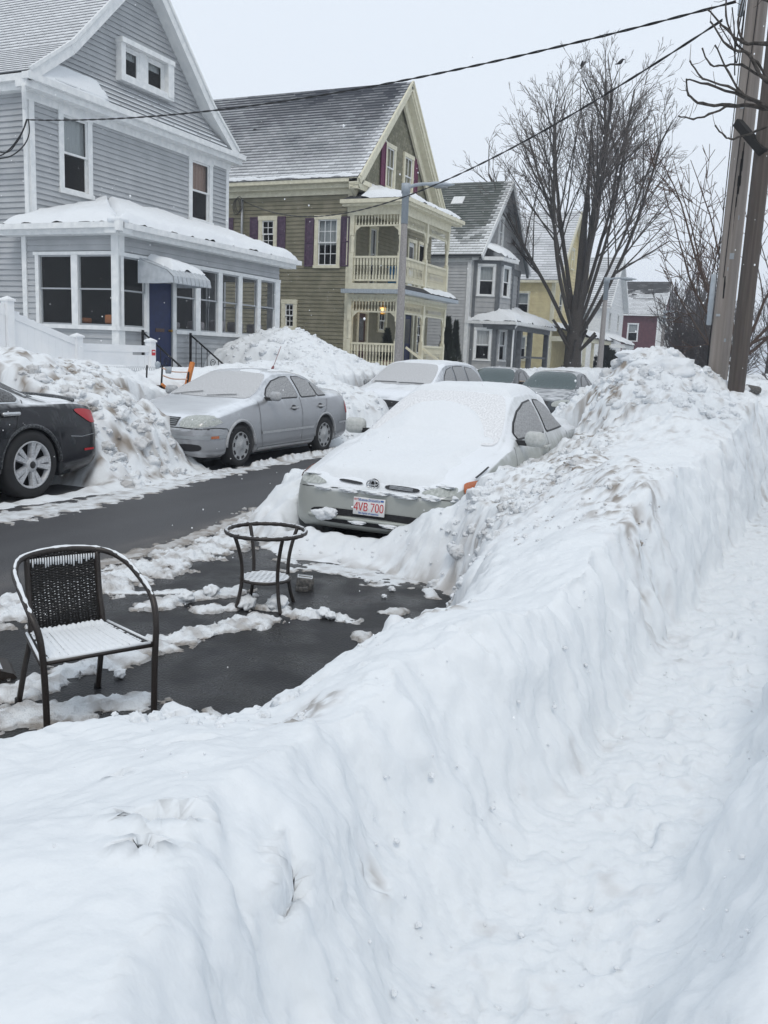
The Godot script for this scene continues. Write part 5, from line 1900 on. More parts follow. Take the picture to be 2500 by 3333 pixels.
# ------------------------------------------------------------------ farther houses
func plain_house(called: String, label: String, xf: float, z0: float, wid: float, depth: float, eave: float, ridge: float, m: Material, trim_m: Material, tone: Callable, tint: Vector3, side_wins: Array, front_wins: Array, course := 0.2) -> Node3D:
	var h := thing(called, label, "house")
	var so := Vector3(xf - depth, 0, z0)
	var fo := Vector3(xf, 0, z0)
	var sh := []
	for w in side_wins:
		sh.append(hole(w))
	var fh := []
	for w in front_wins:
		if w[1] + w[3] < eave:
			fh.append(hole(w))
	clad(h, "side_wall", so, FX, FZ, [[0.5, 0, depth], [eave, 0, depth]], course, sh, m)
	clad(h, "front_wall", fo, BZ, FX, [[0.5, 0, wid], [eave, 0, wid]], course, fh, m)
	var pitch := (ridge - eave) / (wid * 0.5)
	clad(h, "gable_wall", fo + FX * 0.01, BZ, FX, [[eave, 0.05, wid - 0.05], [ridge - 0.1, wid * 0.5 - 0.06, wid * 0.5 + 0.06]], course, [], m)
	for w in side_wins:
		window(h, so, FX, FZ, w, trim_m, {"casing": 0.1, "curtain": M.curtain_sheer, "drop": 0.5})
	for w in front_wins:
		window(h, fo + FX * (0.0 if w[1] + w[3] < eave else 0.03), BZ, FX, w, trim_m, {"casing": 0.1, "curtain": M.curtain_sheer, "drop": 0.5, "room": w[1] + w[3] < eave})
	trim(h, "corner_board", trim_m, so, FX, FZ, [[depth - 0.16, depth + 0.02, 0.5, eave, 0.0, 0.05], [0, depth + 0.02, eave - 0.3, eave, 0.0, 0.06]])
	trim(h, "corner_board", trim_m, fo, BZ, FX, [[-0.02, 0.16, 0.5, eave, 0.0, 0.05], [wid - 0.16, wid, 0.5, eave, 0.0, 0.05]])
	var cz := z0 - wid * 0.5
	var hw := wid * 0.5 + 0.4
	var ye := ridge - hw * pitch + 0.1
	var A := Vector3(xf - depth, ye, cz + hw)
	var B := Vector3(xf + 0.4, ye, cz + hw)
	var C := Vector3(xf + 0.4, ridge + 0.1, cz)
	var D := Vector3(xf - depth, ridge + 0.1, cz)
	var roof := slab(h, "roof", M.roof_base, A, B, C, D, 0.15)
	shingles(h, roof, A, B, C, D, 0.24, 0.5, tone, tint, 0, 17)
	slab(h, "roof", trim_m, Vector3(B.x, ye, cz - hw), Vector3(A.x, ye, cz - hw), D, C, 0.15)
	for side in [1, -1]:
		var st := start()
		bar(st, Vector3(B.x + 0.02, ye - 0.13, cz + side * hw), C + Vector3(0.02, -0.13, 0), 0.06, 0.26)
		put(done(st), "rake_board", trim_m, h)
	trim(h, "gutter", trim_m, so, FX, FZ, [[0, depth + 0.4, ye - 0.16, ye - 0.02, 0.05, 0.42]])
	return h


func far_porch(h: Node3D, xf: float, z0: float, z1: float, dep: float, y: float, m: Material) -> void:
	var po := Vector3(xf + dep, 0, z0)
	for k in 4:
		var x: float = lerpf(0.0, z0 - z1 - 0.2, k / 3.0)
		trim(h, "porch_post", m, po, BZ, FX, [[x, x + 0.18, 0.8, y, -0.18, 0.0]])
	trim(h, "porch_beam", m, po, BZ, FX, [[-0.1, z0 - z1 + 0.1, y, y + 0.3, -0.2, 0.1]])
	trim(h, "porch_beam", m, Vector3(xf, 0, z0), FX, FZ, [[0, dep, y, y + 0.3, -0.2, 0.09]])
	slab(h, "porch_roof", M.roof_base, Vector3(po.x + 0.2, y + 0.3, z0 + 0.2), Vector3(po.x + 0.2, y + 0.3, z1 - 0.2), Vector3(xf, y + 0.95, z1 - 0.2), Vector3(xf, y + 0.95, z0 + 0.2), 0.05)
	snow_pad(h, "snow_cover", Vector3(po.x + 0.2, y + 0.31, z0 + 0.2), Vector3(po.x + 0.2, y + 0.31, z1 - 0.2), Vector3(xf, y + 0.95, z1 - 0.2), Vector3(xf, y + 0.95, z0 + 0.2), 0.25, 24, 14, 61, 0.05)


func build_far_houses() -> void:
	var white_tone := func(u, v): return clampf(0.78 + n_big.get_noise_2d(u * 5.0, v * 5.0) * 0.3, 0.0, 1.0)
	var y := plain_house("yellow_house", "yellow clapboard house behind the big bare street tree", -14.0, -55.8, 8.2, 11.0, 6.9, 11.2, M.yellow_siding, M.cream, white_tone, Vector3(0.22, 0.23, 0.25),
		[[5.6, 4.4, 0.9, 1.5], [8.6, 4.4, 0.9, 1.5], [8.6, 1.6, 0.9, 1.6]], [[1.3, 4.4, 1.0, 1.6], [5.6, 4.4, 1.0, 1.6], [3.6, 7.6, 0.9, 1.4], [5.0, 1.2, 1.0, 2.0]])
	far_porch(y, -14.0, -55.9, -63.6, 2.2, 2.9, M.cream)
	finish(y)
	var w := plain_house("white_house", "white house with a small snowy porch roof behind the lamp post", -14.0, -73.0, 7.6, 10.0, 6.4, 10.2, M.white, M.white, white_tone, Vector3(0.08, 0.09, 0.10),
		[[5.0, 4.2, 0.9, 1.5], [8.0, 4.2, 0.8, 1.5]], [[1.2, 4.3, 0.9, 1.5], [5.0, 4.3, 0.9, 1.5]], 0.25)
	far_porch(w, -14.0, -73.2, -77.2, 1.6, 2.9, M.white)
	finish(w)
	var m := plain_house("maroon_house", "maroon house with white trim and a patchy snow covered roof", -12.6, -93.0, 8.4, 12.0, 6.8, 10.0, M.maroon_siding, M.white, func(u, v): return clampf(0.9 * sstep(0.75, 0.5, v + n_big.get_noise_2d(u * 8.0, v * 6.0) * 0.35), 0.0, 1.0), Vector3(0.05, 0.048, 0.05),
		[[5.2, 3.9, 1.0, 1.7], [9.0, 3.9, 1.1, 1.8]], [[5.5, 3.9, 1.0, 1.7]], 0.25)
	# its white bay at the corner
	var o := Vector3(-11.3, 0, -93.8)
	for f in [[o, BZ, FX, 2.6], [Vector3(-12.6, 0, -93.2), (o - Vector3(-12.6, 0, -93.2)).normalized(), Vector3(0.42, 0, 0.9).normalized(), 1.43]]:
		clad(m, "bay_wall", f[0], f[1], f[2], [[3.6, 0, f[3]], [6.2, 0, f[3]]], 0.3, [hole([f[3] * 0.5 - 0.55, 4.0, 1.1, 1.7])], M.white)
		window(m, f[0], f[1], f[2], [f[3] * 0.5 - 0.55, 4.0, 1.1, 1.7], M.white, {"casing": 0.12, "curtain": M.curtain_sheer, "drop": 0.5})
		trim(m, "bay_cornice", M.white, f[0], f[1], f[2], [[-0.1, f[3] + 0.1, 6.2, 6.5, -0.1, 0.25], [-0.1, f[3] + 0.1, 3.3, 3.6, -0.1, 0.2]])
	far_porch(m, -12.6, -94.2, -99.0, 1.9, 2.7, M.white)
	finish(m)
	var b := plain_house("brown_house", "hazy brown house at the far end of the street", -13.0, -118.0, 9.0, 12.0, 6.5, 10.0, mottled(lin(0.20, 0.13, 0.09), lin(0.26, 0.17, 0.12), 0.8, 0.02, 0.5), M.white, white_tone, Vector3(0.1, 0.1, 0.1), [[6.0, 4.0, 1.0, 1.6], [9.0, 4.0, 1.0, 1.6]], [[2.0, 4.0, 1.0, 1.6], [6.0, 4.0, 1.0, 1.6]], 0.3)
	finish(b)
	var t := plain_house("tan_house", "hazy tan house far down the street behind the bare trees", -9.0, -150.0, 9.0, 12.0, 6.5, 10.5, mottled(lin(0.28, 0.23, 0.18), lin(0.34, 0.28, 0.22), 0.8, 0.02, 0.5), M.white, white_tone, Vector3(0.1, 0.1, 0.1), [[6.0, 4.0, 1.0, 1.6], [9.0, 4.0, 1.0, 1.6]], [[2.0, 4.0, 1.0, 1.6]], 0.3)
	finish(t)


# ------------------------------------------------------------------ cars
# a body is a skin over cross-sections; keys: [z, half width, underside, shoulder y, shoulder x, rail x, rail y, top y]
class CarSkin:
	var V := PackedVector3Array()
	var T := PackedInt32Array()
	var bins := {}

	func ready_bins(key: String, U: Vector3, W: Vector3) -> Dictionary:
		if bins.has(key):
			return bins[key]
		var d := {}
		for t in range(0, T.size(), 3):
			var a := V[T[t]]
			var b := V[T[t + 1]]
			var c := V[T[t + 2]]
			var u0 := minf(a.dot(U), minf(b.dot(U), c.dot(U)))
			var u1 := maxf(a.dot(U), maxf(b.dot(U), c.dot(U)))
			var w0 := minf(a.dot(W), minf(b.dot(W), c.dot(W)))
			var w1 := maxf(a.dot(W), maxf(b.dot(W), c.dot(W)))
			for i in range(int(floor(u0 / 0.08)), int(floor(u1 / 0.08)) + 1):
				for j in range(int(floor(w0 / 0.08)), int(floor(w1 / 0.08)) + 1):
					var k := Vector2i(i, j)
					if not d.has(k):
						d[k] = PackedInt32Array()
					d[k].append(t)
		bins[key] = d
		return d

	# the outermost point of the skin seen along -N at plane coordinates (u, w)
	func hit(key: String, U: Vector3, W: Vector3, N: Vector3, u: float, w: float) -> Array:
		var d := ready_bins(key, U, W)
		var o := U * u + W * w + N * 10.0
		var best := -1e9
		var out := []
		for t in d.get(Vector2i(int(floor(u / 0.08)), int(floor(w / 0.08))), PackedInt32Array()):
			var p = Geometry3D.ray_intersects_triangle(o, -N, V[T[t]], V[T[t + 1]], V[T[t + 2]])
			if p != null and p.dot(N) > best:
				best = p.dot(N)
				var n := (V[T[t + 1]] - V[T[t]]).cross(V[T[t + 2]] - V[T[t]]).normalized()
				out = [p, n if n.dot(N) > 0.0 else -n]
		return out


func pchip(keys: Array, col: int, z: float) -> float:
	var n := keys.size()
	if z >= keys[0][0]:
		return keys[0][col]
	if z <= keys[n - 1][0]:
		return keys[n - 1][col]
	var i := 0
	while z < keys[i + 1][0]:
		i += 1
	var h: float = keys[i + 1][0] - keys[i][0]
	var d: float = (keys[i + 1][col] - keys[i][col]) / h
	var m0 := d
	var m1 := d
	if i > 0:
		var dp: float = (keys[i][col] - keys[i - 1][col]) / (keys[i][0] - keys[i - 1][0])
		m0 = 0.0 if dp * d <= 0.0 else 2.0 * dp * d / (dp + d)
	if i < n - 2:
		var dn: float = (keys[i + 2][col] - keys[i + 1][col]) / (keys[i + 2][0] - keys[i + 1][0])
		m1 = 0.0 if dn * d <= 0.0 else 2.0 * dn * d / (dn + d)
	var t: float = (z - keys[i][0]) / h
	var t2 := t * t
	var t3 := t2 * t
	return (2 * t3 - 3 * t2 + 1) * keys[i][col] + (t3 - 2 * t2 + t) * h * m0 + (-2 * t3 + 3 * t2) * keys[i + 1][col] + (t3 - t2) * h * m1


const NS := 36

func section(k: PackedFloat32Array, arch_y: float) -> PackedVector2Array:
	var o := PackedVector2Array()
	var hw := k[1]
	var yb := maxf(k[2], arch_y)
	var ysh := k[3]
	var wsh := k[4]
	o.append(Vector2(0, yb))
	o.append(Vector2(hw * 0.5, yb))
	o.append(Vector2(hw - 0.09, yb))
	var full := k[2]
	for i in 14:
		var y := lerpf(yb, ysh, i / 13.0)
		var t := clampf((y - full) / maxf(ysh - full, 0.01), 0.0, 1.0)
		var x := hw
		if t < 0.18:
			x = hw - 0.075 * pow(1.0 - t / 0.18, 2.0)
		elif t > 0.5:
			x = lerpf(hw, wsh, pow((t - 0.5) / 0.5, 2.2))
		o.append(Vector2(x, y))
	var wr := k[5]
	var yr := k[6]
	for i in range(1, 8):
		var t := i / 8.0
		o.append(Vector2(lerpf(wsh, wr, t) + 0.018 * sin(t * PI), lerpf(ysh, yr, t)))
	for i in range(0, 12):
		var a := (PI / 2) * i / 11.0
		o.append(Vector2(wr * pow(cos(a), 0.85), yr + (k[7] - yr) * pow(sin(a), 0.9)))
	return o


func car_body(car: Node3D, keys: Array, arches: Array, paint: Vector3, m: Material, dust: Callable) -> CarSkin:
	var zs := []
	var len: float = -keys[-1][0]
	var z := 0.0
	while z < len:
		zs.append(-z)
		var e := minf(z, len - z)
		z += 0.012 if e < 0.06 else (0.025 if e < 0.3 else 0.035)
	zs.append(-len)
	var half := []
	for zz in zs:
		var k := PackedFloat32Array()
		for c in 8:
			k.append(pchip(keys, c, zz) if c else zz)
		var ay := -1.0
		for a in arches:
			var d: float = absf(zz - a[0])
			if d < a[2]:
				ay = maxf(ay, a[1] + sqrt(a[2] * a[2] - d * d))
		half.append(section(k, ay))
	var n: int = half[0].size()
	var ring := 2 * n - 2
	var P := PackedVector3Array()
	for i in zs.size():
		for j in ring:
			var q: Vector2 = half[i][j] if j < n else half[i][ring - j]
			P.append(Vector3(q.x if j < n else -q.x, q.y, zs[i]))
	var skin := CarSkin.new()
	skin.V = P
	for i in zs.size() - 1:
		for j in ring:
			var a := i * ring + j
			var b := i * ring + (j + 1) % ring
			# clockwise seen from outside
			skin.T.append_array(PackedInt32Array([a, b, a + ring, b, b + ring, a + ring]))
	for e in [0, zs.size() - 1]:
		for j in range(1, ring - 1):
			if e == 0:
				skin.T.append_array(PackedInt32Array([0, j + 1, j]))
			else:
				skin.T.append_array(PackedInt32Array([e * ring, e * ring + j, e * ring + j + 1]))
	var N := PackedVector3Array()
	N.resize(P.size())
	for t in range(0, skin.T.size(), 3):
		var a := skin.T[t]
		var b := skin.T[t + 1]
		var c := skin.T[t + 2]
		var f := (P[c] - P[a]).cross(P[b] - P[a])
		N[a] += f
		N[b] += f
		N[c] += f
	var C := PackedColorArray()
	for i in P.size():
		N[i] = N[i].normalized()
		var d: float = clampf(dust.call(P[i], N[i]), 0.0, 1.0)
		var q := paint.lerp(Vector3(0.84, 0.86, 0.89), d)
		C.append(Color(q.x, q.y, q.z))
	var A := []
	A.resize(Mesh.ARRAY_MAX)
	A[Mesh.ARRAY_VERTEX] = P
	A[Mesh.ARRAY_NORMAL] = N
	A[Mesh.ARRAY_COLOR] = C
	A[Mesh.ARRAY_INDEX] = skin.T
	var mesh := ArrayMesh.new()
	mesh.add_surface_from_arrays(Mesh.PRIMITIVE_TRIANGLES, A)
	put(mesh, "body", m, car)
	return skin


# a panel that lies on the skin: outline in the plane (U, W), pushed on along -N
func patch(car: Node3D, skin: CarSkin, called: String, m: Material, side: String, outline: PackedVector2Array, offset := 0.004, cell := 0.05) -> MeshInstance3D:
	var U := Vector3(0, 0, 1)
	var W := Vector3(0, 1, 0)
	var N := Vector3(1, 0, 0)
	match side:
		"right": N = Vector3(1, 0, 0)
		"left": N = Vector3(-1, 0, 0)
		"front":
			U = Vector3(1, 0, 0)
			N = Vector3(0, 0, 1)
		"rear":
			U = Vector3(1, 0, 0)
			N = Vector3(0, 0, -1)
		"top":
			U = Vector3(1, 0, 0)
			W = Vector3(0, 0, 1)
			N = Vector3(0, 1, 0)
		"front_right":
			U = Vector3(0.7071, 0, -0.7071)
			N = Vector3(0.7071, 0, 0.7071)
		"front_left":
			U = Vector3(0.7071, 0, 0.7071)
			N = Vector3(-0.7071, 0, 0.7071)
		"rear_right":
			U = Vector3(0.7071, 0, 0.7071)
			N = Vector3(0.7071, 0, -0.7071)
	var lo := outline[0]
	var hi := outline[0]
	for p in outline:
		lo = lo.min(p)
		hi = hi.max(p)
	var st := start()
	st.set_smooth_group(0)
	for i in range(int(floor(lo.x / cell)), int(ceil(hi.x / cell))):
		for j in range(int(floor(lo.y / cell)), int(ceil(hi.y / cell))):
			var sq := PackedVector2Array([Vector2(i, j) * cell, Vector2(i + 1, j) * cell, Vector2(i + 1, j + 1) * cell, Vector2(i, j + 1) * cell])
			for poly in Geometry2D.intersect_polygons(outline, sq):
				var idx := Geometry2D.triangulate_polygon(poly)
				for t in range(0, idx.size(), 3):
					var q := []
					for k in 3:
						var c: Vector2 = poly[idx[t + k]]
						var h := skin.hit(side, U, W, N, c.x, c.y)
						if h.size():
							q.append(h[0] + h[1] * offset)
					if q.size() == 3:
						if (q[1] - q[0]).cross(q[2] - q[0]).dot(N) < 0.0:
							q.reverse()
						tri3(st, q[0], q[1], q[2])
	var mesh := done(st)
	if mesh.get_surface_count() == 0:
		return null
	return put(mesh, called, m, car)


func seam(car: Node3D, skin: CarSkin, called: String, m: Material, side: String, line: PackedVector2Array, width := 0.009, offset := 0.003) -> void:
	for poly in Geometry2D.offset_polyline(line, width * 0.5, Geometry2D.JOIN_MITER, Geometry2D.END_BUTT):
		patch(car, skin, called, m, side, poly, offset, 0.06)


func smooth_poly(a: Array, steps := 5) -> PackedVector2Array:
	var p := v2(a)
	var o := PackedVector2Array()
	var n := p.size()
	for i in n:
		for k in steps:
			o.append(p[i].cubic_interpolate(p[(i + 1) % n], p[(i + n - 1) % n], p[(i + 2) % n], float(k) / steps))
	return o


# corners rounded to radius r
func round_poly(a: Array, r := 0.03) -> PackedVector2Array:
	var p := v2(a)
	var small := Geometry2D.offset_polygon(p, -r, Geometry2D.JOIN_MITER)
	if small.is_empty():
		return p
	return Geometry2D.offset_polygon(small[0], r, Geometry2D.JOIN_ROUND)[0]


func mirror_poly(p: PackedVector2Array) -> PackedVector2Array:
	var o := PackedVector2Array()
	for q in p:
		o.append(Vector2(-q.x, q.y))
	return o


func wheel(car: Node3D, at: Vector3, r: float, width: float, rim_r: float, style: String) -> void:
	var w := node("wheel", car)
	w.position = at
	var out := Vector3(signf(at.x), 0, 0)
	var hw := width * 0.5
	var st := start()
	lathe(st, Vector3.ZERO, out, [Vector2(rim_r * 0.9, -hw + 0.01), Vector2(rim_r, -hw), Vector2(r - 0.035, -hw), Vector2(r - 0.006, -hw + 0.03), Vector2(r, 0.0), Vector2(r - 0.006, hw - 0.03), Vector2(r - 0.035, hw), Vector2(rim_r + 0.025, hw + 0.004), Vector2(rim_r, hw - 0.004), Vector2(rim_r * 0.96, hw - 0.03)], 40)
	put(done(st), "tyre", M.rubber, w)
	st = start()
	lathe(st, Vector3.ZERO, out, [Vector2(0.0, hw - 0.10), Vector2(rim_r * 0.93, hw - 0.10), Vector2(rim_r * 0.95, hw - 0.02)], 32)
	put(done(st), "wheel_well", M.dark, w)
	if style == "cover":
		st = start()
		lathe(st, Vector3.ZERO, out, [Vector2(rim_r * 1.0, hw - 0.012), Vector2(rim_r * 0.97, hw + 0.004), Vector2(rim_r * 0.9, hw - 0.012), Vector2(rim_r * 0.6, hw - 0.004), Vector2(rim_r * 0.3, hw + 0.004), Vector2(rim_r * 0.26, hw + 0.014), Vector2(0.0, hw + 0.016)], 36)
		put(done(st), "hubcap", M.hubcap, w)
		for k in 9:
			var a := TAU * k / 9.0
			var d := Vector3(0, cos(a), sin(a))
			st = start()
			rbox(st, d * rim_r * 0.83 + out * (hw - 0.006), Vector3(0.02, 0.042, 0.062), 0.009, Basis(Vector3.RIGHT, a), 6)
			put(done(st), "vent_hole", M.dark, w)
	else:
		st = start()
		lathe(st, Vector3.ZERO, out, [Vector2(rim_r * 0.90, hw - 0.05), Vector2(rim_r * 0.93, hw - 0.005), Vector2(rim_r * 1.0, hw + 0.006), Vector2(rim_r * 1.02, hw - 0.01)], 40)
		put(done(st), "rim", M.alloy, w)
		for k in 10:
			var a := TAU * k / 10.0 + 0.13 * (1.0 if k % 2 else -1.0)
			var d := Vector3(0, cos(a), sin(a))
			var s := Vector3(0, -sin(a), cos(a))
			st = start()
			var a0 := d * 0.05
			var a1 := d * rim_r * 0.93
			var q := [a0 + s * 0.022 + out * (hw - 0.06), a0 - s * 0.022 + out * (hw - 0.06), a1 - s * 0.034 + out * (hw - 0.05), a1 + s * 0.034 + out * (hw - 0.05), a0 + s * 0.014 + out * (hw - 0.012), a0 - s * 0.014 + out * (hw - 0.012), a1 - s * 0.027 + out * (hw - 0.004), a1 + s * 0.027 + out * (hw - 0.004)]
			if out.x < 0.0:
				q = [q[1], q[0], q[3], q[2], q[5], q[4], q[7], q[6]]
			hexa(st, q)
			put(done(st), "spoke", M.alloy, w)
		st = start()
		lathe(st, Vector3.ZERO, out, [Vector2(0.075, hw - 0.05), Vector2(0.07, hw - 0.008), Vector2(0.04, hw), Vector2(0.0, hw)], 20)
		put(done(st), "hub", M.alloy, w)
		st = start()
		lathe(st, Vector3.ZERO, out, [Vector2(0.038, hw - 0.002), Vector2(0.034, hw + 0.005), Vector2(0.0, hw + 0.006)], 16)
		put(done(st), "hub_cap", M.black_plastic, w)


func wing_mirror(car: Node3D, at: Vector3, paint: Material, size := Vector3(0.20, 0.14, 0.11)) -> void:
	var st := start()
	var s := signf(at.x)
	rbox(st, at, size, minf(size.z * 0.49, 0.064), Basis(Vector3.UP, -s * 0.25), 12)
	var o := put(done(st), "wing_mirror", paint, car)
	st = start()
	box(st, at + Vector3(-s * (size.x * 0.5 + 0.03), -0.045, 0.0), Vector3(0.12, 0.05, 0.06))
	put(done(st), "mirror_arm", M.black_plastic, o)


func dust_of(lo: float, hi: float, base: float, seed_: float) -> Callable:
	return func(p: Vector3, n: Vector3) -> float:
		var k := n_mid.get_noise_3d(p.x * 1.3 + seed_, p.y * 1.3, p.z * 1.3) * 0.16 + n_fine.get_noise_3d(p.x, p.y + seed_, p.z) * 0.14
		return base + sstep(lo, hi, n.y + k) * (1.0 - base) * 0.97 + maxf(0.0, k) * 0.25


func paint_mat(rough: float, metal: float) -> StandardMaterial3D:
	var m := mat(1, 1, 1, rough, metal, true)
	return m


func sedan_keys(s: Dictionary) -> Array:
	# shared proportions of a three-box car; s scales the parts that differ
	var hw: float = s.hw
	var L: float = s.len
	var rf: float = s.roof
	var belt: float = s.belt
	var hood: float = s.hood
	var cowl: float = s.cowl
	var a: float = s.a
	var b: float = s.b
	var c: float = s.c
	var d: float = s.d
	var deck: float = s.deck
	return [
		[0.0, hw * 0.55, 0.32, 0.52, hw * 0.50, hw * 0.42, 0.535, 0.55],
		[-0.03, hw * 0.72, 0.24, 0.56, hw * 0.68, hw * 0.58, 0.58, 0.60],
		[-0.10, hw * 0.86, 0.20, hood * 0.86, hw * 0.81, hw * 0.70, hood * 0.90, hood * 0.93],
		[-0.22, hw * 0.93, 0.19, hood * 0.92, hw * 0.88, hw * 0.76, hood * 0.98, hood * 1.02],
		[-0.5, hw * 0.98, 0.18, hood * 0.99, hw * 0.92, hw * 0.80, hood * 1.06, hood * 1.12],
		[-0.9, hw, 0.18, lerpf(hood, belt, 0.5), hw * 0.94, hw * 0.82, lerpf(hood, cowl, 0.62), lerpf(hood * 1.12, cowl, 0.6)],
		[a + 0.05, hw, 0.18, belt - 0.03, hw * 0.94, hw * 0.83, cowl - 0.05, cowl],
		[a, hw, 0.18, belt - 0.025, hw * 0.94, hw * 0.83, cowl - 0.035, cowl + 0.02],
		[b, hw, 0.19, belt, hw * 0.935, hw * 0.67, rf - 0.14, rf - 0.055],
		[b - 0.16, hw, 0.19, belt, hw * 0.93, hw * 0.655, rf - 0.095, rf - 0.02],
		[(b + c) * 0.5 - 0.05, hw, 0.19, belt + 0.01, hw * 0.93, hw * 0.65, rf - 0.085, rf],
		[c, hw, 0.19, belt + 0.02, hw * 0.93, hw * 0.64, rf - 0.13, rf - 0.05],
		[d, hw, 0.19, belt + 0.03, hw * 0.92, hw * 0.74, deck - 0.05, deck + 0.03],
		[d - 0.12, hw * 0.995, 0.20, belt + 0.03, hw * 0.915, hw * 0.75, deck - 0.055, deck],
		[-L + 0.22, hw * 0.96, 0.23, belt, hw * 0.88, hw * 0.72, deck - 0.06, deck - 0.015],
		[-L + 0.07, hw * 0.90, 0.27, belt - 0.05, hw * 0.82, hw * 0.70, deck - 0.10, deck - 0.06],
		[-L, hw * 0.78, 0.36, belt - 0.2, hw * 0.72, hw * 0.60, deck - 0.24, deck - 0.2],
	]


# parts that all the sedans share
func dress(car: Node3D, skin: CarSkin, s: Dictionary, glass_front: Material, glass_side: Material, trim_m: Material) -> void:
	var ws: PackedVector2Array = smooth_poly(s.windscreen, 4)
	patch(car, skin, "windscreen", glass_front, "top", ws, 0.005, 0.06)
	if s.has("rear_window"):
		patch(car, skin, "rear_window", glass_front, "top", smooth_poly(s.rear_window, 4), 0.005, 0.06)
	for side in s.get("sides", ["right", "left"]):
		for w in s.side_windows:
			var poly := round_poly(w, 0.025)
			for big in Geometry2D.offset_polygon(poly, 0.018, Geometry2D.JOIN_ROUND):
				patch(car, skin, "window_trim", trim_m, side, big, 0.003, 0.06)
			patch(car, skin, "side_window", glass_side, side, poly, 0.008, 0.05)
		for l in s.get("seams", []):
			seam(car, skin, "door_seam", M.black_plastic, side, v2(l), 0.008)


func build_cars() -> void:
	build_silver_sedan()
	build_hatch_sedan()
	build_black_sedan()
	build_minivan()
	build_far_cars()


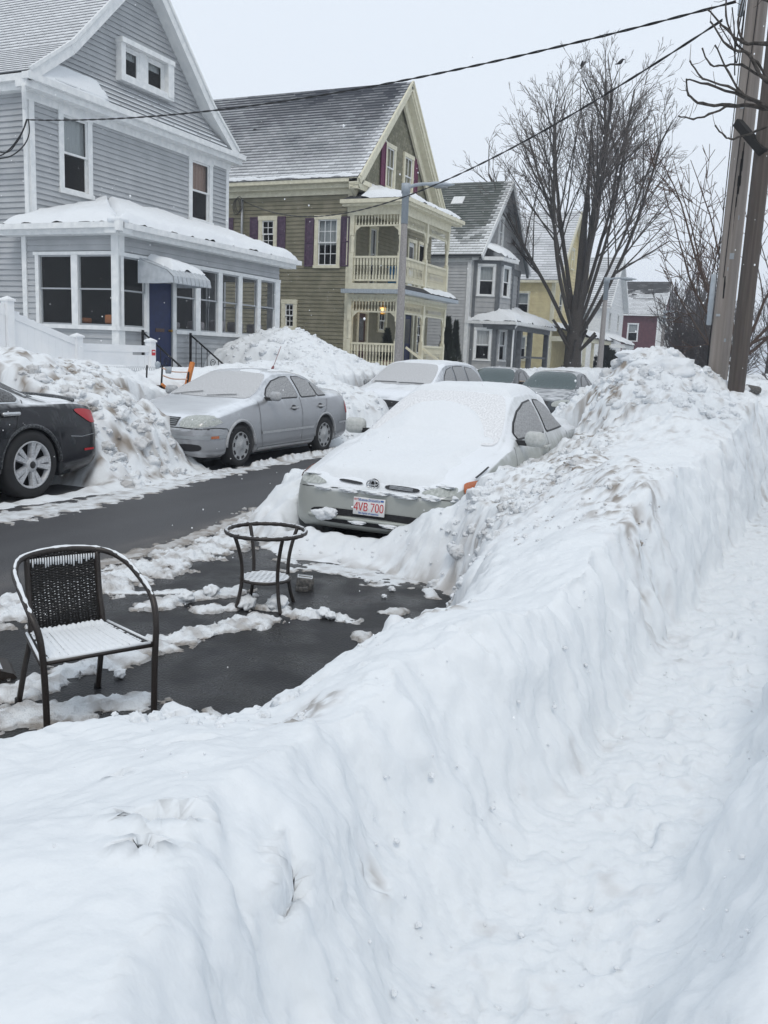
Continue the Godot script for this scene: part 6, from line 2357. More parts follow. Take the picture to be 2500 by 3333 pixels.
func build_silver_sedan() -> void:
	var car := thing("silver_sedan", "pale silver green sedan buried under snow, license plate 4VB 700", "car", Vector3(-3.13, 0, -6.72))
	car.scale = Vector3.ONE * 0.967
	var s := {"hw": 0.90, "len": 4.8, "roof": 1.46, "belt": 0.91, "hood": 0.715, "cowl": 0.93, "a": -1.28, "b": -2.14, "c": -3.3, "d": -3.95, "deck": 1.04,
		"windscreen": [-0.70, -1.38, -0.45, -1.27, 0.0, -1.22, 0.45, -1.27, 0.70, -1.38, 0.53, -2.1, 0.3, -2.14, 0.0, -2.15, -0.3, -2.14, -0.53, -2.1],
		"side_windows": [[-1.62, 0.985, -1.85, 1.12, -2.1, 1.225, -2.4, 1.30, -2.74, 1.325, -2.74, 1.0], [-2.84, 1.0, -2.84, 1.325, -3.1, 1.31, -3.4, 1.23, -3.7, 1.09, -3.8, 1.02]],
		"seams": [[-1.5, 0.92, -1.48, 0.6, -1.55, 0.3], [-2.79, 0.98, -2.79, 0.6, -2.75, 0.28], [-3.72, 0.95, -3.66, 0.7, -3.45, 0.5]]}
	var pm := paint_mat(0.38, 0.25)
	var paint := Vector3(0.37, 0.385, 0.36)
	var skin := car_body(car, sedan_keys(s), [[-0.95, 0.31, 0.36], [-3.67, 0.31, 0.36]], paint, pm, func(p: Vector3, n: Vector3) -> float:
		var k := n_mid.get_noise_3d(p.x * 1.3, p.y * 1.3, p.z * 1.3) * 0.2 + n_fine.get_noise_3d(p.x, p.y, p.z) * 0.16
		var d := sstep(0.2, 0.75, n.y + k) * 0.9
		# the bumper below the nose was wiped clean by its own edge
		if p.z > -0.5 and p.y < 0.55:
			d = sstep(0.55, 0.9, n.y + k) * 0.9
		if absf(n.x) > 0.75:
			d = maxf(d, sstep(0.78, 0.98, p.y + k * 0.5) * 0.6)
		return maxf(d, 0.06 + maxf(k, 0.0) * 0.3))
	dress(car, skin, s, M.frost_light, M.frost_mid, M.black_plastic)
	for w in [[0.76, -0.95], [-0.76, -0.95], [0.76, -3.67], [-0.76, -3.67]]:
		wheel(car, Vector3(w[0], 0.315, w[1]), 0.32, 0.21, 0.2, "cover")
	var mm := mottled(lin(0.40, 0.415, 0.40), lin(0.52, 0.53, 0.52), 0.45, 0.03, 3.0)
	wing_mirror(car, Vector3(0.99, 1.0, -1.68), mm, Vector3(0.22, 0.155, 0.13))
	wing_mirror(car, Vector3(-0.99, 1.0, -1.68), mm, Vector3(0.23, 0.17, 0.13))
	# head lamps with amber corners
	var hl := smooth_poly([0.46, 0.612, 0.60, 0.592, 0.72, 0.602, 0.75, 0.640, 0.72, 0.668, 0.58, 0.655], 4)
	patch(car, skin, "headlight", M.lens, "front", hl, 0.006, 0.04)
	patch(car, skin, "headlight", M.lens, "front", mirror_poly(hl), 0.006, 0.04)
	patch(car, skin, "corner_light", M.amber, "front_right", smooth_poly([0.70, 0.620, 0.82, 0.625, 0.93, 0.655, 0.98, 0.700, 0.86, 0.702, 0.72, 0.685], 4), 0.010, 0.03)
	patch(car, skin, "corner_light", M.amber, "front_left", mirror_poly(smooth_poly([0.70, 0.620, 0.82, 0.625, 0.93, 0.655, 0.98, 0.700, 0.86, 0.702, 0.72, 0.685], 4)), 0.010, 0.03)
	# grille slots showing through the snow, air intakes in the bumper
	patch(car, skin, "grille", M.black_plastic, "front", smooth_poly([-0.33, 0.634, -0.13, 0.622, -0.12, 0.638, -0.31, 0.650], 3), 0.012, 0.03)
	patch(car, skin, "grille", M.black_plastic, "front", smooth_poly([0.14, 0.610, 0.40, 0.604, 0.42, 0.632, 0.15, 0.640], 3), 0.012, 0.03)
	for k in 3:
		seam(car, skin, "grille_bar", M.chrome, "front", v2([0.16, 0.616 + k * 0.008, 0.38, 0.610 + k * 0.008]), 0.003, 0.016)
	seam(car, skin, "bumper_seam", M.black_plastic, "front", v2([-0.84, 0.56, -0.4, 0.578, 0.0, 0.582, 0.4, 0.578, 0.84, 0.56]), 0.008)
	patch(car, skin, "air_intake", M.dark, "front", smooth_poly([-0.60, 0.345, -0.5, 0.395, 0.0, 0.40, 0.5, 0.395, 0.60, 0.345, 0.5, 0.335, 0.0, 0.345, -0.5, 0.335], 4), 0.006, 0.04)
	patch(car, skin, "air_intake", M.dark, "front", smooth_poly([-0.42, 0.268, -0.38, 0.302, 0.38, 0.302, 0.42, 0.268], 3), 0.006, 0.04)
	# bumper lip
	var st := start()
	var lip := []
	for i in 13:
		var x := lerpf(-0.62, 0.62, i / 12.0)
		var hit := skin.hit("front", Vector3(1, 0, 0), Vector3(0, 1, 0), Vector3(0, 0, 1), x, 0.32)
		if hit.size():
			lip.append(hit[0] + Vector3(0, 0, 0.004))
	tube_u(st, curve_pts(lip, 3), 0.017, 8)
	put(done(st), "bumper_lip", mat(0.42, 0.44, 0.41, 0.4, 0.2), car)
	# oval emblem
	var em := node("emblem", car)
	em.position = Vector3(0.0, 0.640, 0.005)
	var hz := skin.hit("front", Vector3(1, 0, 0), Vector3(0, 1, 0), Vector3(0, 0, 1), 0.0, 0.640)
	if hz.size():
		em.position.z = hz[0].z + 0.03
	st = start()
	for e in [[0.0, 0.0, 0.060, 0.042], [0.0, 0.0, 0.021, 0.040], [0.0, 0.014, 0.050, 0.020]]:
		var ring := PackedVector3Array()
		for i in 25:
			var a := TAU * i / 24.0
			ring.append(Vector3(e[0] + cos(a) * e[2], e[1] + sin(a) * e[3], 0.0))
		tube_u(st, ring, 0.0055, 6)
	put(done(st), "badge", M.chrome, em)
	st = start()
	lathe(st, Vector3(0, 0, -0.03), Vector3(0, 0, 1), [Vector2(0.05, 0.0), Vector2(0.04, 0.02), Vector2(0.0, 0.022)], 20)
	put(done(st), "badge_back", M.black_plastic, em)
	license_plate(car, Vector3(0.0, 0.45, 0.022))
	for z in [-2.55, -3.5]:
		for sx in [1, -1]:
			st = start()
			rbox(st, Vector3(sx * 0.905, 0.86, z), Vector3(0.04, 0.035, 0.2), 0.015, Basis.IDENTITY, 6)
			put(done(st), "door_handle", mm, car)
	# wiper arm peeping out at the cowl
	seam(car, skin, "hood_seam", M.black_plastic, "top", v2([0.80, -0.42, 0.82, -0.72]), 0.012, 0.03)
	# ---- the snow on it: bonnet and screen in one drift, a slab on the roof
	var nu := 75
	var nv := 190
	var P := PackedVector3Array()
	var D := PackedByteArray()
	var U := Vector3(1, 0, 0)
	var W := Vector3(0, 0, 1)
	for j in nv:
		var z := lerpf(-4.78, 0.03, j / (nv - 1.0))
		for i in nu:
			var x := lerpf(-0.86, 0.86, i / (nu - 1.0))
			var h := skin.hit("top", U, W, Vector3(0, 1, 0), x, z)
			var y := -0.5
			var t := 0.0
			if h.size():
				y = h[0].y
				var nz := n_big.get_noise_2d(x * 1.2, z * 1.2)
				var nm := n_mid.get_noise_2d(x * 0.8 + 3.0, z * 0.8)
				var edge := 0.72 + nm * 0.05
				if z > -1.32:
					# bonnet, ragged towards the nose
					var nose := -0.055 + 0.05 * nm + 0.05 * nz - 0.10 * sstep(0.25, 0.7, absf(x))
					edge = (0.60 if x > 0.0 else 0.70) + nm * 0.06
					t = 0.042 * sstep(edge, edge - 0.14, absf(x)) * sstep(nose, nose - 0.12, z) * (1.0 + 0.5 * nz) + 0.035 * sstep(-0.75, -1.3, z) * sstep(0.62, 0.3, absf(x + 0.05))
				elif z > -2.14:
					# on the screen it has slid into an arched drift
					var top := -1.32 - 0.60 * sqrt(maxf(0.0, 1.0 - pow((x + 0.03) / 0.60, 2.0))) + nm * 0.03
					t = (0.035 + 0.055 * sstep(0.58, 0.2, absf(x + 0.03))) * sstep(top, top + 0.16, z) * (1.0 + 0.25 * nz)
					if z > -1.42:
						t = maxf(t, 0.03 * sstep(edge, edge - 0.1, absf(x)))
				elif z > -3.4:
					t = 0.055 * sstep(0.60 + nm * 0.03, 0.48, absf(x)) * sstep(-2.15, -2.24, z) * sstep(-3.5, -3.3, z) * (1.0 + 0.4 * nz)
				else:
					t = 0.05 * sstep(edge, edge - 0.14, absf(x)) * (1.0 + 0.3 * nz) * sstep(-4.74, -4.66, z)
			P.append(Vector3(x, y + t - 0.008 + (n_fine.get_noise_2d(x, z) * 0.004 if t > 0.01 else 0.0), z))
			D.append(1 if t < 0.004 else 0)
	var snow := put(grid_mesh(P, nu, nv, PackedColorArray(), D), "snow_cover", M.snow_plain, car)
	snow.set_meta("kind", "stuff")
	# clods clinging to the nose and the bumper
	var cm := chunk_mesh(9)
	for c in [[-0.44, 0.34, 0.02, 0.11, 0.07], [-0.36, 0.36, 0.045, 0.06, 0.05], [-0.2, 0.575, 0.0, 0.10, 0.03], [0.05, 0.578, 0.0, 0.14, 0.028], [0.3, 0.575, -0.01, 0.16, 0.03], [0.52, 0.575, -0.05, 0.14, 0.035], [-0.45, 0.57, -0.03, 0.10, 0.03], [0.2, 0.30, 0.03, 0.09, 0.02], [-0.1, 0.30, 0.035, 0.08, 0.02], [0.68, 0.575, -0.14, 0.12, 0.04], [0.60, 0.672, -0.17, 0.15, 0.022], [-0.60, 0.672, -0.17, 0.13, 0.018], [0.5, 0.645, -0.12, 0.06, 0.025]]:
		var o := put(cm, "snow_clod", M.snow_plain, car)
		o.position = Vector3(c[0], c[1], c[2])
		o.scale = Vector3(c[3], c[4], 0.05)
		o.rotation.y = -c[0] * 0.7


func text_mesh(s: String, hgt: float, depth: float, font := "Droid Sans") -> TextMesh:
	var t := TextMesh.new()
	var f := SystemFont.new()
	f.font_names = PackedStringArray([font])
	t.font = f
	t.text = s
	t.font_size = 64
	t.pixel_size = hgt / 46.0
	t.depth = depth
	return t


func license_plate(car: Node3D, at: Vector3) -> void:
	var p := node("license_plate", car)
	p.position = at
	p.rotation = Vector3(-0.08, 0.0, 0.0)
	var st := start()
	rbox(st, Vector3.ZERO, Vector3(0.305, 0.155, 0.012), 0.005, Basis.IDENTITY, 6)
	put(done(st), "plate", M.plate_white, p)
	var a := put(text_mesh("4VB 700", 0.070, 0.004), "plate_number", M.red_print, p)
	a.position = Vector3(0, -0.006, 0.007)
	a.scale = Vector3(0.82, 1.05, 1.0)
	var b := put(text_mesh("Massachusetts", 0.022, 0.003, "Droid Serif"), "plate_state", M.blue_print, p)
	b.position = Vector3(0.0, 0.057, 0.007)
	var c := put(text_mesh("OCT", 0.016, 0.003), "plate_month", M.red_print, p)
	c.position = Vector3(-0.125, 0.058, 0.007)
	var d := put(text_mesh("The Spirit of America", 0.014, 0.003, "Droid Serif"), "plate_motto", M.blue_print, p)
	d.position = Vector3(0, -0.061, 0.007)
	st = start()
	box(st, Vector3(0.125, 0.059, 0.007), Vector3(0.03, 0.014, 0.003))
	put(done(st), "plate_sticker", M.blue_print, p)


func build_hatch_sedan() -> void:
	var car := thing("grey_sedan", "silver grey compact sedan dusted with snow, parked in front of the grey house", "car", Vector3(-7.97, 0, -9.91))
	car.scale = Vector3.ONE * 1.01
	var s := {"hw": 0.868, "len": 4.376, "roof": 1.375, "belt": 0.90, "hood": 0.75, "cowl": 0.97, "a": -1.22, "b": -2.0, "c": -3.1, "d": -3.72, "deck": 1.07,
		"windscreen": [-0.70, -1.30, -0.4, -1.18, 0.0, -1.13, 0.4, -1.18, 0.70, -1.30, 0.52, -1.98, 0.3, -2.01, 0.0, -2.02, -0.3, -2.01, -0.52, -1.98],
		"side_windows": [[-1.58, 0.955, -1.78, 1.09, -2.02, 1.195, -2.3, 1.25, -2.52, 1.258, -2.55, 0.96], [-2.66, 0.96, -2.64, 1.26, -2.9, 1.25, -3.14, 1.195, -3.17, 0.97], [-3.21, 0.97, -3.18, 1.175, -3.4, 1.08, -3.58, 0.975]],
		"seams": [[-1.36, 0.92, -1.36, 0.55, -1.42, 0.26], [-2.6, 0.96, -2.6, 0.6, -2.56, 0.26], [-3.5, 0.95, -3.42, 0.75, -3.05, 0.5, -3.0, 0.28]]}
	var pm := paint_mat(0.27, 0.5)
	var skin := car_body(car, sedan_keys(s), [[-0.87, 0.31, 0.355], [-3.385, 0.31, 0.355]], Vector3(0.34, 0.35, 0.365), pm, dust_of(0.3, 1.05, 0.05, 3.0))
	dress(car, skin, s, M.frost_grey, M.frost_mid, M.black_plastic)
	for w in [[0.745, -0.87], [-0.745, -0.87], [0.745, -3.385], [-0.745, -3.385]]:
		wheel(car, Vector3(w[0], 0.31, w[1]), 0.312, 0.2, 0.205, "cover")
	var mm := mottled(lin(0.32, 0.33, 0.345), lin(0.46, 0.47, 0.48), 0.4, 0.03, 3.0)
	wing_mirror(car, Vector3(0.95, 1.0, -1.62), mm)
	wing_mirror(car, Vector3(-0.95, 1.0, -1.62), mm)
	var hl := smooth_poly([0.42, 0.60, 0.44, 0.735, 0.74, 0.75, 0.80, 0.62], 3)
	patch(car, skin, "headlight", M.lens, "front", hl, 0.006, 0.04)
	patch(car, skin, "headlight", M.lens, "front", mirror_poly(hl), 0.006, 0.04)
	patch(car, skin, "grille", M.black_plastic, "front", v2([-0.34, 0.61, -0.36, 0.72, 0.36, 0.72, 0.34, 0.61]), 0.006, 0.04)
	for k in 4:
		seam(car, skin, "grille_bar", M.alu, "front", v2([-0.34, 0.628 + k * 0.024, 0.34, 0.628 + k * 0.024]), 0.007, 0.011)
	seam(car, skin, "bumper_seam", M.black_plastic, "front", v2([-0.86, 0.575, -0.4, 0.59, 0.0, 0.592, 0.4, 0.59, 0.86, 0.575]), 0.012)
	seam(car, skin, "bumper_seam", M.black_plastic, "right", v2([-0.06, 0.585, -0.3, 0.595, -0.52, 0.575, -0.56, 0.53]), 0.013)
	seam(car, skin, "bumper_strip", M.alu, "front", v2([-0.84, 0.46, 0.0, 0.475, 0.84, 0.46]), 0.04, 0.008)
	seam(car, skin, "bumper_strip", M.alu, "right", v2([-0.04, 0.468, -0.48, 0.47]), 0.04, 0.008)
	patch(car, skin, "side_marker", M.amber, "right", v2([-0.20, 0.45, -0.20, 0.485, -0.34, 0.487, -0.34, 0.452]), 0.013, 0.03)
	patch(car, skin, "fog_light", M.dark, "front", smooth_poly([0.42, 0.29, 0.42, 0.37, 0.70, 0.37, 0.70, 0.29], 3), 0.006, 0.04)
	patch(car, skin, "air_intake", M.dark, "front", v2([-0.38, 0.28, -0.38, 0.37, 0.38, 0.37, 0.38, 0.28]), 0.006, 0.04)
	seam(car, skin, "side_strip", mm, "right", v2([-1.40, 0.47, -2.95, 0.475]), 0.035, 0.012)
	seam(car, skin, "side_strip", mm, "right", v2([-3.85, 0.50, -4.3, 0.50]), 0.03, 0.012)
	patch(car, skin, "tail_light", M.red_lens, "right", smooth_poly([-4.16, 0.66, -4.17, 0.83, -4.33, 0.83, -4.35, 0.66], 3), 0.006, 0.04)
	for z in [-2.36, -3.22]:
		var st := start()
		rbox(st, Vector3(0.865, 0.80, z), Vector3(0.05, 0.035, 0.17), 0.016, Basis.IDENTITY, 6)
		put(done(st), "door_handle", mm, car)
		patch(car, skin, "handle_cup", M.black_plastic, "right", smooth_poly([z - 0.05, 0.765, z + 0.05, 0.765, z + 0.05, 0.835, z - 0.05, 0.835], 4), 0.003, 0.04)
	for a in [[-0.87], [-3.385]]:
		arch_lip(car, a[0], 0.31, 0.365, 0.862, mm)
	seam(car, skin, "rocker_strip", mm, "right", v2([-1.3, 0.245, -2.95, 0.245]), 0.03, 0.012)
	seam(car, skin, "wiper", M.black_plastic, "top", v2([-0.55, -1.17, -0.1, -1.28]), 0.02, 0.02)
	seam(car, skin, "wiper", M.black_plastic, "top", v2([0.05, -1.15, 0.5, -1.27]), 0.02, 0.02)
	# roof aerial, leaning back
	var st := start()
	tube_u(st, PackedVector3Array([Vector3(0.0, 1.36, -3.05), Vector3(0.0, 1.40, -3.09)]), 0.02, 8)
	tube_u(st, PackedVector3Array([Vector3(0.0, 1.39, -3.08), Vector3(0.0, 1.74, -3.32)]), 0.005, 6)
	put(done(st), "aerial", mat(0.2, 0.06, 0.06, 0.5), car)
	snow_skin(car, skin, 0.005, -3.2, -1.95, 0.5, 8)


func arch_lip(car: Node3D, z: float, y: float, r: float, x: float, m: Material) -> void:
	for sx in [1, -1]:
		var pts := PackedVector3Array()
		for i in 19:
			var a := lerpf(0.02, PI - 0.02, i / 18.0)
			pts.append(Vector3(sx * (x - 0.012), y + sin(a) * r, z + cos(a) * r))
		var st := start()
		tube_u(st, pts, 0.022, 8)
		put(done(st), "wheel_arch", m, car)


# a thin even cover of snow on the upper faces
func snow_skin(car: Node3D, skin: CarSkin, thick: float, z0: float, z1: float, half: float, seed_: int) -> void:
	var nu := 40
	var nv := 100
	var P := PackedVector3Array()
	var D := PackedByteArray()
	for j in nv:
		var z := lerpf(z0, z1, j / (nv - 1.0))
		for i in nu:
			var x := lerpf(-half, half, i / (nu - 1.0))
			var h := skin.hit("top", Vector3(1, 0, 0), Vector3(0, 0, 1), Vector3(0, 1, 0), x, z)
			var t := -0.02
			var y := 0.0
			if h.size():
				y = h[0].y
				var e := sstep(half, half - 0.12, absf(x)) * sstep(z0, z0 + 0.1, z) * sstep(z1, z1 - 0.1, z)
				t = (thick * (0.7 + 1.2 * n_big.get_noise_2d(x * 1.5 + seed_, z * 1.5)) * e - 0.003) if h[1].y > 0.955 else -0.02
			P.append(Vector3(x, y + t, z))
			D.append(1 if t < 0.0 else 0)
	var o := put(grid_mesh(P, nu, nv, PackedColorArray(), D), "snow_cover", M.snow_plain, car)
	o.set_meta("kind", "stuff")


func build_black_sedan() -> void:
	var car := thing("black_sedan", "glossy black sedan with ten-spoke alloy wheels cut off by the left edge", "car", Vector3(-8.33, 0, -2.85))
	car.scale = Vector3.ONE * 1.083
	var s := {"hw": 0.925, "len": 4.98, "roof": 1.42, "belt": 0.90, "hood": 0.78, "cowl": 0.98, "a": -1.4, "b": -2.2, "c": -3.35, "d": -4.35, "deck": 0.975,
		"windscreen": [-0.72, -1.45, -0.4, -1.32, 0.0, -1.28, 0.4, -1.32, 0.72, -1.45, 0.54, -2.18, 0.0, -2.22, -0.54, -2.18],
		"rear_window": [-0.56, -3.44, 0.0, -3.40, 0.56, -3.44, 0.63, -4.22, 0.0, -4.30, -0.63, -4.22],
		"side_windows": [[-1.9, 0.96, -2.1, 1.10, -2.45, 1.25, -2.78, 1.285, -2.80, 0.97], [-2.9, 0.97, -2.88, 1.29, -3.2, 1.27, -3.55, 1.17, -3.9, 1.02, -3.84, 0.97]],
		"seams": [[-2.85, 1.0, -2.85, 0.6, -2.8, 0.28], [-3.92, 0.98, -3.78, 0.82, -3.72, 0.62, -3.52, 0.42]]}
	var skin := car_body(car, sedan_keys(s), [[-0.98, 0.34, 0.385], [-3.93, 0.34, 0.385]], Vector3(0.008, 0.009, 0.012), paint_mat(0.14, 0.1), dust_of(0.42, 0.95, 0.0, 17.0))
	dress(car, skin, s, M.frost_dark, M.frost_dark, M.chrome)
	for w in [[0.80, -0.98], [-0.80, -0.98], [0.80, -3.93], [-0.80, -3.93]]:
		wheel(car, Vector3(w[0], 0.345, w[1]), 0.35, 0.235, 0.235, "alloy")
	patch(car, skin, "tail_light", M.red_lens, "right", smooth_poly([-4.55, 0.865, -4.74, 0.865, -4.905, 0.82, -4.93, 0.73, -4.80, 0.72, -4.66, 0.785], 4), 0.008, 0.03)
	patch(car, skin, "tail_light", M.red_lens, "rear", smooth_poly([0.42, 0.73, 0.42, 0.82, 0.70, 0.83, 0.74, 0.73], 3), 0.008, 0.03)
	patch(car, skin, "tail_light", M.red_lens, "rear", smooth_poly([-0.42, 0.73, -0.42, 0.82, -0.70, 0.83, -0.74, 0.73], 3), 0.008, 0.03)
	var dm := mottled(lin(0.010, 0.011, 0.013), lin(0.20, 0.21, 0.22), 0.3, 0.05, 3.0, 0.35, 0.8)
	arch_lip(car, -3.93, 0.34, 0.392, 0.918, dm)
	arch_lip(car, -0.98, 0.34, 0.392, 0.918, dm)
	seam(car, skin, "bumper_seam", M.alu, "right", v2([-4.45, 0.60, -4.62, 0.585, -4.86, 0.60]), 0.006, 0.004)
	patch(car, skin, "rear_reflector", M.red_lens, "right", v2([-4.66, 0.43, -4.66, 0.455, -4.84, 0.45, -4.84, 0.43]), 0.006, 0.03)
	var st := start()
	rbox(st, Vector3(0.915, 0.86, -3.68), Vector3(0.05, 0.04, 0.22), 0.018, Basis.IDENTITY, 6)
	put(done(st), "door_handle", M.chrome, car)
	# boot lid lip with snow on top
	st = start()
	tube_u(st, curve_pts([Vector3(-0.66, 0.945, -4.76), Vector3(-0.35, 0.965, -4.82), Vector3(0, 0.97, -4.84), Vector3(0.35, 0.965, -4.82), Vector3(0.66, 0.945, -4.76)], 5), 0.022, 8)
	put(done(st), "boot_lip", dm, car)
	snow_skin(car, skin, 0.016, -4.8, -0.1, 0.68, 5)


func build_minivan() -> void:
	var car := thing("grey_minivan", "silver grey minivan with a frosted windshield behind the two nearer sedans", "minivan", Vector3(-7.95, 0, -17.35))
	car.scale = Vector3.ONE * 0.98
	var hw := 0.94
	var keys := [
		[0.0, 0.55, 0.34, 0.56, 0.5, 0.42, 0.58, 0.60], [-0.04, 0.74, 0.25, 0.66, 0.7, 0.6, 0.70, 0.73], [-0.14, 0.84, 0.21, 0.76, 0.79, 0.68, 0.82, 0.86], [-0.4, 0.91, 0.2, 0.86, 0.86, 0.74, 0.93, 0.98], [-0.8, hw, 0.2, 0.94, 0.89, 0.78, 1.01, 1.06],
		[-0.95, hw, 0.2, 0.96, 0.89, 0.79, 1.04, 1.09], [-1.95, hw, 0.2, 1.0, 0.885, 0.70, 1.47, 1.555], [-2.2, hw, 0.2, 1.0, 0.885, 0.69, 1.52, 1.60], [-3.2, hw, 0.2, 1.01, 0.885, 0.69, 1.54, 1.63], [-4.1, hw, 0.2, 1.02, 0.88, 0.68, 1.50, 1.60], [-4.5, 0.93, 0.22, 1.02, 0.86, 0.68, 1.40, 1.50], [-4.72, 0.90, 0.28, 1.0, 0.84, 0.72, 1.10, 1.16], [-4.8, 0.82, 0.36, 0.8, 0.78, 0.6, 0.86, 0.9]]
	var s := {"windscreen": [-0.72, -1.05, -0.4, -0.92, 0.0, -0.87, 0.4, -0.92, 0.72, -1.05, 0.58, -1.9, 0.0, -1.96, -0.58, -1.9],
		"side_windows": [[-1.6, 1.08, -1.8, 1.27, -2.05, 1.42, -2.4, 1.48, -2.42, 1.07], [-2.52, 1.07, -2.5, 1.49, -3.2, 1.50, -3.3, 1.08], [-3.4, 1.08, -3.32, 1.49, -3.9, 1.45, -4.25, 1.3, -4.4, 1.1]],
		"seams": [[-2.47, 1.0, -2.47, 0.3], [-3.35, 1.0, -3.35, 0.4]]}
	var skin := car_body(car, keys, [[-0.9, 0.33, 0.37], [-3.75, 0.33, 0.37]], Vector3(0.20, 0.215, 0.235), paint_mat(0.35, 0.35), dust_of(0.25, 0.75, 0.05, 29.0))
	dress(car, skin, s, M.frost_grey, M.frost_mid, M.black_plastic)
	for w in [[0.80, -0.9], [-0.80, -0.9], [0.80, -3.75], [-0.80, -3.75]]:
		wheel(car, Vector3(w[0], 0.33, w[1]), 0.335, 0.21, 0.21, "cover")
	var mm := mottled(lin(0.15, 0.16, 0.17), lin(0.4, 0.41, 0.42), 0.4, 0.03, 3.0)
	wing_mirror(car, Vector3(1.03, 1.06, -1.5), mm)
	wing_mirror(car, Vector3(-1.03, 1.06, -1.5), mm)
	patch(car, skin, "grille", M.black_plastic, "front", smooth_poly([-0.4, 0.62, -0.42, 0.74, 0.42, 0.74, 0.4, 0.62], 3), 0.006, 0.05)
	for sx in [1, -1]:
		var hl := smooth_poly([0.5, 0.66, 0.52, 0.80, 0.80, 0.84, 0.82, 0.70], 3)
		patch(car, skin, "headlight", M.lens, "front", hl if sx == 1 else mirror_poly(hl), 0.006, 0.05)
	seam(car, skin, "wiper", M.black_plastic, "top", v2([-0.62, -1.02, -0.05, -1.0]), 0.035, 0.02)
	seam(car, skin, "wiper", M.black_plastic, "top", v2([0.0, -0.98, 0.6, -1.02]), 0.035, 0.02)
	snow_skin(car, skin, 0.014, -4.3, -0.2, 0.62, 15)


func build_far_cars() -> void:
	var base := {"hw": 0.90, "len": 4.7, "roof": 1.46, "belt": 0.93, "hood": 0.76, "cowl": 1.0, "a": -1.30, "b": -2.12, "c": -3.2, "d": -3.9, "deck": 1.06,
		"windscreen": [-0.70, -1.38, -0.45, -1.27, 0.0, -1.22, 0.45, -1.27, 0.70, -1.38, 0.53, -2.1, 0.0, -2.15, -0.53, -2.1],
		"rear_window": [-0.54, -3.3, 0.0, -3.26, 0.54, -3.3, 0.60, -3.8, 0.0, -3.86, -0.60, -3.8],
		"side_windows": [[-1.78, 0.99, -2.0, 1.12, -2.28, 1.27, -2.55, 1.32, -2.74, 1.325, -2.74, 1.0], [-2.84, 1.0, -2.84, 1.325, -3.1, 1.30, -3.35, 1.22, -3.6, 1.08, -3.68, 1.02]], "sides": ["right", "left"]}
	for q in [["dark_sedan", "dark grey green sedan facing the camera in the street beyond the snowy sedan", Vector3(-5.75, 0, -21.6), Vector3(0.035, 0.045, 0.05), dust_of(0.75, 1.2, 0.02, 40.0)],
			["black_car", "black car with its orange tail lamp showing, half hidden by snow beyond the minivan", Vector3(-8.1, 0, -23.9), Vector3(0.012, 0.013, 0.015), dust_of(0.7, 1.2, 0.0, 50.0)]]:
		var car := thing(q[0], q[1], "car", q[2])
		var skin := car_body(car, sedan_keys(base), [[-0.95, 0.31, 0.36], [-3.6, 0.31, 0.36]], q[3], paint_mat(0.2, 0.1), q[4])
		dress(car, skin, base, M.teal_glass, M.frost_dark, M.black_plastic)
		for w in [[0.76, -0.95], [-0.76, -0.95], [0.76, -3.6], [-0.76, -3.6]]:
			wheel(car, Vector3(w[0], 0.315, w[1]), 0.32, 0.21, 0.2, "cover")
		var mm := mat(0.02, 0.022, 0.025, 0.3)
		wing_mirror(car, Vector3(0.99, 1.0, -1.68), mm)
		wing_mirror(car, Vector3(-0.99, 1.0, -1.68), mm)
		for sx in [1, -1]:
			var hl := smooth_poly([0.48, 0.60, 0.50, 0.72, 0.80, 0.76, 0.82, 0.64], 3)
			patch(car, skin, "headlight", M.lens, "front", hl if sx == 1 else mirror_poly(hl), 0.006, 0.05)
			var tl := smooth_poly([0.44, 0.72, 0.44, 0.86, 0.74, 0.88, 0.76, 0.74], 3)
			patch(car, skin, "tail_light", M.red_lens, "rear", tl if sx == 1 else mirror_poly(tl), 0.006, 0.05)
		patch(car, skin, "tail_light", M.amber, "right", smooth_poly([-4.36, 0.72, -4.34, 0.90, -4.62, 0.88, -4.66, 0.74], 3), 0.008, 0.04)
		patch(car, skin, "grille", M.black_plastic, "front", v2([-0.36, 0.62, -0.36, 0.72, 0.36, 0.72, 0.36, 0.62]), 0.006, 0.05)
	var box_ := thing("cardboard_panel", "tan cardboard panel leaning against the back of the black car", "cardboard", Vector3(-7.35, 0.55, -26.0), 0.5)
	var st := start()
	box(st, Vector3(0, 0.25, 0), Vector3(0.95, 0.5, 0.03), Basis(Vector3.RIGHT, -0.2))
	put(done(st), "sheet", M.cardboard, box_)
	st = start()
	box(st, Vector3(-0.1, 0.5, 0.09), Vector3(0.8, 0.03, 0.12), Basis(Vector3.RIGHT, -0.35))
	put(done(st), "flap", M.cardboard, box_)


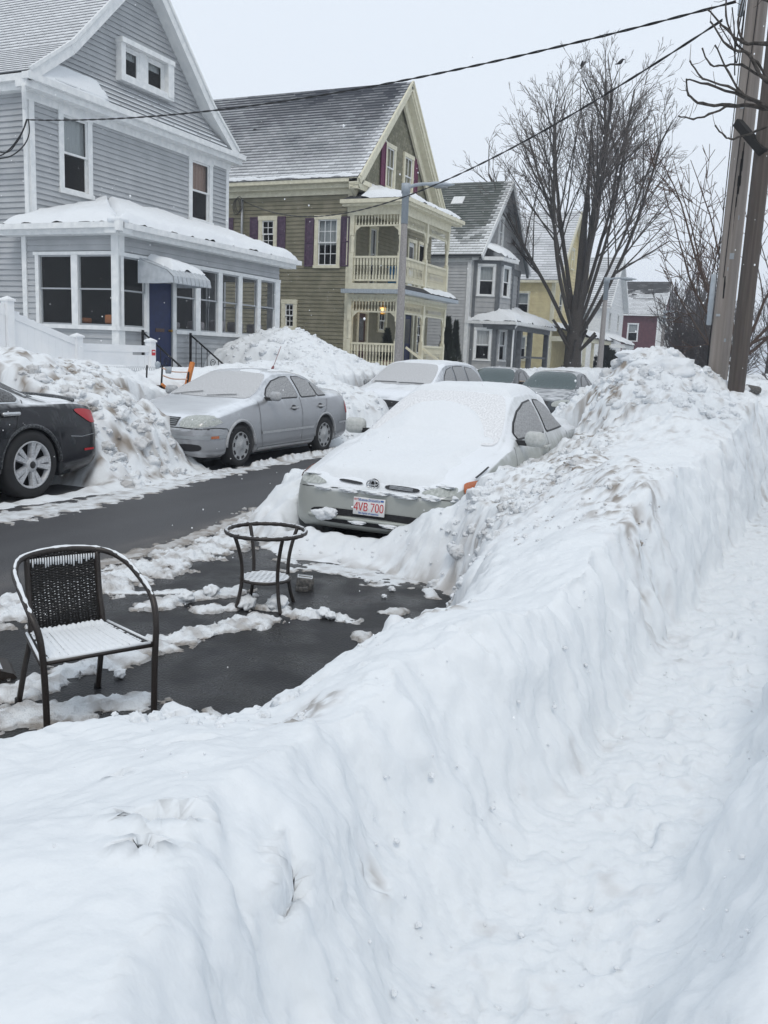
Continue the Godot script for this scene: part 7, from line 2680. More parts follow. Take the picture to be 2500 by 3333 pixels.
# ------------------------------------------------------------------ things left on the asphalt
func build_furniture() -> void:
	var c := thing("wicker_chair", "black wicker armchair with snow on its seat and arms, on the cleared asphalt", "chair", Vector3(-2.77, 0.004, -2.95), deg_to_rad(62.0))
	c.scale = Vector3.ONE * 0.93
	var st := start()
	var arm := curve_pts(v3([-0.245, 0.0, 0.215, -0.25, 0.30, 0.215, -0.265, 0.52, 0.21, -0.29, 0.635, 0.15, -0.285, 0.70, 0.0, -0.265, 0.755, -0.16, -0.19, 0.79, -0.275, 0.0, 0.805, -0.315, 0.19, 0.79, -0.275, 0.265, 0.755, -0.16, 0.285, 0.70, 0.0, 0.285, 0.635, 0.15, 0.28, 0.52, 0.21, 0.27, 0.30, 0.215, 0.265, 0.0, 0.215]), 7)
	tube_u(st, arm, 0.0155, 12)
	put(done(st), "arm_frame", M.bronze, c)
	for s in [-1, 1]:
		st = start()
		tube_u(st, curve_pts([Vector3(s * 0.175, 0.785, -0.285), Vector3(s * 0.175, 0.6, -0.265), Vector3(s * 0.18, 0.42, -0.23), Vector3(s * 0.195, 0.2, -0.31), Vector3(s * 0.205, 0.0, -0.39)], 5), 0.0145, 10)
		put(done(st), "leg", M.bronze, c)
		st = start()
		tube_u(st, PackedVector3Array([Vector3(s * 0.20, 0.41, -0.235), Vector3(s * 0.262, 0.41, 0.21)]), 0.0125, 8)
		put(done(st), "seat_rail", M.bronze, c)
		st = start()
		lathe(st, Vector3(s * 0.205, 0, -0.39), Vector3.UP, [Vector2(0.0, 0.0), Vector2(0.019, 0.0), Vector2(0.019, 0.03), Vector2(0.0, 0.03)], 10)
		put(done(st), "foot", M.rubber, c)
	for z in [[-0.235, 0.20], [0.21, 0.264]]:
		st = start()
		tube_u(st, PackedVector3Array([Vector3(-z[1], 0.41, z[0]), Vector3(z[1], 0.41, z[0])]), 0.0125, 8)
		put(done(st), "seat_rail", M.bronze, c)
	# woven back: uprights with strands passing in front and behind
	st = start()
	for i in 21:
		var x := lerpf(-0.165, 0.165, i / 20.0)
		tube_u(st, PackedVector3Array([Vector3(x, 0.40, -0.232), Vector3(x, 0.6, -0.268 - 0.02 * (1.0 - pow(x / 0.2, 2.0))), Vector3(x, 0.795, -0.292 - 0.018 * (1.0 - pow(x / 0.2, 2.0)))]), 0.0042, 5)
	put(done(st), "back_stake", M.wicker, c)
	st = start()
	for j in 60:
		var y := lerpf(0.415, 0.785, j / 59.0)
		var z := lerpf(-0.232, -0.292, (y - 0.4) / 0.39)
		var pts := PackedVector3Array()
		for i in 29:
			var x := lerpf(-0.172, 0.172, i / 28.0)
			pts.append(Vector3(x, y + 0.0015 * sin(i * 2.1 + j), z - 0.016 * (1.0 - pow(x / 0.2, 2.0)) + 0.0055 * cos(i * PI * 0.5 + j * PI)))
		tube_u(st, pts, 0.0036, 4)
	var weave := put(done(st), "back_weave", M.wicker, c)
	weave.set_meta("kind", "stuff")
	# seat of flat strands front to back
	for i in 17:
		var t := lerpf(-1.0, 1.0, i / 16.0)
		st = start()
		bar(st, Vector3(t * 0.19, 0.418, -0.235), Vector3(t * 0.245, 0.418, 0.205), 0.021, 0.006)
		put(done(st), "seat_slat", M.wicker, c)
	# snow on seat, arms and the top of the weave
	var P := PackedVector3Array()
	var D := PackedByteArray()
	for j in 70:
		for i in 70:
			var u := lerpf(-1.0, 1.0, i / 69.0)
			var v := j / 69.0
			var z := lerpf(-0.235, 0.19, v)
			var x := u * lerpf(0.185, 0.236, v)
			var e := minf((1.0 - absf(u)) * 0.2, minf(v, 1.0 - v) * 0.4) + n_mid.get_noise_2d(x * 4.0, z * 4.0) * 0.012
			var t := -0.001 + 0.009 * absf(cos((u + 1.0) * 8.0 * PI)) + 0.018 * sstep(0.16, 0.03, v) * sstep(0.0, 0.03, e)
			t *= sstep(-0.002, 0.02, e)
			P.append(Vector3(x, 0.4205 + t + n_fine.get_noise_2d(x * 3.0, z * 3.0) * 0.0015, z))
			D.append(1 if t < 0.001 else 0)
	put(grid_mesh(P, 70, 70, PackedColorArray(), D), "snow_cover", M.snow_plain, c).set_meta("kind", "stuff")
	st = start()
	var top := PackedVector3Array()
	var rr := PackedFloat32Array()
	for i in range(16, arm.size() - 16):
		top.append(arm[i] + Vector3(0, 0.009 + 0.003 * n_fine.get_noise_1d(i * 0.2), 0))
		rr.append(0.0125 * (0.75 + 0.35 * n_mid.get_noise_1d(i * 0.13)) * sstep(0.0, 6.0, minf(i - 15, arm.size() - 17 - i)))
	tube(st, top, rr, 10)
	tube_u(st, PackedVector3Array([Vector3(-0.25, 0.423, 0.211), Vector3(0.25, 0.423, 0.211)]), 0.008, 8)
	for s in [-1, 1]:
		tube_u(st, PackedVector3Array([Vector3(s * 0.202, 0.423, -0.22), Vector3(s * 0.262, 0.423, 0.2)]), 0.007, 8)
	put(done(st), "snow_line", M.snow_plain, c).set_meta("kind", "stuff")
	st = start()
	for i in 26:
		var x := lerpf(-0.165, 0.165, (i + 0.5) / 26.0)
		var l: float = 0.012 + 0.05 * absf(n_fine.get_noise_1d(i * 0.7)) + 0.03 * (1.0 - absf(x) / 0.2)
		rbox(st, Vector3(x, 0.775 - l * 0.5, -0.29 - 0.012 * (1.0 - pow(x / 0.2, 2.0)) + 0.010), Vector3(0.008, l, 0.009), 0.003, Basis.IDENTITY, 4)
	put(done(st), "snow_line", M.snow_plain, c).set_meta("kind", "stuff")

	# table without its glass top
	var t := thing("table_frame", "round black metal side table frame without a top, snow on its lattice shelf", "table", Vector3(-3.07, 0, -4.97), 0.35)
	var ring := PackedVector3Array()
	var ridge := PackedFloat32Array()
	for i in 97:
		var a := TAU * i / 96.0
		ring.append(Vector3(cos(a) * 0.262, 0.52, sin(a) * 0.262))
		ridge.append(0.0135 + 0.0022 * (1.0 if i % 4 < 2 else 0.0))
	st = start()
	tube(st, ring, ridge, 10, false)
	put(done(st), "top_ring", M.bronze, t)
	for k in 4:
		var a := TAU * (k + 0.5) / 4.0 + 0.1
		var d := Vector3(cos(a), 0, sin(a))
		st = start()
		tube_u(st, curve_pts([d * 0.235 + Vector3(0, 0.52, 0), d * 0.205 + Vector3(0, 0.44, 0), d * 0.178 + Vector3(0, 0.33, 0), d * 0.172 + Vector3(0, 0.22, 0), d * 0.19 + Vector3(0, 0.10, 0), d * 0.222 + Vector3(0, 0.0, 0)], 5), 0.0125, 10)
		put(done(st), "leg", M.bronze, t)
	st = start()
	var sh := PackedVector3Array()
	for i in 49:
		var a := TAU * i / 48.0
		sh.append(Vector3(cos(a) * 0.165, 0.20, sin(a) * 0.165))
	tube_u(st, sh, 0.011, 8)
	put(done(st), "shelf_ring", M.bronze, t)
	var lat := start()
	var lsn := start()
	for dirn in 2:
		for i in range(-4, 5):
			var o := i * 0.036
			var l := sqrt(maxf(0.0, 0.160 * 0.160 - o * o))
			var a := Vector3(o, 0.20, -l)
			var b := Vector3(o, 0.20, l)
			if dirn:
				a = Vector3(-l, 0.203, o)
				b = Vector3(l, 0.203, o)
			bar(lat, a, b, 0.019, 0.005)
			bar(lsn, a + Vector3(0, 0.0055, 0), b + Vector3(0, 0.0045, 0), 0.0165, 0.004)
	put(done(lat), "shelf_lattice", M.bronze, t)
	put(done(lsn), "snow_cover", M.snow_plain, t).set_meta("kind", "stuff")
	st = start()
	for i in 96:
		if n_mid.get_noise_1d(i * 0.35) > -0.25:
			var a := TAU * i / 96.0
			rbox(st, Vector3(cos(a) * 0.262, 0.533, sin(a) * 0.262), Vector3(0.014, 0.009, 0.018), 0.004, Basis(Vector3.UP, -a), 4)
	put(done(st), "snow_line", M.snow_plain, t).set_meta("kind", "stuff")

	# small dark block beside the table, and the tip of something at the frame's edge
	var blk := thing("dark_block", "small dark broken block lying on the asphalt behind the round table", "block", Vector3(-3.06, 0, -5.50), 0.5)
	st = start()
	rbox(st, Vector3(0, 0.045, 0), Vector3(0.13, 0.09, 0.10), 0.012, Basis(Vector3.FORWARD, 0.1), 8)
	rbox(st, Vector3(-0.02, 0.02, 0.06), Vector3(0.09, 0.04, 0.06), 0.012, Basis.IDENTITY, 8)
	put(done(st), "brick", M.stone, blk)
	st = start()
	rbox(st, Vector3(0.0, 0.096, 0), Vector3(0.11, 0.012, 0.08), 0.005, Basis(Vector3.FORWARD, 0.1), 6)
	put(done(st), "snow_cover", M.snow_plain, blk).set_meta("kind", "stuff")
	var seat := thing("upturned_seat", "curved dark seat edge capped with snow at the left frame edge beside the wicker chair", "chair seat", Vector3(-3.60, 0, -3.16), 0.95)
	st = start()
	prism(st, v2([-0.30, 0.0, 0.12, 0.0, 0.10, 0.03, 0.0, 0.07, -0.08, 0.15, -0.3, 0.19]), Vector3(0, 0, -0.12), Vector3(1, 0, 0), Vector3.UP, Vector3(0, 0, 1), 0.24)
	put(done(st), "shell", M.bronze, seat)
	st = start()
	prism(st, v2([-0.32, 0.19, -0.08, 0.152, 0.0, 0.075, 0.05, 0.06, 0.02, 0.10, -0.06, 0.185, -0.32, 0.23]), Vector3(0, 0, -0.115), Vector3(1, 0, 0), Vector3.UP, Vector3(0, 0, 1), 0.23)
	put(done(st), "snow_cover", M.snow_plain, seat).set_meta("kind", "stuff")


# ------------------------------------------------------------------ street furniture
func street_lamp(at: Vector3, h: float, r: float, label: String) -> void:
	var o := thing("street_lamp", label, "street lamp", at, 0.0, "street lamps along the far pavement")
	var st := start()
	lathe(st, Vector3.ZERO, Vector3.UP, [Vector2(r, 0.0), Vector2(r * 0.62, h - 0.75), Vector2(0.0, h - 0.75)], 14)
	put(done(st), "pole", M.concrete, o)
	st = start()
	lathe(st, Vector3.ZERO, Vector3.UP, [Vector2(r * 0.66, h - 0.9), Vector2(r * 0.70, h - 0.9), Vector2(r * 0.70, h - 0.1), Vector2(r * 0.9, h - 0.1), Vector2(r * 0.9, h + 0.16), Vector2(0.0, h + 0.18)], 14)
	put(done(st), "pole_top", M.lamp_metal, o)
	st = start()
	tube(st, curve_pts([Vector3(0.05, h + 0.05, 0), Vector3(0.35, h + 0.12, 0), Vector3(0.75, h + 0.13, 0)], 5), PackedFloat32Array([0.05, 0.048, 0.046, 0.045, 0.045, 0.044, 0.043, 0.042, 0.04, 0.04, 0.04]), 10)
	put(done(st), "arm", M.lamp_metal, o)
	st = start()
	var pts := PackedVector3Array()
	var rr := PackedFloat32Array()
	for i in 11:
		var t := i / 10.0
		pts.append(Vector3(0.62 + t * 0.78, h + 0.12 - 0.05 * t, 0))
		rr.append(0.03 + 0.10 * sin(PI * pow(t, 0.75)) * (1.0 - 0.2 * t))
	tube(st, pts, rr, 14)
	var head := put(done(st), "lamp_head", M.lamp_metal, o)
	head.scale = Vector3(1, 0.62, 1.25)
	head.position.y = (h + 0.1) * 0.38
	st = start()
	rbox(st, Vector3(1.02, h + 0.03, 0), Vector3(0.36, 0.05, 0.16), 0.024, Basis.IDENTITY, 8)
	put(done(st), "lens", mat(0.3, 0.32, 0.33, 0.2), o)


func build_street() -> void:
	street_lamp(Vector3(-10.2, 0, -23.4), 6.15, 0.14, "tall concrete street lamp in front of the olive house's porch")
	street_lamp(Vector3(-8.65, 0, -44.6), 5.6, 0.165, "street lamp beside the big bare tree, second along the row")
	street_lamp(Vector3(-10.2, 0, -78.4), 6.0, 0.18, "farthest street lamp, in front of the maroon house's white bay")
	# the two utility poles side by side
	for q in [[Vector3(-0.855, 0.2, -11.97), Vector3(-0.845, 9.6, -11.97), 0.122, 0.110, "lighter grey brown wooden utility pole with a tar stained crack, left of the pair", Vector3(0.22, 0.19, 0.168), Vector3(0.35, 0.312, 0.285)],
			[Vector3(-0.60, 0.2, -11.58), Vector3(-0.585, 9.2, -11.58), 0.100, 0.090, "darker brown wooden utility pole close behind the lighter one, right of the pair", Vector3(0.052, 0.044, 0.039), Vector3(0.115, 0.097, 0.087)]]:
		var p := thing("utility_pole", q[4], "utility pole", q[0], 0.0, "pair of utility poles in the snow bank")
		var n := FastNoiseLite.new()
		n.seed = 77
		n.frequency = 1.0
		var d: Vector3 = q[1] - q[0]
		var nu := 49
		var nv := 120
		var P := PackedVector3Array()
		var C := PackedColorArray()
		for j in nv:
			var t := j / (nv - 1.0)
			for i in nu:
				var a := TAU * i / (nu - 1.0)
				var r: float = lerpf(q[2], q[3], t)
				var y := t * d.length()
				var ca := cos(a) * 4.0
				var sa := sin(a) * 4.0
				var g := n.get_noise_3d(ca * 3.2, y * 0.35, sa * 3.2)
				var g2 := n.get_noise_3d(ca * 9.0, y * 0.9, sa * 9.0)
				r += 0.0035 * g2 - 0.006 * sstep(0.35, 0.6, absf(g))
				P.append(d * t + Vector3(cos(a) * r, 0, sin(a) * r))
				var k := clampf(0.5 + g * 0.55 + g2 * 0.45, 0.0, 1.0)
				var col: Vector3 = q[5].lerp(q[6], k)
				C.append(Color(col.x, col.y, col.z))
		# columns turn from +x to +z: reverse rows so the outside faces out
		var Q := PackedVector3Array()
		var E := PackedColorArray()
		for j in range(nv - 1, -1, -1):
			Q.append_array(P.slice(j * nu, j * nu + nu))
			E.append_array(C.slice(j * nu, j * nu + nu))
		put(grid_mesh(Q, nu, nv, E), "shaft", relief(mat(1, 1, 1, 0.9, 0.0, true), noise_tex(0.08, 4, 52), 0.5, 3.0), p)
		if q[2] > 0.11:
			# crack and tar runs, cable down the face, conduit guard on the left
			var st := start()
			for s in [[4.30, 0.012, 0.10], [4.20, 0.02, 0.10], [4.10, 0.03, 0.12], [4.02, 0.022, 0.12], [3.92, 0.036, 0.10], [3.84, 0.024, 0.12], [3.74, 0.012, 0.2], [3.5, 0.008, 0.4], [3.15, 0.007, 0.3], [2.72, 0.03, 0.16], [2.62, 0.02, 0.12]]:
				rbox(st, Vector3(0.015 + 0.03 * (s[0] - 3.7), s[0] - 0.2, 0.112), Vector3(s[1] * 1.1, s[2] * 1.2, 0.014), 0.006, Basis.IDENTITY, 6)
			put(done(st), "tar_stain", M.tar, p)
			st = start()
			tube_u(st, curve_pts([Vector3(0.03, 9.0, 0.118), Vector3(0.02, 6.0, 0.120), Vector3(-0.01, 4.6, 0.122), Vector3(-0.03, 3.6, 0.122), Vector3(-0.04, 2.6, 0.122)], 6), 0.005, 6)
			tube_u(st, PackedVector3Array([Vector3(-0.13, 0.8, 0.03), Vector3(-0.125, 4.8, 0.03), Vector3(-0.118, 9.0, 0.03)]), 0.006, 6)
			put(done(st), "cable", M.iron, p)
			st = start()
			rbox(st, Vector3(-0.158, 2.34, 0.0), Vector3(0.07, 0.62, 0.09), 0.02, Basis.IDENTITY, 8)
			put(done(st), "conduit_guard", M.lamp_metal, p)
			st = start()
			bar(st, Vector3(-0.06, 4.36, 0.20), Vector3(0.27, 3.95, 0.50), 0.085, 0.09)
			put(done(st), "tarred_block", M.tar, p)
			st = start()
			for q2 in [[0.03, 3.05, 0.05, 0.07], [-0.05, 2.35, 0.06, 0.03], [0.05, 2.05, 0.03, 0.04], [0.0, 2.9, 0.012, 0.04], [0.06, 3.5, 0.012, 0.05], [-0.03, 4.75, 0.05, 0.03]]:
				box(st, Vector3(q2[0], q2[1] - 0.2, sqrt(0.0146 - q2[0] * q2[0])), Vector3(q2[2], q2[3], 0.006))
			put(done(st), "metal_tag", M.alu, p)
			# insulator clamp and wire tails at the top
			st = start()
			rbox(st, Vector3(-0.16, 5.68, 0.12), Vector3(0.07, 0.26, 0.07), 0.025, Basis.IDENTITY, 8)
			put(done(st), "wire_clamp", M.lamp_metal, p)
			st = start()
			tube_u(st, curve_pts([Vector3(-0.26, 5.66, 0.12), Vector3(-0.2, 5.35, 0.16), Vector3(-0.15, 4.9, 0.16), Vector3(-0.17, 5.2, 0.18), Vector3(-0.13, 5.75, 0.14)], 8), 0.008, 6)
			tube_u(st, curve_pts([Vector3(-0.38, 5.48, 0.12), Vector3(-0.2, 5.2, 0.17), Vector3(-0.14, 5.05, 0.16), Vector3(-0.12, 5.6, 0.15)], 8), 0.007, 6)
			put(done(st), "wire_tail", M.iron, p)
	# overhead service drops: twisted cables
	for q in [[Vector3(-1.08, 5.92, -11.85), Vector3(-15.98, 6.45, -15.6), 0.38, "twisted black overhead cable from the pole to the grey house's corner"], [Vector3(-1.21, 5.73, -11.84), Vector3(-19.42, 7.12, -29.28), 1.28, "black overhead cable sagging from the pole to the olive house's wall"]]:
		var w := thing("overhead_cable", q[3], "cable", q[0], 0.0, "overhead service cables")
		for k in 2:
			var pts := PackedVector3Array()
			for i in 161:
				var t := i / 160.0
				var b: Vector3 = (q[1] - q[0]) * t - Vector3(0, 4.0 * q[2] * t * (1.0 - t), 0)
				var a := t * 150.0 + k * PI
				pts.append(b + Vector3(0, cos(a), sin(a)) * 0.009)
			var st := start()
			tube_u(st, pts, 0.009, 5)
			put(done(st), "strand", M.iron, w)
	var lp := thing("cable_loops", "hanging black cable loops at the upper corner of the grey house", "cable", Vector3(-15.95, 6.45, -15.55))
	for l in [[[0, 0, 0, -0.12, -0.3, 0.05, -0.5, -0.62, 0.05, -0.9, -0.72, 0.04, -1.5, -0.35, 0.0]], [[0.02, 0, 0, -0.05, -0.22, 0.05, -0.25, -0.48, 0.06, -0.65, -0.68, 0.05, -1.6, -0.4, 0.0]], [[0.05, 0, 0, 0.08, -0.3, 0.02, -0.06, -0.56, 0.05, -0.45, -0.76, 0.05, -0.9, -0.8, 0.05]]]:
		var st := start()
		tube_u(st, curve_pts(v3(l[0]), 6), 0.014, 6)
		put(done(st), "loop", M.iron, lp)
	# white vinyl fence stepping down beside the porch
	var f := thing("vinyl_fence", "white vinyl panel fence stepping down in front of the glazed porch", "fence", Vector3(-10.6, 0, -9.4))
	for q in [[-0.47, 2.24], [-1.87, 1.76], [-3.70, 1.74]]:
		var st := start()
		box(st, Vector3(0, q[1] * 0.5, q[0]), Vector3(0.13, q[1], 0.13))
		put(done(st), "post", M.vinyl, f)
		st = start()
		box(st, Vector3(0, q[1] + 0.012, q[0]), Vector3(0.165, 0.03, 0.165))
		var b: float = q[1] + 0.027
		for s in 4:
			var a := Basis(Vector3.UP, s * PI / 2)
			tri3(st, Vector3(0, b, q[0]) + a * Vector3(-0.082, 0, 0.082), Vector3(0, b, q[0]) + a * Vector3(0.082, 0, 0.082), Vector3(0, b + 0.045, q[0]))
		put(done(st), "post_cap", M.vinyl, f)
	for k in 9:
		var z0 := -0.535 - k * 0.142
		var y0 := lerpf(2.12, 1.66, (k + 0.5) / 9.0)
		var st := start()
		box(st, Vector3(0, y0 * 0.5, z0 - 0.07), Vector3(0.03, y0, 0.1412))
		put(done(st), "board", M.vinyl, f)
		st = start()
		box(st, Vector3(0, 0.75, z0 - 0.87 - 0.54), Vector3(0.03, 1.5, 0.1412))
		put(done(st), "board", M.vinyl, f)
	for k in 3:
		var st := start()
		box(st, Vector3(0, 0.75, -1.935 - 0.07 - k * 0.17 - 1.25), Vector3(0.03, 1.5, 0.165))
		put(done(st), "board", M.vinyl, f)
	for k in 9:
		var st := start()
		box(st, Vector3(0.001, 0.78, -1.94 - 0.065 - k * 0.14), Vector3(0.032, 1.56, 0.1392))
		put(done(st), "board", M.vinyl, f)
	var sr := start()
	bar(sr, Vector3(0, 2.16, -0.1), Vector3(0, 1.68, -1.82), 0.05, 0.10)
	put(done(sr), "top_rail", M.vinyl, f)
	sr = start()
	box(sr, Vector3(0, 1.61, -2.785), Vector3(0.05, 0.12, 1.70))
	put(done(sr), "top_rail", M.vinyl, f)
	sr = start()
	box(sr, Vector3(0, 1.1, 0.4), Vector3(0.04, 2.2, 1.6))
	put(done(sr), "board", M.vinyl, f)
	sr = start()
	box(sr, Vector3(0.067, 1.55, -3.70), Vector3(0.004, 0.10, 0.10))
	put(done(sr), "warning_sticker", M.red_print, f)
	sr = start()
	box(sr, Vector3(0.070, 1.565, -3.70), Vector3(0.003, 0.022, 0.07))
	put(done(sr), "sticker_band", M.plate_white, f)
	# chain-link fence almost drowned in the bank
	var cl := thing("chain_link_fence", "wire tips and grey post of a chain-link fence drowned in the snow", "fence", Vector3(-10.3, 0.85, -9.3))
	sr = start()
	for i in 62:
		var z := -i * 0.058
		bar(sr, Vector3(0, 0, z), Vector3(0.004, 0.46, z - 0.23), 0.005, 0.005)
		bar(sr, Vector3(0.008, 0, z - 0.23), Vector3(0.012, 0.46, z), 0.005, 0.005)
	put(done(sr), "wire_mesh", M.alu, cl).set_meta("kind", "stuff")
	sr = start()
	lathe(sr, Vector3(0, 0, -3.62), Vector3.UP, [Vector2(0.035, 0.0), Vector2(0.035, 0.46), Vector2(0.05, 0.48), Vector2(0.048, 0.53), Vector2(0.0, 0.56)], 14)
	put(done(sr), "post", M.lamp_metal, cl)
	# orange folding chair stuck in the bank
	var oc := thing("folding_chair", "faded orange folding beach chair stuck in the snow bank behind the grey sedan", "chair", Vector3(-9.5, 0.9, -12.0))
	for b in [[Vector3(0, 0.0, 0.0), Vector3(0, 0.47, -0.04), 0.022, "leg"], [Vector3(0.0, 0.13, 0.04), Vector3(0.0, -0.12, -0.34), 0.02, "leg"], [Vector3(0, -0.14, -0.16), Vector3(0, 0.13, -0.62), 0.02, "leg"], [Vector3(-0.35, 0.0, -0.05), Vector3(-0.35, 0.45, -0.08), 0.02, "leg"]]:
		sr = start()
		bar(sr, b[0], b[1], b[2], b[2], Vector3.RIGHT)
		put(done(sr), b[3], M.iron, oc)
	sr = start()
	bar(sr, Vector3(0, 0.02, -0.66), Vector3(0, 0.52, -0.86), 0.05, 0.075, Vector3.RIGHT)
	put(done(sr), "back_board", M.orange, oc)
	sr = start()
	bar(sr, Vector3(0.02, 0.0, -0.68), Vector3(0.02, 0.36, -0.72), 0.02, 0.025, Vector3.RIGHT)
	put(done(sr), "back_post", M.iron, oc)
	for y in [0.30, 0.42]:
		sr = start()
		tube_u(sr, curve_pts([Vector3(0.01, y, -0.03), Vector3(0.01, y - 0.06, -0.3), Vector3(0.01, y - 0.07, -0.74)], 5), 0.012, 6)
		put(done(sr), "strap", M.orange_cloth, oc)
	sr = start()
	sr.set_smooth_group(0)
	for i in 12:
		var t0 := i / 12.0
		var t1 := (i + 1) / 12.0
		var q := func(t: float, x: float) -> Vector3: return Vector3(x, 0.14 - 0.13 * sin(t * PI * 0.75) + 0.02 * t, 0.02 - 0.72 * t)
		quad(sr, q.call(t0, -0.4), q.call(t0, 0.05), q.call(t1, 0.05), q.call(t1, -0.4))
	put(done(sr), "seat_cloth", M.orange_cloth, oc)
	sr = start()
	tube_u(sr, curve_pts([Vector3(0.06, 0.16, 0.05), Vector3(0.06, 0.03, -0.2), Vector3(0.06, -0.03, -0.5), Vector3(0.06, 0.03, -0.72)], 6), 0.024, 8)
	put(done(sr), "seat_edge", M.orange, oc)
	sr = start()
	lathe(sr, Vector3(0.02, 0.33, -0.17), Vector3.UP, [Vector2(0.0, 0.0), Vector2(0.045, 0.0), Vector2(0.062, 0.11), Vector2(0.05, 0.11), Vector2(0.0, 0.09)], 12)
	put(done(sr), "cup_holder", M.lamp_metal, oc)


# ------------------------------------------------------------------ bare trees
func grow(limb: SurfaceTool, twig: SurfaceTool, p0: Vector3, d0: Vector3, len: float, r0: float, depth: int, par: Dictionary, g: RandomNumberGenerator) -> void:
	var n := clampi(int(len / par.seg), 3, 18)
	var sl := len / n
	var pts := PackedVector3Array([p0])
	var rr := PackedFloat32Array([r0])
	var d := d0
	var p := p0
	for i in n:
		var t := (i + 1.0) / n
		if par.has("crown") and i > 1 and ((p - Vector3(-0.25, 8.9, 0)) / par.crown).length() > 1.0 + 0.08 * sin(p.x * 3.0 + p.z * 2.0 + p.y * 2.5):
			break
		d = (d + Vector3(0, par.lift * sl, 0) + Vector3(g.randf() - 0.5, g.randf() - 0.5, g.randf() - 0.5) * par.wiggle).normalized()
		p += d * sl
		var r: float = maxf(r0 * (1.0 - 0.82 * t), par.rmin)
		pts.append(p)
		rr.append(r)
		if depth < par.depth and t > par.bare[depth] and i < n - 1:
			var k := int(par.kids[depth] / n + g.randf())
			for c in k:
				var a: float = g.randf_range(par.spread.x, par.spread.y)
				var s := d.cross(Vector3(g.randf() - 0.5, g.randf() - 0.5, g.randf() - 0.5)).normalized()
				var cd := (d * cos(a) + s * sin(a)).normalized()
				var cl: float = len * g.randf_range(0.30, 0.52) * (1.15 - 0.75 * t)
				if cl > par.lmin:
					grow(limb, twig, p, cd, cl, maxf(r * 0.52, par.rmin), depth + 1, par, g)
	var st := limb if depth < 2 else twig
	tube(st, pts, rr, 8 if depth == 0 else (5 if depth == 1 else 3), false)


func bare_tree(called: String, label: String, at: Vector3, limbs: Array, trunk: Array, par: Dictionary, seed_: int, bark: Material, twig_m: Material, group := "") -> Node3D:
	var o := thing(called, label, "tree", at, 0.0, group)
	var g := RandomNumberGenerator.new()
	g.seed = seed_
	if trunk.size():
		var st := start()
		var tp := PackedVector3Array()
		var tr := PackedFloat32Array()
		for q in trunk:
			tp.append(q[0])
			tr.append(q[1])
		tube(st, tp, tr, 16)
		put(done(st), "trunk", bark, o)
	var tw := start()
	for l in limbs:
		var st := start()
		grow(st, tw, l[0], l[1].normalized(), l[2], l[3], 0, par, g)
		put(done(st), "limb", bark, o)
	var t := put(done(tw), "twigs", twig_m, o)
	t.set_meta("kind", "stuff")
	return o


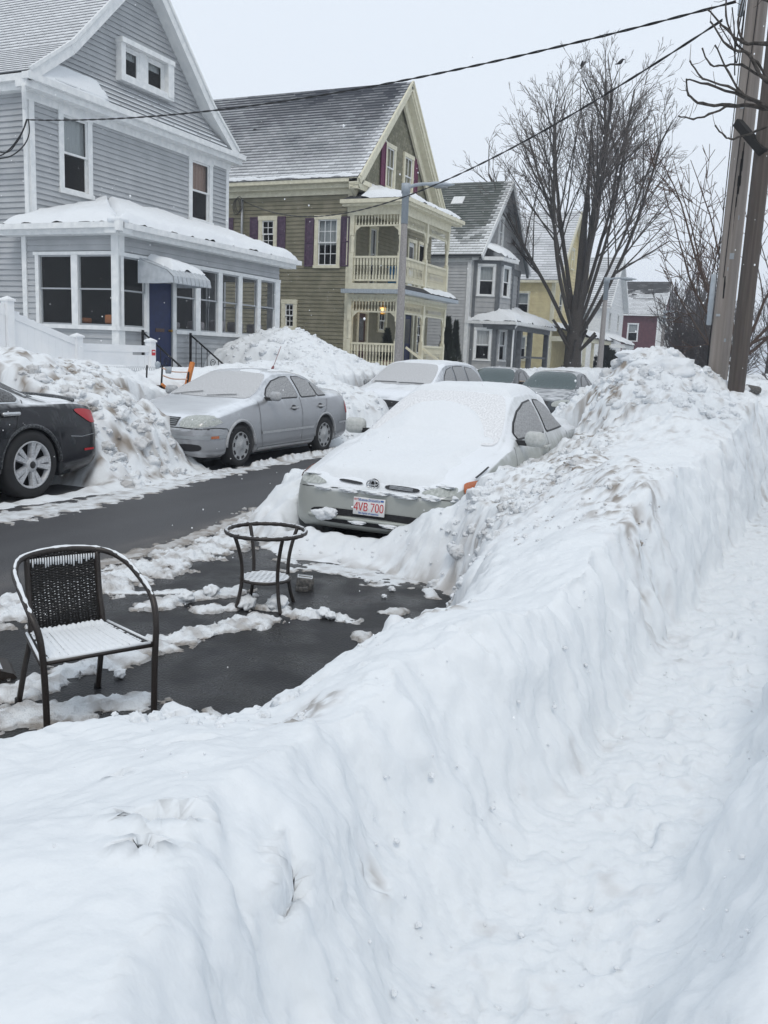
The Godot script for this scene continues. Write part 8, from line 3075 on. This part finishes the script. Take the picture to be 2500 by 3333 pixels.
func build_trees() -> void:
	var limbs := []
	for q in [[-62, 0.30, 11.0, 0.15, 1.6], [-30, 0.34, 12.5, 0.17, 2.2], [10, 0.06, 12.4, 0.22, 2.9], [55, 0.20, 12.8, 0.20, 2.8], [95, 0.42, 11.5, 0.15, 2.2], [140, 0.30, 12.0, 0.17, 2.5], [180, 0.36, 11.5, 0.16, 2.3], [215, 0.22, 12.5, 0.19, 2.8], [250, 0.40, 11.0, 0.15, 2.0], [290, 0.28, 12.2, 0.17, 2.6], [330, 0.5, 9.5, 0.12, 1.7], [120, 0.56, 9.5, 0.12, 1.8], [30, 0.44, 11.0, 0.13, 2.1], [75, 0.62, 9.0, 0.11, 1.5], [200, 0.16, 12.2, 0.15, 2.7], [340, 0.18, 12.2, 0.15, 2.6], [160, 0.46, 10.5, 0.12, 2.0], [20, 0.56, 10.0, 0.11, 1.7], [270, 0.15, 11.8, 0.14, 2.6], [5, 0.3, 11.8, 0.13, 2.3]]:
		var a := deg_to_rad(q[0])
		var dir := Vector3(cos(a) * sin(q[1] * 1.5), cos(q[1] * 1.5), sin(a) * sin(q[1] * 1.5))
		limbs.append([Vector3(cos(a) * 0.2, q[4] * 1.75 - 1.2, sin(a) * 0.2), dir, q[2] * 1.3, q[3] * 0.66])
	var par := {"seg": 0.7, "lift": 0.05, "wiggle": 0.15, "rmin": 0.0095, "depth": 4, "crown": Vector3(4.15, 5.3, 4.3), "bare": [0.22, 0.1, 0.1, 0.1], "kids": [25.0, 11.0, 6.5, 2.2], "spread": Vector2(0.3, 0.75), "lmin": 0.28}
	bare_tree("street_tree", "huge bare vase-shaped street tree with many upright limbs beside a lamp post", Vector3(-10.5, 0.3, -46.7), limbs,
		[[Vector3(0, 0, 0), 0.62], [Vector3(0, 0.5, 0), 0.50], [Vector3(0.02, 1.2, 0), 0.45], [Vector3(0.0, 2.2, 0), 0.42], [Vector3(0.05, 3.4, 0.05), 0.36], [Vector3(0.1, 5.2, 0.0), 0.27], [Vector3(0.05, 7.6, -0.05), 0.18], [Vector3(0.12, 10.2, 0.0), 0.09], [Vector3(0.05, 13.0, 0.05), 0.03]], par, 5, M.bark, M.twig)
	# the tree behind the poles
	limbs = []
	for q in [[200, 0.75, 5.2, 0.07], [170, 0.45, 6.0, 0.08], [235, 0.6, 5.5, 0.07], [10, 0.8, 5.0, 0.07], [340, 0.55, 5.6, 0.07], [60, 0.5, 5.6, 0.07], [120, 0.6, 5.2, 0.07], [190, 1.0, 4.2, 0.055], [20, 1.05, 4.6, 0.055]]:
		var a := deg_to_rad(q[0])
		limbs.append([Vector3(0, 1.0 + 0.1 * (int(q[0]) % 7), 0), Vector3(cos(a) * sin(q[1]), cos(q[1]), sin(a) * sin(q[1])), q[2], q[3] * 0.62])
	var par2 := {"seg": 0.5, "lift": 0.05, "wiggle": 0.24, "rmin": 0.008, "depth": 3, "bare": [0.2, 0.15, 0.1], "kids": [13.0, 8.0, 4.0], "spread": Vector2(0.4, 0.9), "lmin": 0.3}
	bare_tree("young_tree", "reddish brown bare tree spreading its branches behind the two utility poles", Vector3(-1.3, 0.6, -25.0), limbs, [[Vector3(0, 0, 0), 0.16], [Vector3(0, 1.2, 0), 0.12], [Vector3(0.05, 2.0, 0), 0.08]], par2, 8, mat(0.075, 0.052, 0.042, 0.95), M.twig_red)
	# slim tree and thickets at the far end of the street
	limbs = []
	for q in [[0, 0.05, 10.0, 0.14], [80, 0.25, 7.0, 0.08], [200, 0.25, 7.0, 0.08], [300, 0.3, 6.5, 0.07], [140, 0.4, 6.0, 0.07], [30, 0.42, 5.5, 0.06]]:
		var a := deg_to_rad(q[0])
		limbs.append([Vector3(0, 2.2 + 0.15 * (int(q[0]) % 5), 0), Vector3(cos(a) * sin(q[1]), cos(q[1]), sin(a) * sin(q[1])), q[2], q[3]])
	var par3 := {"seg": 0.8, "lift": 0.06, "wiggle": 0.2, "rmin": 0.016, "depth": 3, "bare": [0.15, 0.1, 0.1], "kids": [12.0, 6.0, 3.0], "spread": Vector2(0.3, 0.7), "lmin": 0.4}
	var far := bare_tree("slim_tree", "slim bare tree beside the farthest street lamp", Vector3(-9.9, 0.3, -82.0), limbs, [[Vector3(0, 0, 0), 0.26], [Vector3(0, 1.2, 0), 0.2], [Vector3(0, 3.0, 0), 0.15]], par3, 21, M.bark, M.twig_far)
	var k := 0
	for q in [[-9.0, -92.0, 1.1, "bare hazy tree behind the slim one, left of the far thicket"], [-11.5, -128.0, 1.3, "faint tall bare tree in front of the hazy brown house"], [-6.0, -70.0, 0.8, "short bare tree rising out of the thicket"], [0.8, -62.0, 0.95, "bare tree seen just right of the darker utility pole"], [-14.5, -140.0, 1.4, "faint bare tree behind the maroon house"], [-2.5, -105.0, 1.2, "faint bare tree between the thicket and the utility poles"]]:
		var o := far.duplicate()
		o.name = numbered("slim_tree")
		add_child(o)
		o.position = Vector3(q[0], 0.2, q[1])
		o.scale = Vector3.ONE * q[2]
		o.rotation.y = 1.3 * (k + 1)
		o.set_meta("label", q[3])
		k += 1
	limbs = []
	for i in 26:
		var a := i * 2.4
		var t := 0.08 + 0.35 * fmod(i * 0.37, 1.0)
		limbs.append([Vector3(cos(a), 0, sin(a)) * (0.2 + 1.1 * fmod(i * 0.61, 1.0)), Vector3(cos(a) * sin(t), cos(t), sin(a) * sin(t)), 4.0 + 2.6 * fmod(i * 0.73, 1.0), 0.05])
	var par4 := {"seg": 0.6, "lift": 0.05, "wiggle": 0.2, "rmin": 0.013, "depth": 3, "bare": [0.08, 0.08, 0.1], "kids": [11.0, 6.0, 3.0], "spread": Vector2(0.25, 0.6), "lmin": 0.3}
	var th := bare_tree("bare_thicket", "dense dark thicket of bare upright stems left of the utility poles", Vector3(-6.1, 0.4, -62.0), limbs, [], par4, 33, M.bark, M.twig_far)
	th.set_meta("category", "bush")
	k = 0
	for q in [[-4.0, -58.0, 0.85, "bare thicket close against the left utility pole"], [-7.2, -74.0, 1.1, "taller bare thicket behind the dense one, near the slim tree"], [0.5, -45.0, 0.7, "low bare thicket right of the utility poles"], [2.6, -52.0, 0.9, "bare thicket at the right edge of the view"]]:
		var o := th.duplicate()
		o.name = numbered("bare_thicket")
		add_child(o)
		o.position = Vector3(q[0], 0.3, q[1])
		o.scale = Vector3.ONE * q[2]
		o.rotation.y = 0.9 * (k + 1)
		o.set_meta("label", q[3])
		k += 1
	# branches reaching in from a tree just outside the frame on the right
	var ot := thing("roadside_tree", "bare tree at the right edge reaching knobbly branches past the poles", "tree", Vector3(0.75, 0.3, -8.5))
	var st := start()
	tube(st, PackedVector3Array([Vector3(0, 0, 0), Vector3(0.02, 1.5, 0), Vector3(-0.1, 3.0, 0), Vector3(-0.16, 4.2, 0), Vector3(-0.1, 5.6, 0.1)]), PackedFloat32Array([0.14, 0.11, 0.09, 0.07, 0.03]), 12)
	put(done(st), "trunk", M.bark, ot)
	var tg := start()
	var g := RandomNumberGenerator.new()
	g.seed = 12
	var o3 := Vector3(0.75, 0.3, -8.5)
	for b in [[0.62, 3.5, -8.5, 0.1, 3.95, -8.55, -0.46, 4.11, -8.59, -0.63, 4.33, -8.58, -0.80, 4.40, -8.56, -0.97, 4.62, -8.55], [-0.46, 4.11, -8.59, -0.56, 4.27, -8.62, -0.74, 4.43, -8.60, -0.85, 4.66, -8.58, -0.86, 4.9, -8.6], [0.6, 3.2, -8.5, 0.1, 3.7, -8.5, -0.44, 3.90, -8.55, -0.64, 3.99, -8.55, -0.94, 4.11, -8.55, -1.12, 4.16, -8.53], [-0.44, 3.90, -8.55, -0.77, 4.07, -8.52, -0.98, 4.15, -8.5, -1.10, 4.30, -8.5],
			[0.62, 3.1, -8.5, 0.0, 3.75, -8.6, -0.47, 3.91, -8.62, -0.75, 3.94, -8.6, -0.97, 3.96, -8.57, -1.09, 4.04, -8.55, -1.12, 4.17, -8.55], [-0.75, 3.94, -8.6, -0.91, 3.87, -8.58, -1.03, 3.84, -8.56, -1.16, 3.87, -8.55], [-0.46, 4.11, -8.59, -0.69, 4.27, -8.64, -0.81, 4.275, -8.63, -0.94, 4.29, -8.62, -1.02, 4.42, -8.6], [-0.2, 3.82, -8.55, -0.5, 3.72, -8.6, -0.69, 3.67, -8.62, -0.76, 3.69, -8.6, -0.85, 3.78, -8.6], [0.62, 4.3, -8.5, -0.1, 4.4, -8.55, -0.49, 4.41, -8.59, -0.69, 4.43, -8.57, -0.83, 4.54, -8.56, -1.01, 4.72, -8.54], [-0.69, 4.43, -8.57, -0.75, 4.6, -8.6, -0.72, 4.85, -8.6], [-0.64, 3.99, -8.55, -0.78, 4.2, -8.6, -0.92, 4.45, -8.62], [0.62, 4.6, -8.5, 0.0, 4.7, -8.5, -0.4, 4.66, -8.5, -0.6, 4.75, -8.5]]:
		var cp := curve_pts(v3(b), 4)
		var pts := PackedVector3Array()
		var rr := PackedFloat32Array()
		var big: float = 0.036 if b[0] > 0.3 else 0.013
		for i in cp.size():
			var t := i / (cp.size() - 1.0)
			pts.append(cp[i] - o3 + Vector3(0, 0.006 * sin(i * 2.1), 0))
			rr.append(lerpf(big, 0.0062, pow(t, 0.5)) * (1.0 + (0.28 if i % 4 == 0 else 0.0)))
			if t > 0.5 and g.randf() < 0.35:
				var q := pts[-1]
				var d := Vector3(g.randf() - 0.7, g.randf() - 0.3, g.randf() - 0.5).normalized()
				tube(tg, PackedVector3Array([q, q + d * 0.06, q + d * 0.11 + Vector3(0, 0.02, 0)]), PackedFloat32Array([0.003, 0.0022, 0.0015]), 4)
		st = start()
		tube(st, pts, rr, 7)
		put(done(st), "branch", M.bark, ot)
	put(done(tg), "twigs", M.twig_red, ot).set_meta("kind", "stuff")


# ------------------------------------------------------------------ the rest
func build_clutter() -> void:
	for q in [[Vector3(-13.1, 0.6, -35.0), 0.42, 2.6, 2600, "tall dark arborvitae between the olive house and the bay house"], [Vector3(-13.0, 0.6, -35.7), 0.34, 2.5, 1800, "second dark arborvitae, farther from the olive porch"]]:
		var o := thing("arborvitae", q[4], "shrub", q[0], 0.0, "arborvitae pair")
		put(evergreen_mesh(q[1], q[2], q[3], 5), "foliage", M.evergreen, o)
		var st := start()
		tube_u(st, PackedVector3Array([Vector3(0, -0.4, 0), Vector3(0, 1.6, 0)]), 0.05, 6)
		put(done(st), "stem", M.bark, o)
	for q in [[Vector3(-11.6, 0.5, -52.0), 0.8, 1.5, "dark leafy shrub at the foot of the second street lamp"], [Vector3(-11.9, 0.5, -63.0), 1.1, 2.2, "dark leafy shrub in front of the white house's porch"], [Vector3(-12.2, 0.5, -67.0), 1.2, 1.9, "low dark leafy shrub right of the larger one by the white porch"]]:
		var o := thing("leafy_shrub", q[3], "shrub", q[0])
		put(evergreen_mesh(q[1], q[2], 1500, 7), "foliage", M.evergreen, o)
	for q in [[Vector3(-10.92, 15.75, -45.7), 0.4, "small dark bird perched left at the treetop"], [Vector3(-9.18, 15.85, -46.1), 1.9, "small dark bird perched right at the treetop"]]:
		var b := thing("bird", q[2], "bird", q[0], q[1])
		var st := start()
		tube(st, PackedVector3Array([Vector3(0, -0.02, -0.24), Vector3(0, 0.0, -0.12), Vector3(0, 0.06, 0.0), Vector3(0, 0.14, 0.07), Vector3(0, 0.20, 0.11), Vector3(0, 0.20, 0.17), Vector3(0, 0.19, 0.22)]), PackedFloat32Array([0.02, 0.04, 0.09, 0.075, 0.055, 0.03, 0.004]), 8)
		tube(st, PackedVector3Array([Vector3(0, 0.02, 0.0), Vector3(0, -0.1, 0.01)]), PackedFloat32Array([0.01, 0.01]), 4)
		put(done(st), "body", M.tar, b)
		st = start()
		tube(st, PackedVector3Array([Vector3(0, -0.1, 0.01), Vector3(0.0, -0.9, 0.02), Vector3(0.1, -2.0, 0.0)]), PackedFloat32Array([0.012, 0.018, 0.03]), 4)
		put(done(st), "perch_twig", M.twig, b)
	var ds := thing("dark_stone", "small dark stone poking out of the snow right of the poles", "stone", Vector3(-0.72, 1.30, -20.0))
	var s0 := start()
	rbox(s0, Vector3.ZERO, Vector3(0.36, 0.16, 0.3), 0.07, Basis(Vector3.FORWARD, 0.15), 8)
	put(done(s0), "stone", M.stone, ds)
	# big clod crowning the ploughed heap
	for q in [[Vector3(-1.72, 1.80, -11.55), Vector3(0.30, 0.15, 0.26), "large flat clod of snow crowning the ploughed heap"], [Vector3(-1.42, 1.66, -11.25), Vector3(0.36, 0.22, 0.3), "broad dirty snow clod below the crowning one"]]:
		var o := thing("snow_clod", q[2], "snow clod", q[0], 0.4)
		var m := put(chunk_mesh(6), "clod", M.snow_plain, o)
		m.scale = q[1]
	# falling flakes
	var fm := SphereMesh.new()
	fm.radius = 1.0
	fm.height = 2.0
	fm.radial_segments = 6
	fm.rings = 3
	var mm := MultiMesh.new()
	mm.transform_format = MultiMesh.TRANSFORM_3D
	mm.mesh = fm
	mm.instance_count = 2600
	var g := RandomNumberGenerator.new()
	g.seed = 4
	for i in 2600:
		var z := -lerpf(2.6, 26.0, pow(g.randf(), 0.75))
		var x := g.randf_range(-1.15, 0.28) * -z * 0.95
		var y := g.randf_range(0.05, 1.72 - z * 0.55)
		var r := g.randf_range(0.0018, 0.0046)
		mm.set_instance_transform(i, Transform3D(Basis().scaled(Vector3(r, r * 1.25, r)), Vector3(x, y, z)))
	var fl := MultiMeshInstance3D.new()
	fl.name = "falling_snow"
	fl.multimesh = mm
	var flake := mat(0.92, 0.93, 0.95, 0.9)
	fl.material_override = flake
	add_child(fl)
	fl.set_meta("kind", "stuff")
	fl.set_meta("label", "snowflakes falling through the air")
